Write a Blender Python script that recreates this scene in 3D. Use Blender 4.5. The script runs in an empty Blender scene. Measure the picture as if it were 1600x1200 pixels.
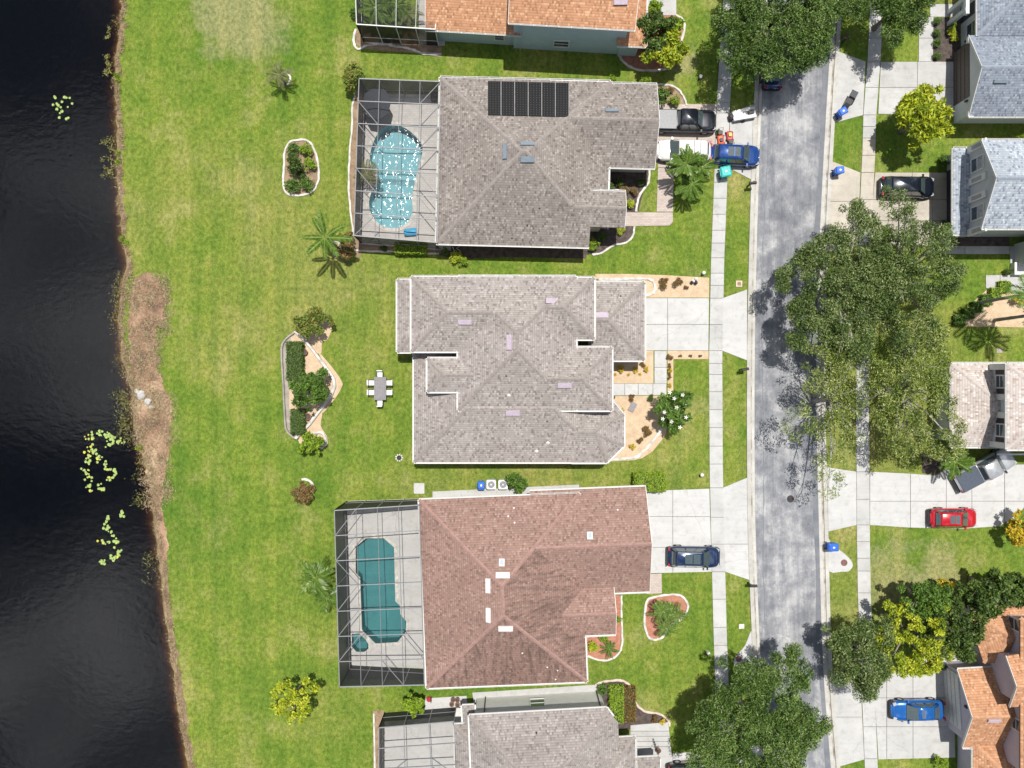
import bpy, math, random
import numpy as np
from mathutils import Vector, Matrix
from mathutils.geometry import tessellate_polygon

# ---------------------------------------------------------------- camera, light
S = 17.3                      # photograph pixels per metre on the ground
H = 1109.0 / S                # height of the drone above the ground, metres
sc = bpy.context.scene
C = sc.collection
cam_d = bpy.data.cameras.new('camera'); cam = bpy.data.objects.new('camera', cam_d); C.objects.link(cam)
cam_d.sensor_width = 36; cam_d.lens = 1109.0 / 1600 * 36
cam_d.clip_start = 0.5; cam_d.clip_end = 3000
cam.location = (0, 0, H); cam.rotation_euler = (0, 0, 0)
sc.camera = cam

SUN = Vector((0.083, 0.273, 1)).normalized()
w = bpy.data.worlds.new('World'); sc.world = w; w.use_nodes = True
nt = w.node_tree; nt.nodes.clear()
wo = nt.nodes.new('ShaderNodeOutputWorld'); bg = nt.nodes.new('ShaderNodeBackground')
sky = nt.nodes.new('ShaderNodeTexSky'); sky.sky_type = 'NISHITA'; sky.sun_disc = False
sky.sun_elevation = math.asin(SUN.z); sky.sun_rotation = math.atan2(SUN.x, SUN.y)
sky.air_density = 1.0; sky.dust_density = 1.5; sky.ozone_density = 1.0
# scattered fair-weather clouds, spread evenly over the whole sky
tc = nt.nodes.new('ShaderNodeTexCoord'); sep = nt.nodes.new('ShaderNodeSeparateXYZ')
nt.links.new(tc.outputs['Generated'], sep.inputs[0])
zc = nt.nodes.new('ShaderNodeMath'); zc.operation = 'ADD'; zc.inputs[1].default_value = 0.3
zp = nt.nodes.new('ShaderNodeMath'); zp.operation = 'MAXIMUM'; zp.inputs[1].default_value = 0.0
nt.links.new(sep.outputs[2], zp.inputs[0]); nt.links.new(zp.outputs[0], zc.inputs[0])
dx = nt.nodes.new('ShaderNodeMath'); dx.operation = 'DIVIDE'; dy = nt.nodes.new('ShaderNodeMath'); dy.operation = 'DIVIDE'
nt.links.new(sep.outputs[0], dx.inputs[0]); nt.links.new(zc.outputs[0], dx.inputs[1])
nt.links.new(sep.outputs[1], dy.inputs[0]); nt.links.new(zc.outputs[0], dy.inputs[1])
cmb = nt.nodes.new('ShaderNodeCombineXYZ'); nt.links.new(dx.outputs[0], cmb.inputs[0]); nt.links.new(dy.outputs[0], cmb.inputs[1]); cmb.inputs[2].default_value = 5.1
cn = nt.nodes.new('ShaderNodeTexNoise'); cn.inputs['Scale'].default_value = 4.2; cn.inputs['Detail'].default_value = 4; cn.inputs['Roughness'].default_value = 0.5
nt.links.new(cmb.outputs[0], cn.inputs['Vector'])
cr = nt.nodes.new('ShaderNodeValToRGB'); cr.color_ramp.elements[0].position = 0.50; cr.color_ramp.elements[1].position = 0.72
cr.color_ramp.interpolation = 'EASE'
nt.links.new(cn.outputs['Fac'], cr.inputs[0])
cm = nt.nodes.new('ShaderNodeMixRGB'); cm.inputs[2].default_value = (26, 26.4, 27.2, 1)
hz = nt.nodes.new('ShaderNodeMapRange'); hz.interpolation_type = 'SMOOTHSTEP'; hz.inputs['From Min'].default_value = 0.0; hz.inputs['From Max'].default_value = 0.25
nt.links.new(sep.outputs[2], hz.inputs[0]); hm_ = nt.nodes.new('ShaderNodeMath'); hm_.operation = 'MULTIPLY'
nt.links.new(cr.outputs[0], hm_.inputs[0]); nt.links.new(hz.outputs[0], hm_.inputs[1]); nt.links.new(hm_.outputs[0], cm.inputs[0]); nt.links.new(sky.outputs[0], cm.inputs[1])
nt.links.new(cm.outputs[0], bg.inputs[0]); bg.inputs[1].default_value = 0.055
nt.links.new(bg.outputs[0], wo.inputs[0])

sun_d = bpy.data.lights.new('sun', 'SUN'); sun_d.energy = 4.7; sun_d.angle = math.radians(0.5); sun_d.color = (1, 0.955, 0.88)
sun = bpy.data.objects.new('sun', sun_d); C.objects.link(sun)
sun.rotation_euler = SUN.to_track_quat('Z', 'Y').to_euler(); sun.location = (10, 30, 120)
sc.view_settings.view_transform = 'Standard'; sc.view_settings.look = 'None'
sc.view_settings.exposure = 0.22; sc.view_settings.gamma = 1.0; sc.view_settings.use_curve_mapping = False
sc.cycles.max_bounces = 6; sc.cycles.transparent_max_bounces = 12
sc.cycles.diffuse_bounces = 2; sc.cycles.glossy_bounces = 2; sc.cycles.transmission_bounces = 3; sc.cycles.volume_bounces = 0
sc.cycles.sample_clamp_indirect = 4; sc.cycles.caustics_reflective = False; sc.cycles.caustics_refractive = False
sc.cycles.use_denoising = True

# ---------------------------------------------------------------- helpers
rnd = random.Random(7)
def P(px, py, z=0.0):
    k = (1 - z / H) / S
    return Vector(((px - 800) * k, (600 - py) * k, z))
def tag(o, label=None, cat=None, group=None, kind=None):
    if label: o['label'] = label
    if cat: o['category'] = cat
    if group: o['group'] = group
    if kind: o['kind'] = kind
    return o
def empty(name, loc, label=None, cat=None, group=None):
    o = bpy.data.objects.new(name, None); C.objects.link(o); o.location = loc
    o.empty_display_size = 0.3
    return tag(o, label, cat, group)
def wloc(o):
    v = Vector((0, 0, 0))
    while o is not None: v = v + o.location; o = o.parent
    return v
def link(name, me, m, parent=None, loc=None):
    if m is not None and not me.materials: me.materials.append(m)
    o = bpy.data.objects.new(name, me); C.objects.link(o)
    if parent is not None: o.parent = parent
    if loc is not None: o.location = loc
    return o
class MB:
    def __init__(s): s.v = []; s.f = []; s.uv = []
    def add(s, vs, fs, uvs=None):
        b = len(s.v); s.v += [tuple(q) for q in vs]
        for i, f in enumerate(fs):
            s.f.append(tuple(b + q for q in f)); s.uv.append(uvs[i] if uvs else None)
        return s
    def box(s, c, d, rz=0.0):
        cx, cy, cz = c; hx, hy, hz = d[0] / 2, d[1] / 2, d[2] / 2
        co, si = math.cos(rz), math.sin(rz); vs = []
        for z in (-hz, hz):
            for x, y in ((-hx, -hy), (hx, -hy), (hx, hy), (-hx, hy)):
                vs.append((cx + x * co - y * si, cy + x * si + y * co, cz + z))
        return s.add(vs, [(3, 2, 1, 0), (4, 5, 6, 7), (0, 1, 5, 4), (1, 2, 6, 5), (2, 3, 7, 6), (3, 0, 4, 7)])
    def prism(s, poly, z0, z1):
        n = len(poly)
        if sum(poly[i][0] * poly[(i + 1) % n][1] - poly[(i + 1) % n][0] * poly[i][1] for i in range(n)) < 0: poly = poly[::-1]
        vs = [(p[0], p[1], z0) for p in poly] + [(p[0], p[1], z1) for p in poly]
        fs = [tuple(range(n))[::-1], tuple(range(n, 2 * n))] + [(i, (i + 1) % n, n + (i + 1) % n, n + i) for i in range(n)]
        return s.add(vs, fs)
    def bar(s, a, b, wd, ht, up=Vector((0, 0, 1))):
        a = Vector(a); b = Vector(b); d = (b - a)
        if d.length < 1e-6: return s
        d.normalize(); sd = d.cross(up)
        if sd.length < 1e-3: sd = d.cross(Vector((1, 0, 0)))
        sd.normalize(); u = sd.cross(d); vs = []
        for q in (a, b):
            for x, y in ((-1, -1), (1, -1), (1, 1), (-1, 1)): vs.append(q + sd * (x * wd / 2) + u * (y * ht / 2))
        return s.add(vs, [(0, 1, 2, 3), (7, 6, 5, 4), (0, 4, 5, 1), (1, 5, 6, 2), (2, 6, 7, 3), (3, 7, 4, 0)])
    def tube(s, pts, rs, n=6):
        b0 = []; vs = []; fs = []
        for i, p in enumerate(pts):
            p = Vector(p); d = (Vector(pts[min(i + 1, len(pts) - 1)]) - Vector(pts[max(i - 1, 0)])).normalized()
            sd = d.cross(Vector((0, 0, 1)))
            if sd.length < 0.05: sd = d.cross(Vector((1, 0, 0)))
            sd.normalize(); u = sd.cross(d)
            for k in range(n):
                t = 2 * math.pi * k / n; vs.append(p + (sd * math.cos(t) + u * math.sin(t)) * rs[i])
        for i in range(len(pts) - 1):
            for k in range(n): fs.append((i * n + k, i * n + (k + 1) % n, (i + 1) * n + (k + 1) % n, (i + 1) * n + k))
        fs.append(tuple(range(n))[::-1]); fs.append(tuple((len(pts) - 1) * n + k for k in range(n)))
        return s.add(vs, fs)
    def lathe(s, c, prof, n=16):
        vs = []; fs = []; m = len(prof)
        for k in range(n):
            t = 2 * math.pi * k / n
            for r, z in prof: vs.append((c[0] + r * math.cos(t), c[1] + r * math.sin(t), c[2] + z))
        for k in range(n):
            for j in range(m - 1): fs.append((k * m + j, ((k + 1) % n) * m + j, ((k + 1) % n) * m + j + 1, k * m + j + 1))
        return s.add(vs, fs)
    def mesh(s, name, off=Vector((0, 0, 0)), smooth=False):
        me = bpy.data.meshes.new(name)
        me.from_pydata([(x - off.x, y - off.y, z - off.z) for x, y, z in s.v], [], s.f)
        if any(u is not None for u in s.uv):
            ul = me.uv_layers.new(name='UVMap'); k = 0
            for f, u in zip(s.f, s.uv):
                for j in range(len(f)):
                    ul.data[k].uv = u[j] if u is not None else (0, 0); k += 1
        if smooth: me.polygons.foreach_set('use_smooth', [True] * len(me.polygons))
        me.update(); return me
    def build(s, name, m, parent=None, smooth=False, loc=None):
        # vertices are in world space; the object's origin sits at its parent's origin (or at loc)
        off = wloc(parent) if parent is not None else (Vector(loc) if loc is not None else Vector((0, 0, 0)))
        return link(name, s.mesh(name, off, smooth), m, parent, loc if parent is None else None)

def spline(pts, n=6, closed=True):
    out = []; N = len(pts)
    for i in range(N if closed else N - 1):
        g = lambda k: pts[k % N] if closed else pts[max(0, min(N - 1, k))]
        p0, p1, p2, p3 = g(i - 1), g(i), g(i + 1), g(i + 2)
        for j in range(n):
            t = j / n
            out.append(tuple(0.5 * (2 * p1[a] + (p2[a] - p0[a]) * t + (2 * p0[a] - 5 * p1[a] + 4 * p2[a] - p3[a]) * t * t + (3 * p1[a] - p0[a] - 3 * p2[a] + p3[a]) * t ** 3) for a in (0, 1)))
    if not closed: out.append(tuple(pts[-1]))
    return out
def W2(pts, z=0.0): return [tuple(P(x, y, z)[:2]) for x, y in pts]
def clip(poly, nx, ny, c):
    # keep nx*x+ny*y <= c
    out = []; n = len(poly)
    for i in range(n):
        a, b = poly[i], poly[(i + 1) % n]; da = nx * a[0] + ny * a[1] - c; db = nx * b[0] + ny * b[1] - c
        if da <= 0: out.append(a)
        if da * db < 0:
            t = da / (da - db); out.append((a[0] + (b[0] - a[0]) * t, a[1] + (b[1] - a[1]) * t))
    return out if len(out) >= 3 else []
def area(p): return 0.5 * sum(p[i][0] * p[(i + 1) % len(p)][1] - p[(i + 1) % len(p)][0] * p[i][1] for i in range(len(p))) if p else 0
def fill(name, m, outer, holes=(), z=0.0, parent=None):
    # flat sheet, world xy outlines
    loops = [[Vector((x, y, 0)) for x, y in outer]] + [[Vector((x, y, 0)) for x, y in h] for h in holes]
    tris = tessellate_polygon(loops); vs = [v for l in loops for v in l]
    b = MB(); fs = []
    for t in tris:
        a, bb, c = (vs[i] for i in t)
        fs.append(t if (bb - a).cross(c - a).z > 0 else t[::-1])
    b.add([(v.x, v.y, z) for v in vs], fs)
    return b.build(name, m, parent)

# ---------------------------------------------------------------- materials
def newmat(name):
    m = bpy.data.materials.new(name); m.use_nodes = True; t = m.node_tree
    return m, t, t.nodes['Principled BSDF']
def N(t, kind, **kw):
    n = t.nodes.new(kind)
    for k, v in kw.items():
        if k in n.inputs: n.inputs[k].default_value = v
        else: setattr(n, k, v)
    return n
def ramp(t, src, stops):
    r = N(t, 'ShaderNodeValToRGB'); e = r.color_ramp.elements
    while len(e) < len(stops): e.new(0.5)
    for q, (p, c) in zip(e, stops): q.position = p; q.color = (*c, 1)
    t.links.new(src, r.inputs[0]); return r.outputs[0]
def coords(t, scale=(1, 1, 1), obj=False):
    if obj: src = N(t, 'ShaderNodeTexCoord').outputs['Object']
    else: src = N(t, 'ShaderNodeNewGeometry').outputs['Position']
    mp = N(t, 'ShaderNodeMapping'); mp.inputs['Scale'].default_value = scale
    t.links.new(src, mp.inputs['Vector']); return mp.outputs[0]
def noise(t, vec, scale, detail=4, rough=0.55):
    n = N(t, 'ShaderNodeTexNoise', Scale=scale, Detail=detail, Roughness=rough); t.links.new(vec, n.inputs['Vector']); return n.outputs['Fac']
def mix(t, f, a, b, mode='MIX'):
    n = N(t, 'ShaderNodeMixRGB', blend_type=mode)
    for s_, v in ((0, f), (1, a), (2, b)):
        if hasattr(v, 'is_linked') or isinstance(v, bpy.types.NodeSocket): t.links.new(v, n.inputs[s_])
        elif s_ == 0: n.inputs[0].default_value = v
        else: n.inputs[s_].default_value = (*v, 1)
    return n.outputs[0]
def bump(t, bs, h, strength=0.3, dist=0.02):
    b = N(t, 'ShaderNodeBump'); b.inputs['Strength'].default_value = strength; b.inputs['Distance'].default_value = dist
    t.links.new(h, b.inputs['Height']); t.links.new(b.outputs[0], bs.inputs['Normal'])
def plain(name, col, rough=0.6, metal=0.0, var=0.12, scale=6.0, spec=0.4, coat=0.0, rand=0.0):
    m, t, b = newmat(name)
    f = noise(t, coords(t), scale, 3)
    d = tuple(c * (1 - var) for c in col); l = tuple(min(1, c * (1 + var)) for c in col)
    c = ramp(t, f, [(0.3, d), (0.7, l)])
    if rand:
        oi = N(t, 'ShaderNodeObjectInfo').outputs['Random']
        c = mix(t, 1.0, c, ramp(t, oi, [(0, (1 - rand,) * 3), (1, (1 + rand * 0.3,) * 3)]), 'MULTIPLY')
    t.links.new(c, b.inputs['Base Color'])
    b.inputs['Roughness'].default_value = rough; b.inputs['Metallic'].default_value = metal
    b.inputs['Specular IOR Level'].default_value = spec; b.inputs['Coat Weight'].default_value = coat; b.inputs['Coat Roughness'].default_value = 0.06
    return m
M = {}
def m_grass():
    m, t, b = newmat('lawn_grass'); v = coords(t)
    big = noise(t, v, 0.045, 4, 0.6); mid = noise(t, v, 0.28, 6, 0.68); fine = noise(t, coords(t, (1, 0.75, 1)), 3.2, 6, 0.75); micro = noise(t, v, 15, 3, 0.7)
    mow = noise(t, coords(t, (0.9, 0.05, 1)), 0.9, 3, 0.55)
    c1 = ramp(t, mid, [(0.36, (0.068, 0.140, 0.018)), (0.47, (0.122, 0.188, 0.026)), (0.55, (0.180, 0.215, 0.042)), (0.66, (0.285, 0.270, 0.105))])
    c2 = ramp(t, big, [(0.38, (0.082, 0.160, 0.018)), (0.48, (0.135, 0.200, 0.026)), (0.56, (0.182, 0.215, 0.042)), (0.64, (0.240, 0.235, 0.075))])
    c = mix(t, 0.5, c1, c2)
    pat = noise(t, coords(t), 0.09, 7, 0.72)
    c = mix(t, ramp(t, pat, [(0.58, (0, 0, 0)), (0.72, (0.5, 0.5, 0.5))]), c, (0.330, 0.305, 0.130))
    for (dpx, dpy, dr) in ((372, 20, 4.4), (1478, 893, 2.4), (1385, 925, 3.4), (1060, 95, 2.0)):
        vd = N(t, 'ShaderNodeVectorMath', operation='DISTANCE'); vd.inputs[1].default_value = P(dpx, dpy); t.links.new(coords(t), vd.inputs[0])
        mm = N(t, 'ShaderNodeMath', operation='MULTIPLY_ADD'); t.links.new(pat, mm.inputs[0]); mm.inputs[1].default_value = dr * 5.0; mm.inputs[2].default_value = -dr * 2.5
        ad = N(t, 'ShaderNodeMath', operation='ADD'); t.links.new(vd.outputs['Value'], ad.inputs[0]); t.links.new(mm.outputs[0], ad.inputs[1])
        mr = N(t, 'ShaderNodeMapRange', interpolation_type='SMOOTHSTEP'); t.links.new(ad.outputs[0], mr.inputs[0])
        mr.inputs['From Min'].default_value = dr * 0.4; mr.inputs['From Max'].default_value = dr * 1.15; mr.inputs['To Min'].default_value = 0.5; mr.inputs['To Max'].default_value = 0.0
        c = mix(t, mr.outputs[0], c, (0.33, 0.285, 0.165))
    c = mix(t, 0.9, c, ramp(t, fine, [(0.34, (0.52, 0.55, 0.46)), (0.5, (0.98, 0.98, 0.95)), (0.66, (1.48, 1.40, 1.5))]), 'MULTIPLY')
    c = mix(t, 0.7, c, ramp(t, micro, [(0.34, (0.5, 0.53, 0.48)), (0.66, (1.42, 1.40, 1.4))]), 'MULTIPLY')
    c = mix(t, 0.4, c, ramp(t, mow, [(0.38, (0.72, 0.84, 0.8)), (0.62, (1.22, 1.12, 1.15))]), 'MULTIPLY')
    t.links.new(c, b.inputs['Base Color']); b.inputs['Roughness'].default_value = 0.9; b.inputs['Specular IOR Level'].default_value = 0.15
    wv = N(t, 'ShaderNodeTexWave', wave_type='BANDS', bands_direction='X', Scale=0.21, Distortion=2.2, Detail=3.0); wv.inputs['Detail Scale'].default_value = 0.35; t.links.new(coords(t), wv.inputs['Vector'])
    c = mix(t, 0.22, c, ramp(t, wv.outputs['Fac'], [(0.3, (0.80, 0.86, 0.84)), (0.7, (1.16, 1.10, 1.12))]), 'MULTIPLY'); t.links.new(c, b.inputs['Base Color'])
    h = mix(t, 0.5, micro, fine); bump(t, b, h, 0.9, 0.09); return m
def m_ground(name, stops, scale, fine=18, bs=0.5, bd=0.03, rough=0.9, fs=(0.7, 1.25)):
    m, t, b = newmat(name); v = coords(t)
    c = ramp(t, noise(t, v, scale, 5, 0.65), stops)
    fn = noise(t, v, fine, 4, 0.75)
    c = mix(t, 0.8, c, ramp(t, fn, [(0.3, (fs[0],) * 3), (0.7, (fs[1],) * 3)]), 'MULTIPLY')
    t.links.new(c, b.inputs['Base Color']); b.inputs['Roughness'].default_value = rough; b.inputs['Specular IOR Level'].default_value = 0.2
    bump(t, b, fn, bs, bd); return m
def m_concrete(name, lo, hi, tint=0.10):
    m, t, b = newmat(name); v = coords(t)
    c = ramp(t, noise(t, v, 0.5, 6, 0.65), [(0.32, lo), (0.66, hi)])
    st = noise(t, coords(t, (1, 1, 1)), 1.6, 5, 0.7)
    c = mix(t, 0.5, c, ramp(t, st, [(0.32, (0.70, 0.69, 0.66)), (0.48, (1, 1, 1))]), 'MULTIPLY')
    ty = noise(t, coords(t, (0.12, 1.4, 1)), 1.5, 5, 0.7); c = mix(t, 0.5, c, ramp(t, ty, [(0.34, (0.86, 0.855, 0.84)), (0.5, (1, 1, 1))]), 'MULTIPLY')
    fn = noise(t, v, 30, 3, 0.7); c = mix(t, 0.4, c, ramp(t, fn, [(0.3, (0.82,) * 3), (0.7, (1.1,) * 3)]), 'MULTIPLY')
    oi = N(t, 'ShaderNodeObjectInfo').outputs['Random']
    c = mix(t, 1.0, c, ramp(t, oi, [(0, (1 - tint, 1 - tint, 1 - tint * 1.1)), (1, (1.0, 1.0, 1.0))]), 'MULTIPLY')
    # hairline cracks
    vo = N(t, 'ShaderNodeTexVoronoi', feature='DISTANCE_TO_EDGE', Scale=0.13); wv = N(t, 'ShaderNodeVectorMath', operation='ADD')
    ns = N(t, 'ShaderNodeTexNoise', Scale=0.8, Detail=3.0); t.links.new(v, ns.inputs['Vector']); t.links.new(v, wv.inputs[0]); t.links.new(ns.outputs['Color'], wv.inputs[1])
    t.links.new(wv.outputs[0], vo.inputs['Vector'])
    c = mix(t, 1.0, c, ramp(t, vo.outputs['Distance'], [(0.001, (0.80, 0.79, 0.77)), (0.0035, (1, 1, 1))]), 'MULTIPLY')
    t.links.new(c, b.inputs['Base Color']); b.inputs['Roughness'].default_value = 0.85; b.inputs['Specular IOR Level'].default_value = 0.2
    bump(t, b, fn, 0.3, 0.01); return m
def m_asphalt():
    m, t, b = newmat('asphalt'); v = coords(t)
    st = noise(t, coords(t, (1.3, 0.05, 1)), 1.4, 6, 0.7); cl = noise(t, v, 0.22, 6, 0.7); bl = noise(t, coords(t, (1, 0.7, 1)), 0.7, 7, 0.74)
    c = ramp(t, mix(t, 0.5, cl, bl), [(0.39, (0.125, 0.132, 0.152)), (0.5, (0.215, 0.222, 0.240)), (0.60, (0.370, 0.372, 0.378))])
    c = mix(t, 0.45, c, ramp(t, st, [(0.36, (0.55, 0.58, 0.66)), (0.5, (1.0, 1.0, 1.0)), (0.64, (1.38, 1.36, 1.32))]), 'MULTIPLY')
    fn = noise(t, v, 26, 3, 0.8); c = mix(t, 0.6, c, ramp(t, fn, [(0.3, (0.7,) * 3), (0.7, (1.28,) * 3)]), 'MULTIPLY')
    vo = N(t, 'ShaderNodeTexVoronoi', feature='DISTANCE_TO_EDGE', Scale=0.16)
    ns = N(t, 'ShaderNodeTexNoise', Scale=0.6, Detail=4.0); t.links.new(v, ns.inputs['Vector']); av = N(t, 'ShaderNodeVectorMath', operation='ADD')
    t.links.new(v, av.inputs[0]); t.links.new(ns.outputs['Color'], av.inputs[1]); t.links.new(av.outputs[0], vo.inputs['Vector'])
    c = mix(t, 1.0, c, ramp(t, vo.outputs['Distance'], [(0.001, (1.4, 1.38, 1.35)), (0.0035, (1, 1, 1))]), 'MULTIPLY')
    t.links.new(c, b.inputs['Base Color']); b.inputs['Roughness'].default_value = 0.9; b.inputs['Specular IOR Level'].default_value = 0.2
    bump(t, b, fn, 0.5, 0.012); return m
def m_shingle(name, dark, mid, light, grime=0.25, gcol=(0.05, 0.045, 0.045), gr=(0.55, 0.78)):
    m, t, b = newmat(name)
    uv = N(t, 'ShaderNodeTexCoord').outputs['UV']; sp = N(t, 'ShaderNodeSeparateXYZ'); t.links.new(uv, sp.inputs[0])
    def mth(op, a, b_=None):
        n = N(t, 'ShaderNodeMath', operation=op)
        for i, q in enumerate((a, b_)):
            if q is None: continue
            if isinstance(q, (int, float)): n.inputs[i].default_value = q
            else: t.links.new(q, n.inputs[i])
        return n.outputs[0]
    vr = mth('DIVIDE', sp.outputs[1], 0.20); row = mth('FLOOR', vr); fr = mth('FRACT', vr)
    wn0 = N(t, 'ShaderNodeTexWhiteNoise', noise_dimensions='1D'); t.links.new(row, wn0.inputs['W'])
    ur = mth('DIVIDE', mth('ADD', sp.outputs[0], wn0.outputs['Value']), 0.15); col = mth('FLOOR', ur)
    cb = N(t, 'ShaderNodeCombineXYZ'); t.links.new(col, cb.inputs[0]); t.links.new(row, cb.inputs[1])
    wn = N(t, 'ShaderNodeTexWhiteNoise', noise_dimensions='2D'); t.links.new(cb.outputs[0], wn.inputs['Vector'])
    c = ramp(t, wn.outputs['Value'], [(0.0, dark), (0.25, mid), (0.78, mid), (1.0, light)])
    big = noise(t, coords(t), 0.35, 5, 0.65)
    c = mix(t, 0.45, c, ramp(t, big, [(0.32, (0.72, 0.70, 0.70)), (0.66, (1.22, 1.22, 1.22))]), 'MULTIPLY')
    # run-off streaks down the slope
    mp = N(t, 'ShaderNodeMapping'); mp.inputs['Scale'].default_value = (2.6, 0.42, 1); t.links.new(uv, mp.inputs['Vector'])
    sk = noise(t, mp.outputs[0], 1.0, 5, 0.7)
    c = mix(t, ramp(t, sk, [(gr[0], (0, 0, 0)), (gr[1], (grime,) * 3)]), c, gcol)
    edge = ramp(t, fr, [(0.0, (0.55,) * 3), (0.30, (1.0,) * 3), (1.0, (1.08,) * 3)]); c = mix(t, 0.75, c, edge, 'MULTIPLY')  # shadow line along each shingle course, painted into the colour
    t.links.new(c, b.inputs['Base Color']); b.inputs['Roughness'].default_value = 0.92; b.inputs['Specular IOR Level'].default_value = 0.15
    hh = mix(t, 0.5, wn.outputs['Value'], fr); bump(t, b, hh, 0.45, 0.02); return m
def m_leaf(name, cols, trans=0.16, rough=0.55):
    m, t, b = newmat(name)
    at = N(t, 'ShaderNodeAttribute'); at.attribute_name = 'tint'
    n = len(cols); c = ramp(t, at.outputs['Fac'], [(i / (n - 1), q) for i, q in enumerate(cols)])
    t.links.new(c, b.inputs['Base Color']); b.inputs['Roughness'].default_value = rough; b.inputs['Specular IOR Level'].default_value = 0.35
    tr = N(t, 'ShaderNodeBsdfTranslucent'); t.links.new(mix(t, 1.0, c, (1.25, 1.35, 0.6), 'MULTIPLY'), tr.inputs[0])
    ms = N(t, 'ShaderNodeMixShader'); ms.inputs[0].default_value = trans
    t.links.new(b.outputs[0], ms.inputs[1]); t.links.new(tr.outputs[0], ms.inputs[2])
    t.links.new(ms.outputs[0], t.nodes['Material Output'].inputs[0]); return m
def m_screen(name, fac, col=(0.008, 0.009, 0.013)):
    m, t, b = newmat(name); b.inputs['Base Color'].default_value = (*col, 1); b.inputs['Roughness'].default_value = 0.6
    tr = N(t, 'ShaderNodeBsdfTransparent'); ms = N(t, 'ShaderNodeMixShader')
    f = noise(t, coords(t), 1.2, 3); mr = N(t, 'ShaderNodeMapRange'); t.links.new(f, mr.inputs[0])
    mr.inputs['To Min'].default_value = fac * 0.92; mr.inputs['To Max'].default_value = fac * 1.08
    t.links.new(mr.outputs[0], ms.inputs[0]); t.links.new(tr.outputs[0], ms.inputs[1]); t.links.new(b.outputs[0], ms.inputs[2])
    t.links.new(ms.outputs[0], t.nodes['Material Output'].inputs[0]); return m
def m_water(name, tint, scale, strength, rough, stretch=(1, 1, 1), volume=None, gl=1.0, ior=1.33):
    m, t, b = newmat(name); t.nodes.remove(b); out = t.nodes['Material Output']
    tr = N(t, 'ShaderNodeBsdfTransparent'); tr.inputs[0].default_value = (*tint, 1)
    g = N(t, 'ShaderNodeBsdfGlossy'); g.inputs['Roughness'].default_value = rough; g.inputs[0].default_value = (gl, gl, gl, 1)
    v = coords(t, stretch); n1 = noise(t, v, scale, 3, 0.5)
    bp = N(t, 'ShaderNodeBump'); bp.inputs['Strength'].default_value = 1.0; bp.inputs['Distance'].default_value = strength
    t.links.new(n1, bp.inputs['Height']); t.links.new(bp.outputs[0], g.inputs['Normal'])
    fr = N(t, 'ShaderNodeFresnel'); fr.inputs[0].default_value = ior; t.links.new(bp.outputs[0], fr.inputs['Normal'])
    ms = N(t, 'ShaderNodeMixShader'); t.links.new(fr.outputs[0], ms.inputs[0]); t.links.new(tr.outputs[0], ms.inputs[1]); t.links.new(g.outputs[0], ms.inputs[2])
    t.links.new(ms.outputs[0], out.inputs[0])
    if volume:
        va = N(t, 'ShaderNodeVolumeAbsorption'); va.inputs[0].default_value = (*volume[0], 1); va.inputs[1].default_value = volume[1]
        t.links.new(va.outputs[0], out.inputs[1])
    return m
def m_brick(name, c1, c2, mortar, w_, h_, msize=0.012, rot=0.0):
    m, t, b = newmat(name); v = coords(t)
    br = N(t, 'ShaderNodeTexBrick'); br.inputs['Color1'].default_value = (*c1, 1); br.inputs['Color2'].default_value = (*c2, 1); br.inputs['Mortar'].default_value = (*mortar, 1)
    br.inputs['Scale'].default_value = 1; br.inputs['Brick Width'].default_value = w_; br.inputs['Row Height'].default_value = h_; br.inputs['Mortar Size'].default_value = msize
    t.links.new(v, br.inputs['Vector'])
    c = mix(t, 0.5, br.outputs['Color'], ramp(t, noise(t, v, 0.9, 5, 0.7), [(0.3, (0.78,) * 3), (0.7, (1.15,) * 3)]), 'MULTIPLY')
    t.links.new(c, b.inputs['Base Color']); b.inputs['Roughness'].default_value = 0.85; return m
def m_paint(name, col, metal=0.3, rough=0.25, coat=1.0):
    m, t, b = newmat(name)
    c = ramp(t, noise(t, coords(t), 3, 3), [(0.3, tuple(x * 0.9 for x in col)), (0.7, col)])
    t.links.new(c, b.inputs['Base Color']); b.inputs['Metallic'].default_value = metal; b.inputs['Roughness'].default_value = rough
    b.inputs['Coat Weight'].default_value = coat; b.inputs['Coat Roughness'].default_value = 0.05; return m

M['grass'] = m_grass()
M['mud'] = m_ground('shore_mud', [(0.3, (0.11, 0.072, 0.045)), (0.5, (0.235, 0.165, 0.105)), (0.7, (0.37, 0.285, 0.185))], 0.7, 14, 0.8, 0.05)
M['thatch'] = m_ground('dead_thatch', [(0.34, (0.13, 0.085, 0.065)), (0.47, (0.30, 0.19, 0.125)), (0.56, (0.40, 0.265, 0.18)), (0.68, (0.46, 0.36, 0.235))], 0.35, 9, 0.9, 0.06, fs=(0.55, 1.3))
M['mulch_dark'] = m_ground('dark_mulch', [(0.3, (0.045, 0.035, 0.032)), (0.7, (0.13, 0.105, 0.095))], 2.5, 20, 0.9, 0.04)
M['mulch_red'] = m_ground('red_mulch', [(0.3, (0.30, 0.125, 0.085)), (0.7, (0.46, 0.22, 0.155))], 2.5, 20, 0.8, 0.03)
M['gravel'] = m_ground('tan_gravel', [(0.3, (0.47, 0.345, 0.225)), (0.7, (0.62, 0.485, 0.345))], 1.4, 14, 0.9, 0.03, fs=(0.68, 1.15))
M['soil'] = m_ground('bed_soil', [(0.3, (0.17, 0.115, 0.075)), (0.7, (0.36, 0.265, 0.175))], 1.6, 16, 0.8, 0.03)
M['greystone'] = m_ground('grey_stones', [(0.3, (0.24, 0.215, 0.185)), (0.7, (0.38, 0.35, 0.31))], 1.6, 14, 0.8, 0.03)
M['concrete'] = m_concrete('concrete', (0.41, 0.41, 0.408), (0.50, 0.50, 0.497))
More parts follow.
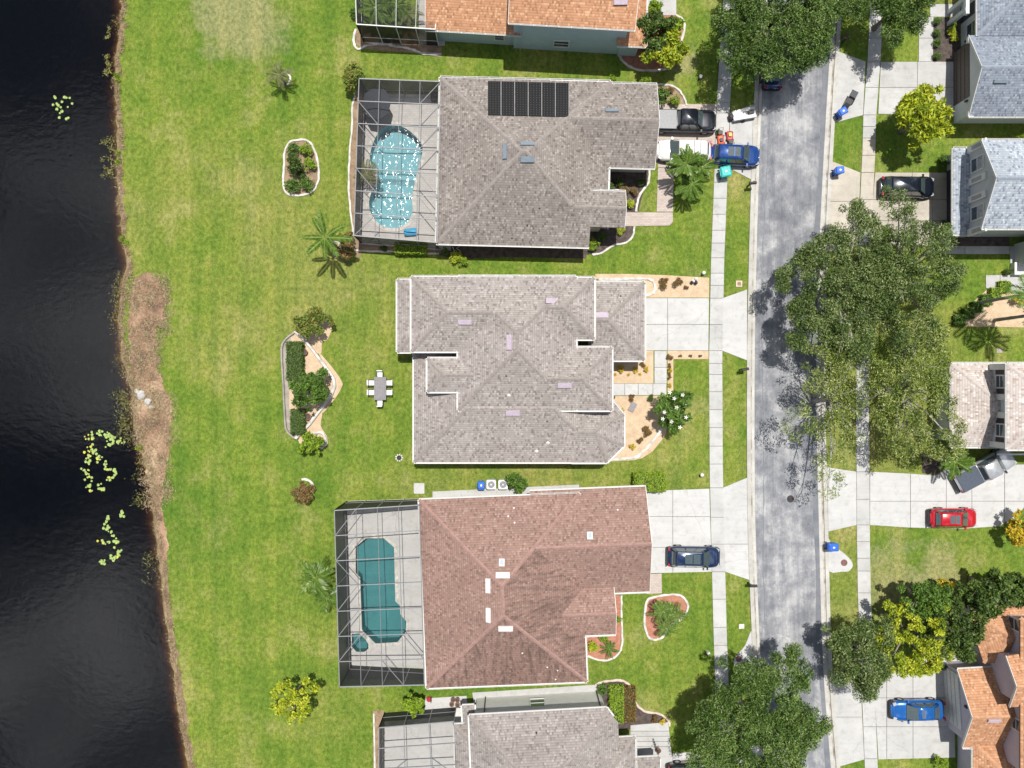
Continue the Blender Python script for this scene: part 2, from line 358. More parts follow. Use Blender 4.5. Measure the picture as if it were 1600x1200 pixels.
M['concrete_tan'] = m_concrete('concrete_tan', (0.41, 0.375, 0.325), (0.51, 0.47, 0.41))
M['concrete_white'] = m_concrete('concrete_white', (0.455, 0.455, 0.455), (0.515, 0.515, 0.515), 0.05)
M['kerb'] = m_concrete('kerb_concrete', (0.40, 0.39, 0.365), (0.53, 0.52, 0.49), 0.12)
M['joint'] = m_ground('joint_dirt', [(0.3, (0.10, 0.095, 0.085)), (0.7, (0.20, 0.19, 0.17))], 3)
M['gutter_dirt'] = m_ground('gutter_dirt', [(0.32, (0.17, 0.145, 0.115)), (0.6, (0.44, 0.42, 0.385))], 0.8, 9, 0.5, 0.01)
M['asphalt'] = m_asphalt()
M['asphalt_dark'] = m_ground('asphalt_dark', [(0.3, (0.13, 0.14, 0.165)), (0.7, (0.20, 0.21, 0.23))], 0.8, 26, 0.4, 0.01)
M['deck1'] = m_brick('pool_pavers', (0.46, 0.44, 0.42), (0.52, 0.50, 0.48), (0.38, 0.365, 0.35), 0.4, 0.2)
M['deck3'] = m_concrete('pool_deck', (0.50, 0.495, 0.48), (0.57, 0.565, 0.55), 0.02)
M['paver_pink'] = m_brick('pink_pavers', (0.40, 0.335, 0.30), (0.48, 0.415, 0.375), (0.33, 0.285, 0.255), 0.3, 0.15)
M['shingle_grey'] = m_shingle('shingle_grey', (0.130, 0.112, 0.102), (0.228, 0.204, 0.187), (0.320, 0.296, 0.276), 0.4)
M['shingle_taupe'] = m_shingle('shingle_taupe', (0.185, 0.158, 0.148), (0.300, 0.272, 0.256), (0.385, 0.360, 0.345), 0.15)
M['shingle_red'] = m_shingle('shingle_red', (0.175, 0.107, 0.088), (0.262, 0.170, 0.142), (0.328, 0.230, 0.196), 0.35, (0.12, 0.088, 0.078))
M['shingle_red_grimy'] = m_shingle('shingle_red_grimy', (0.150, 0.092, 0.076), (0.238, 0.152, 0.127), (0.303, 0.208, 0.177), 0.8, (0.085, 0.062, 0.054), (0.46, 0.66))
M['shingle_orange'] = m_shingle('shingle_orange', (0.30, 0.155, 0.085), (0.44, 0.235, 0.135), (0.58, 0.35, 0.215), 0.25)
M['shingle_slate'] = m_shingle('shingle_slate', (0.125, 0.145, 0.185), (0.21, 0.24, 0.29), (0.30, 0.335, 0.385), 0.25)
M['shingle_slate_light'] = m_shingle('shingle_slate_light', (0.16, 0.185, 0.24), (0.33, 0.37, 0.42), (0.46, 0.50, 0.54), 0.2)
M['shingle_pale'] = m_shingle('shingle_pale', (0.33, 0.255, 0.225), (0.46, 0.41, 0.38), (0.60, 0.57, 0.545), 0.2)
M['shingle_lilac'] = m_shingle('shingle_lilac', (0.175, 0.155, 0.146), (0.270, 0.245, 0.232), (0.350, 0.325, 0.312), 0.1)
M['cap_grey'] = plain('cap_grey', (0.255, 0.228, 0.212), 0.9, var=0.18, scale=4)
M['cap_red'] = plain('cap_red', (0.29, 0.18, 0.155), 0.9, var=0.18, scale=4)
M['cap_orange'] = plain('cap_orange', (0.47, 0.26, 0.15), 0.9, var=0.18, scale=4)
M['cap_slate'] = plain('cap_slate', (0.24, 0.275, 0.325), 0.9, var=0.15, scale=4)
M['cap_pale'] = plain('cap_pale', (0.45, 0.405, 0.375), 0.9, var=0.15, scale=4)
M['white'] = plain('white_trim', (0.64, 0.635, 0.62), 0.5, var=0.06)
M['wall_white'] = plain('wall_white', (0.66, 0.655, 0.63), 0.8, var=0.06, scale=1.5)
M['wall_blue'] = plain('wall_blue', (0.42, 0.54, 0.60), 0.8, var=0.05, scale=1.5)
M['wall_cream'] = plain('wall_cream', (0.58, 0.53, 0.45), 0.8, var=0.06, scale=1.5)
M['wall_grey'] = plain('wall_grey', (0.50, 0.515, 0.53), 0.8, var=0.05, scale=1.5)
M['wall_lilac'] = plain('wall_lilac', (0.48, 0.455, 0.53), 0.8, var=0.05, scale=1.5)
M['wall_pale'] = plain('wall_pale', (0.56, 0.585, 0.61), 0.8, var=0.05, scale=1.5)
M['glass'] = plain('window_glass', (0.05, 0.075, 0.095), 0.06, var=0.2, spec=0.8, coat=0.6)
M['shutter'] = plain('shutter', (0.055, 0.04, 0.05), 0.6)
M['shutter_grey'] = plain('shutter_grey', (0.33, 0.34, 0.345), 0.6)
M['door_brown'] = plain('garage_brown', (0.10, 0.085, 0.075), 0.6, var=0.2)
M['door_dark'] = plain('garage_dark', (0.035, 0.04, 0.055), 0.6, var=0.2)
M['door_white'] = plain('garage_white', (0.62, 0.62, 0.60), 0.6)
M['alu'] = plain('aluminium_grey', (0.23, 0.235, 0.25), 0.5, metal=0.0)
M['alu_dark'] = plain('aluminium_bronze', (0.16, 0.165, 0.175), 0.5, metal=0.2)
M['alu_white'] = plain('aluminium_white', (0.62, 0.63, 0.64), 0.45)
M['vent_lilac'] = plain('vent_lilac', (0.42, 0.355, 0.42), 0.6)
M['vent_slate'] = plain('vent_slate', (0.17, 0.21, 0.25), 0.6)
M['vent_white'] = plain('vent_white', (0.66, 0.62, 0.61), 0.6)
M['solar'] = plain('solar_mat', (0.005, 0.0055, 0.007), 0.7, var=0.3, scale=20)
M['solar_rib'] = plain('solar_rib', (0.10, 0.10, 0.11), 0.5)
M['screen_roof'] = m_screen('screen_mesh', 0.20)
M['screen_wall'] = m_screen('screen_mesh_wall', 0.93)
M['screen_dark'] = m_screen('screen_mesh_dark', 0.55)
M['rubber'] = plain('rubber', (0.018, 0.018, 0.02), 0.8)
M['black'] = plain('black_plastic', (0.025, 0.025, 0.028), 0.5)
M['chrome'] = plain('rim_metal', (0.5, 0.5, 0.52), 0.3, metal=0.8)
M['bark'] = plain('bark', (0.22, 0.19, 0.16), 0.9, var=0.3, scale=8)
M['bark_pale'] = plain('bark_pale', (0.36, 0.34, 0.31), 0.9, var=0.25, scale=8)
M['palm_trunk'] = plain('palm_trunk', (0.30, 0.28, 0.255), 0.9, var=0.25, scale=10)
M['oak'] = m_leaf('leaf_oak', [(0.016, 0.042, 0.006), (0.062, 0.128, 0.018), (0.135, 0.215, 0.042), (0.245, 0.315, 0.110)])
M['oak_olive'] = m_leaf('leaf_olive', [(0.018, 0.040, 0.007), (0.075, 0.128, 0.022), (0.160, 0.220, 0.056), (0.340, 0.390, 0.190)])
M['oak_yellow'] = m_leaf('leaf_yellow_olive', [(0.040, 0.075, 0.010), (0.140, 0.200, 0.028), (0.255, 0.310, 0.065), (0.450, 0.475, 0.230)])
M['leaf_green'] = m_leaf('leaf_green', [(0.040, 0.080, 0.012), (0.088, 0.172, 0.022), (0.15, 0.255, 0.040)])
M['leaf_lime'] = m_leaf('leaf_lime', [(0.105, 0.18, 0.012), (0.205, 0.315, 0.018), (0.31, 0.41, 0.04)])
M['leaf_dark'] = m_leaf('leaf_dark', [(0.026, 0.052, 0.010), (0.070, 0.125, 0.020), (0.145, 0.205, 0.042)])
M['leaf_yellow'] = m_leaf('leaf_yellow', [(0.13, 0.20, 0.012), (0.34, 0.41, 0.022), (0.54, 0.53, 0.04)])
M['leaf_gold'] = m_leaf('leaf_gold', [(0.28, 0.19, 0.014), (0.55, 0.40, 0.02), (0.66, 0.54, 0.05)])
M['leaf_red'] = m_leaf('leaf_red', [(0.10, 0.085, 0.020), (0.20, 0.145, 0.045), (0.31, 0.165, 0.095)])
M['leaf_mixed'] = m_leaf('leaf_mixed', [(0.055, 0.105, 0.014), (0.130, 0.195, 0.024), (0.200, 0.235, 0.040), (0.36, 0.20, 0.11)])
M['slate_cover'] = plain('slate_cover', (0.055, 0.07, 0.10), 0.6)
M['leaf_bronze'] = m_leaf('leaf_bronze', [(0.085, 0.055, 0.016), (0.17, 0.10, 0.026), (0.26, 0.165, 0.045)])
M['leaf_palm'] = m_leaf('leaf_palm', [(0.030, 0.075, 0.010), (0.090, 0.170, 0.022), (0.19, 0.27, 0.05)], rough=0.4)
M['leaf_palm_dry'] = m_leaf('leaf_palm_olive', [(0.07, 0.08, 0.03), (0.15, 0.16, 0.06), (0.25, 0.25, 0.11)], rough=0.5)
M['straw'] = m_leaf('straw', [(0.20, 0.135, 0.075), (0.38, 0.29, 0.18), (0.52, 0.43, 0.29)])
M['reed'] = m_leaf('reed', [(0.11, 0.12, 0.03), (0.26, 0.26, 0.07), (0.40, 0.36, 0.16)])
M['lily'] = m_leaf('lily_pad', [(0.25, 0.36, 0.09), (0.40, 0.50, 0.17), (0.52, 0.55, 0.20)], 0.1)
M['lily_yellow'] = m_leaf('lily_pad_yellow', [(0.45, 0.42, 0.05), (0.58, 0.50, 0.06), (0.60, 0.42, 0.07)], 0.1)
M['petal'] = plain('white_petal', (0.75, 0.74, 0.70), 0.7)
M['pool_plaster1'] = m_ground('pool_plaster_pale', [(0.3, (0.24, 0.44, 0.49)), (0.7, (0.30, 0.52, 0.56))], 0.9, 10, 0.1, 0.01, fs=(0.93, 1.06))
M['pool_plaster3'] = m_ground('pool_plaster_teal', [(0.3, (0.075, 0.22, 0.235)), (0.7, (0.10, 0.28, 0.29))], 0.9, 20, 0.1, 0.01, fs=(0.85, 1.12))
M['pool_water1'] = m_water('pool_water_rippled', (0.84, 0.95, 0.97), 2.3, 0.070, 0.10, gl=1.0, ior=1.36)
M['pool_water3'] = m_water('pool_water', (0.82, 0.95, 0.96), 2.0, 0.006, 0.03)
M['lake_water'] = m_water('lake_water', (0.95, 0.92, 0.88), 1.4, 0.012, 0.10, (1, 1.6, 1), ((0.56, 0.42, 0.25), 4.2), ior=1.5)
M['lakebed'] = m_ground('lakebed', [(0.3, (0.06, 0.035, 0.015)), (0.62, (0.14, 0.075, 0.028)), (0.75, (0.32, 0.16, 0.04))], 0.35, 8, 0.3, 0.02)
M['rock'] = plain('pale_rock', (0.42, 0.41, 0.39), 0.9, var=0.2, scale=5)
M['stone_white'] = plain('edging_white', (0.54, 0.52, 0.48), 0.85, var=0.3, scale=2.2)
M['stone_pink'] = plain('edging_pink', (0.54, 0.44, 0.37), 0.85, var=0.25, scale=3)
M['wood_grey'] = plain('grey_tabletop', (0.19, 0.18, 0.19), 0.5, var=0.12)
M['cushion'] = plain('cushion', (0.66, 0.64, 0.66), 0.8)
M['bin_blue'] = plain('bin_blue', (0.02, 0.10, 0.42), 0.4)
M['bin_lid'] = plain('bin_blue_lid', (0.025, 0.12, 0.50), 0.35)
M['bin_black'] = plain('bin_dark', (0.03, 0.035, 0.05), 0.5)
M['teal'] = plain('teal_plastic', (0.03, 0.40, 0.38), 0.5, var=0.2)
M['orange'] = plain('orange_plastic', (0.60, 0.08, 0.015), 0.4)
M['red'] = plain('red_paint', (0.36, 0.03, 0.04), 0.4)
M['yellow'] = plain('yellow_paint', (0.6, 0.42, 0.06), 0.5)
M['blue_vinyl'] = plain('blue_vinyl', (0.05, 0.36, 0.62), 0.4)
M['canvas_dark'] = plain('umbrella_canvas', (0.035, 0.04, 0.052), 0.8)
M['terracotta'] = plain('terracotta', (0.26, 0.125, 0.08), 0.8)
M['iron'] = m_ground('cast_iron', [(0.3, (0.035, 0.032, 0.032)), (0.7, (0.07, 0.065, 0.065))], 8)
M['iron_rust'] = m_ground('cast_iron_brown', [(0.3, (0.15, 0.075, 0.07)), (0.7, (0.22, 0.12, 0.11))], 8)
M['rust'] = plain('rust_cover', (0.26, 0.17, 0.11), 0.8)
# ---------------------------------------------------------------- terrain and water
shore = [(205, -2500), (200, -600), (193, -60), (190, 0), (187, 40), (181, 90), (178, 125), (183, 180), (181, 240), (184, 300), (188, 350), (193, 385), (200, 410), (190, 440), (184, 480), (186, 520),
         (190, 560), (203, 600), (207, 640), (212, 680), (224, 715), (236, 760), (240, 800), (246, 850), (251, 900), (256, 950), (263, 1000), (272, 1060), (281, 1120), (290, 1180), (296, 1220), (330, 1500), (420, 2200), (640, 4200)]
rs = random.Random(3)
sh = []
for (x0, y0), (x1, y1) in zip(shore, shore[1:]):
    n = max(1, int(abs(y1 - y0) / 9)) if -100 < y0 < 1300 else 3
    for i in range(n):
        t = i / n; j = rs.uniform(-2.2, 2.2) if -100 < y0 < 1300 else 0
        sh.append((x0 + (x1 - x0) * t + j, y0 + (y1 - y0) * t))
sh.append(shore[-1])
POOL1 = spline([(578, 245), (583, 224), (592, 207), (604, 198), (618, 196), (634, 201), (648, 212), (659, 226), (660, 240), (655, 258), (650, 278), (646, 296), (644, 312), (645, 326), (642, 340), (634, 350), (622, 356), (607, 356), (594, 351), (584, 341), (578, 328), (577, 314), (581, 300), (588, 291), (591, 280), (588, 268), (581, 258)], 2)
POOL3 = [(556, 854), (572, 841), (600, 841), (616, 855), (617, 900), (618, 939), (625, 946), (626, 960), (635, 970), (634, 987), (621, 1003), (587, 1005), (566, 984), (563, 902), (556, 895)]
SPA = [(550, 990), (561, 989), (570, 997), (576, 1006), (576, 1013), (570, 1018), (557, 1018), (550, 1010)]
ground_outer = W2(sh) + [(330, -210), (330, 180)]
ground = fill('ground', M['grass'], ground_outer, [W2(POOL1), W2(POOL3), W2(SPA)], 0.0)
tag(ground, kind='structure')
# bank dropping under the water
b = MB()
for k, (off, z) in enumerate(((0, 0.0), (-2, -0.16), (-7, -0.42), (-16, -0.75), (-40, -1.7), (-110, -3.2))):
    b.v += [tuple(P(x + off + (rs.uniform(-1.5, 1.5) if k in (1, 2, 3) else 0), y)[:2]) + (z,) for x, y in sh]
n = len(sh)
for k in range(5):
    for i in range(n - 1): b.f.append((k * n + i, k * n + i + 1, (k + 1) * n + i + 1, (k + 1) * n + i)); b.uv.append(None)
bank = b.build('lake_bank', M['lakebed'], smooth=True); tag(bank, kind='structure')
bank.data.materials.append(M['mud'])
for p in bank.data.polygons:
    if p.index < n - 1: p.material_index = 1
fill('lake_bed', M['lakebed'], [(-330, -210), tuple(P(640 - 60, 4200)[:2])] + W2([(x - 60, y) for x, y in sh[::-1]]) + [(-330, 180)], (), -3.25)
tag(bpy.data.objects['lake_bed'], kind='structure')
b = MB()
wp = [(-330, -208), tuple(P(640, 4190)[:2])] + W2([(x + 3, y) for x, y in sh[::-1][1:-1]]) + [(-330, 178)]
loops = [[Vector((x, y, 0)) for x, y in wp]]; tr = tessellate_polygon(loops); vs = loops[0]; m_ = len(vs)
fs = []
for q in tr:
    a_, b_, c_ = (vs[i] for i in q); fs.append(q if (b_ - a_).cross(c_ - a_).z > 0 else q[::-1])
b.add([(v.x, v.y, -0.30) for v in vs] + [(v.x, v.y, -3.6) for v in vs], fs + [tuple(m_ + i for i in f[::-1]) for f in fs] + [(i, (i + 1) % m_, m_ + (i + 1) % m_, m_ + i) for i in range(m_)])
lake = b.build('lake_water', M['lake_water']); tag(lake, kind='structure')

def jag(pts, amt, seed, n=5):
    r = random.Random(seed); return [(x + r.uniform(-amt, amt), y + r.uniform(-amt, amt)) for x, y in spline(pts, n)]
mudsheet = fill('mud_strip', M['mud'], W2([(x + 0.5, y) for x, y in sh if -120 < y < 1320] + [(x + rs.uniform(4, 10) + (4 if y > 850 else 0), y) for x, y in sh[::-1] if -120 < y < 1320]), (), 0.006)
tag(mudsheet, kind='structure')
th = fill('thatch_mat', M['thatch'], W2(jag([(206, 448), (216, 432), (238, 427), (253, 445), (259, 480), (255, 502), (244, 516), (244, 555), (253, 598), (266, 622), (269, 645), (263, 680), (263, 712), (256, 760), (254, 800), (262, 850), (258, 880), (250, 868), (246, 826), (238, 780), (230, 740), (222, 700), (215, 660), (212, 610), (204, 565), (203, 520), (202, 480)], 3.0, 5, 8)), (), 0.012)
tag(th, kind='structure')

# ---------------------------------------------------------------- road, kerbs, pavements
def lerp(tab, y):
    if y <= tab[0][0]: (a, xa), (b_, xb) = tab[0], tab[1]
    elif y >= tab[-1][0]: (a, xa), (b_, xb) = tab[-2], tab[-1]
    else:
        for (a, xa), (b_, xb) in zip(tab, tab[1:]):
            if a <= y <= b_: break
    return xa + (xb - xa) * (y - a) / (b_ - a)
RL = [(0, 1200), (100, 1192), (200, 1187), (300, 1184), (400, 1181), (560, 1178), (740, 1178), (860, 1180), (930, 1183), (1000, 1186), (1100, 1190), (1200, 1196)]
RR = [(0, 1303), (100, 1296), (200, 1290), (330, 1283), (450, 1278), (600, 1275), (740, 1278), (850, 1281), (930, 1282.5), (1060, 1287), (1200, 1299)]
ys_road = [-3000, -1200, -400] + list(range(-100, 1301, 20)) + [1600, 2400, 4000]
def smoothx(tab, y):
    return sum(lerp(tab, y + d) for d in (-60, -30, 0, 30, 60)) / 5
def strip(name, fl, fr, m, z, kind='structure', z0=None):
    bb = MB(); rows = [(P(fl(y), y), P(fr(y), y)) for y in ys_road]
    for (a, c), (a2, c2) in zip(rows, rows[1:]):
        if z0 is None: bb.add([(a.x, a.y, z), (c.x, c.y, z), (c2.x, c2.y, z), (a2.x, a2.y, z)], [(3, 2, 1, 0)])
        else: bb.add([(q.x, q.y, zz) for zz in (z0, z) for q in (a, c, c2, a2)], [(7, 6, 5, 4), (0, 4, 7, 3), (1, 2, 6, 5)])
    o = bb.build(name, m); tag(o, kind=kind); return o
fL = lambda y: smoothx(RL, y); fR = lambda y: smoothx(RR, y)
strip('road', lambda y: fL(y) - 0.5, lambda y: fR(y) + 0.5, M['asphalt'], 0.010)
strip('road_edge_patch', lambda y: fR(y) - 8.5 + 1.2 * math.sin(y * 0.03), lambda y: fR(y) + 0.2, M['asphalt_dark'], 0.015)
strip('road_seam', lambda y: fL(y) + 12 + 2.5 * math.sin(y * 0.011) + 0.6 * math.sin(y * 0.13), lambda y: fL(y) + 13.1 + 2.5 * math.sin(y * 0.011) + 0.6 * math.sin(y * 0.13 + 0.8), M['asphalt_dark'], 0.0145)
strip('gutter_left', lambda y: fL(y) - 8, lambda y: fL(y) + 0.3, M['gutter_dirt'], 0.022)
strip('gutter_right', lambda y: fR(y) - 0.3, lambda y: fR(y) + 9, M['gutter_dirt'], 0.022)
strip('gutter_apron_left', lambda y: fL(y) - 3.2, lambda y: fL(y) + 0.8, M['kerb'], 0.027)
strip('gutter_apron_right', lambda y: fR(y) - 0.8, lambda y: fR(y) + 4.6, M['kerb'], 0.027)
strip('kerb_left', lambda y: fL(y) - 11.5, lambda y: fL(y) - 5.6, M['kerb'], 0.115, z0=-0.05)
strip('kerb_right', lambda y: fR(y) + 7.2, lambda y: fR(y) + 13, M['kerb'], 0.115, z0=-0.05)

def slabs(base, poly, xs, ys, m, z=0.055, gap=0.75, name='slab', tilt=0.0):
    xs = [-9999] + list(xs) + [9999]; ys = [-9999] + list(ys) + [9999]
    for i in range(len(xs) - 1):
        for j in range(len(ys) - 1):
            q = clip(poly, -1, 0, -(xs[i] + gap / 2)); q = clip(q, 1, 0, xs[i + 1] - gap / 2) if q else q
            q = clip(q, tilt, -1, -(ys[j] + gap / 2)) if q else q; q = clip(q, -tilt, 1, ys[j + 1] - gap / 2) if q else q
            if q and abs(area(q)) > 12:
                MB().prism(W2(q), 0.0, z + rnd.uniform(-0.004, 0.004)).build(name, m, base)
def driveway(name, parts, m):
    # parts: list of (px polygon, x joints, y joints)
    b0 = MB()
    for q in parts: b0.prism(W2(q[0]), -0.02, 0.018)
    base = b0.build(name, M['joint']); tag(base, kind='structure')
    for q in parts: slabs(base, q[0], q[1], q[2], q[3] if len(q) > 3 else m)
    return base
SL0 = [(0, 1130), (75, 1125), (160, 1120), (300, 1115), (400, 1111), (560, 1107.7), (740, 1108.7), (900, 1112.5), (1000, 1115), (1100, 1119), (1200, 1124)]
SR0 = [(0, 1360), (100, 1355), (170, 1349), (240, 1347), (300, 1344), (450, 1339), (600, 1337), (740, 1338), (830, 1338.5), (930, 1340), (1000, 1343), (1100, 1347), (1200, 1351)]
def pavement(name, tab, wd, joints, m, special={}):
    bb = MB()
    for y0, y1 in zip(joints, joints[1:]):
        q = [(lerp(tab, y0) + .3, y0), (lerp(tab, y0) + wd - .3, y0), (lerp(tab, y1) + wd - .3, y1), (lerp(tab, y1) + .3, y1)]
        bb.prism(W2(q), -0.02, 0.016)
    base = bb.build(name, M['joint']); tag(base, kind='structure')
    for k, (y0, y1) in enumerate(zip(joints, joints[1:])):
        a, c = y0 + 0.4, y1 - 0.4
        q = [(lerp(tab, a), a), (lerp(tab, a) + wd, a), (lerp(tab, c) + wd, c), (lerp(tab, c), c)]
        MB().prism(W2(q), 0.0, 0.062 + rnd.uniform(-.004, .004)).build('slab', special.get(k, m), base)
jl = [-160, -125, -90, -60, -30, 0, 30, 62, 93, 124, 160, 177, 212, 262, 285, 310, 335, 360, 380, 403, 427, 446, 466, 507, 548, 568, 585, 612, 640, 668, 697, 725, 762, 808, 850, 893, 936, 980, 1008, 1040, 1075, 1110, 1145, 1175, 1200, 1240, 1280, 1330]
pavement('pavement_left', SL0, 20.5, jl, M['concrete'])
jr = [-160, -120, -80, -45, -10, 25, 60, 97, 137, 180, 198, 216, 243, 270, 312, 360, 395, 430, 465, 500, 530, 560, 590, 620, 650, 680, 710, 737, 780, 820, 846, 872, 892, 926, 944, 975, 1010, 1045, 1090, 1135, 1185, 1210, 1240, 1280, 1330]
pavement('pavement_right', SR0, 20, jr, M['concrete'], {11: M['concrete_tan'], 12: M['concrete_tan'], 13: M['concrete_tan'], 14: M['concrete_tan']})

driveway('driveway_brick', [([(1008, 163), (1119, 163), (1116, 262), (1028, 262), (1028, 256), (1008, 256)], [], [])], M['paver_pink'])
driveway('driveway_apron', [([(1141, 177), (1177, 163), (1174, 281), (1137.5, 262)], [], [])], M['concrete'])
driveway('brick_path', [([(1028, 263), (1053, 263), (1051, 331), (1026, 331)], [], []), ([(962, 332), (1051, 332), (1051, 347), (1046, 352.5), (962, 353.5)], [], [])], M['paver_pink'])
driveway('driveway_middle', [([(985, 466), (1107.5, 466), (1106.5, 547.5), (985, 547.5)], [1043], [507]), ([(1022.5, 548.5), (1041.5, 548.5), (1041.5, 599), (1022.5, 599)], [], [574]),
                             ([(940, 599.5), (1041, 599.5), (1041, 617), (940, 618)], [976, 997, 1020], []), ([(1129, 466), (1167, 452.5), (1167, 563), (1128.5, 548)], [], [])], M['concrete_white'])
driveway('driveway_lower', [([(985, 768), (1108, 763.5), (1112, 893), (985, 896)], [1051], [807, 855]), ([(1129.5, 762), (1169, 745.5), (1171, 906), (1133, 893)], [], [850])], M['concrete_white'])
driveway('brick_strip', [([(1010, 897), (1033.5, 896), (1034, 926.5), (1010, 928)], [], [])], M['paver_pink'])
driveway('driveway_foot', [([(1033, 1179), (1118, 1171), (1124, 1330), (1033, 1330)], [1051, 1086], []), ([(1144, 1171), (1184, 1163), (1192, 1330), (1150, 1330)], [], [])], M['concrete_white'])
driveway('drain_apron', [(spline([(1174, 985), (1177, 1010), (1179, 1040), (1177, 1062), (1165, 1060), (1152, 1048), (1146, 1034), (1152, 1022), (1164, 1008)], 3), [], [])], M['concrete_white'])
driveway('entry_walk', [([(985, 1133), (1044, 1128), (1049, 1178), (1049, 1330), (985, 1330)], [], [1142, 1150, 1158, 1166])], M['concrete'])
driveway('front_walk', [([(1010, -60), (1056, -60), (1056.5, 24), (1033, 24), (1033, 10), (1010, 9)], [], [-20])], M['concrete'])
driveway('driveway_upper_right', [([(1376, 97), (1500, 97), (1500, 182), (1372, 178)], [1433], [137]), ([(1307, 80), (1352, 96.5), (1348, 180), (1304, 192)], [], []),
                                  ([(1436, 27), (1458, 27), (1457, 96.5), (1435, 96.5)], [], [60]), ([(1453, 7), (1500, 7), (1500, 26.5), (1453, 26.5)], [], [])], M['concrete'])
driveway('driveway_tan', [([(1367, 270), (1481, 270), (1481, 384), (1455, 384), (1358, 384)], [1425, 1456], [312, 345]), ([(1299, 252), (1344, 270), (1339.5, 384), (1293, 395)], [], [315])], M['concrete_tan'])
driveway('shaded_walk', [([(1456, 385), (1577, 385), (1577, 397), (1456, 397)], [1507], []), ([(1540, 430), (1640, 430), (1640, 470), (1540, 450)], [1562], []), ([(1578, 385), (1640, 385), (1640, 429), (1578, 429)], [], [])], M['concrete'])
driveway('driveway_wide', [([(1359, 737), (1420, 740), (1461, 743), (1468, 740), (1480, 730), (1640, 724), (1640, 776), (1602, 790), (1582, 812), (1560, 822), (1500, 826), (1420, 824), (1359, 820)], [1422, 1478, 1518, 1569], [783]),
                           ([(1292, 730), (1337.5, 737), (1338, 820), (1294, 830)], [], [])], M['concrete_white'])
driveway('manhole_apron', [(spline([(1293, 840), (1297, 846), (1306, 855), (1319, 865), (1329, 875), (1332, 884), (1326, 892), (1315, 893), (1296, 893), (1294, 868)], 3), [], [])], M['concrete_white'])
driveway('driveway_lower_right', [([(1364, 1047), (1488, 1047), (1492, 1183), (1372, 1186)], [1385, 1426], [1090, 1135]), ([(1300, 1050), (1343, 1047), (1350, 1186), (1308, 1198)], [], [1120]),
                                  ([(1438, 1020), (1520, 1026), (1520, 1046), (1438, 1046)], [1470], [])], M['concrete'])

# ---------------------------------------------------------------- planting beds
def bed(name, pts, m, z=0.02, sm=4):
    o = fill(name, m, W2(spline(pts, sm) if sm else pts), (), z); tag(o, kind='structure'); return o
def edging(pts, label, m='stone_white', wd=0.15, ht=0.13, closed=False, sm=4, name='bed_edging', grp=None):
    q = W2(spline(pts, sm, closed) if sm else pts); bb = MB(); n_ = len(q)
    L, R_ = [], []
    for i in range(n_):
        a = Vector(q[(i - 1) % n_] if closed else q[max(i - 1, 0)]); c = Vector(q[(i + 1) % n_] if closed else q[min(i + 1, n_ - 1)])
        d = (c - a).normalized(); nn = Vector((-d.y, d.x)); p = Vector(q[i]) + nn * rnd.uniform(-.03, .03); wj = wd * rnd.uniform(.68, .98); L.append(p + nn * wj / 2); R_.append(p - nn * wj / 2)
    vs = []
    for i in range(n_):
        m1 = (L[i] * 0.8 + R_[i] * 0.2); m2 = (L[i] * 0.2 + R_[i] * 0.8)
        vs += [(L[i].x, L[i].y, -0.02), (L[i].x, L[i].y, ht * 0.75), (m1.x, m1.y, ht), (m2.x, m2.y, ht), (R_[i].x, R_[i].y, ht * 0.75), (R_[i].x, R_[i].y, -0.02)]
    fs = []
    for i in range(n_ if closed else n_ - 1):
        a, c = i * 6, ((i + 1) % n_) * 6
        for k in range(5): fs.append((a + k, c + k, c + k + 1, a + k + 1))
    if not closed: fs += [(0, 1, 2, 3, 4, 5), tuple((n_ - 1) * 6 + k for k in (5, 4, 3, 2, 1, 0))]
    bb.add(vs, fs); o = bb.build(name, M[m], loc=P(*pts[0]) if False else None)
    return tag(o, label, 'edging', grp)
oval = [(445, 238), (452, 224), (466, 219), (482, 221), (492, 236), (498, 262), (497, 285), (487, 300), (468, 306), (450, 303), (443, 290), (444, 262)]
bed('oval_bed', oval, M['soil']); edging(oval, 'white kerb ring around the oval shrub bed on the back lawn', closed=True, wd=0.22)
bed('pool_side_bed', [(553, 150), (567, 150), (567, 390), (553, 388), (547, 330), (545, 270), (549, 200)], M['soil'], sm=2)
edging([(556, 150), (551, 165), (550, 200), (547, 240), (545, 285), (548, 330), (552, 360), (553, 385)], 'white kerb running along the grassy side of the kidney pool cage', wd=0.2)
bed('pool_foot_bed', [(553, 372), (690, 376), (690, 396), (600, 394), (560, 392), (551, 388)], M['soil'], z=0.027, sm=2)
edging([(555, 391), (590, 393), (625, 393), (668, 396), (686, 396)], 'pale stone kerb in front of the lime hedge at the kidney pool cage', wd=0.2)
tri = [(462, 518), (478, 533), (498, 558), (516, 583), (524, 598), (520, 615), (505, 636), (484, 662), (463, 685), (451, 676), (446, 660), (443, 600), (441, 545), (448, 530)]
bed('gravel_bed_back', tri, M['gravel'], sm=0)
bed('gravel_collar_top', [(462, 518), (478, 512), (500, 498), (515, 495), (519, 510), (512, 530), (503, 535), (502, 552), (490, 548)], M['gravel'], z=0.016, sm=3)
bed('gravel_collar_foot', [(484, 662), (503, 645), (501, 665), (510, 680), (512, 694), (500, 700), (480, 698), (466, 688)], M['gravel'], z=0.016, sm=3)
bed('gravel_collar_side', [(498, 552), (520, 575), (534, 596), (534, 605), (524, 622), (505, 645), (498, 640), (520, 600)], M['gravel'], z=0.014, sm=3)
bed('stone_strip_back', [(441, 545), (446, 530), (456, 524), (452, 545), (452, 640), (460, 672), (463, 685), (450, 676), (446, 660), (443, 600)], M['greystone'], z=0.026, sm=0)
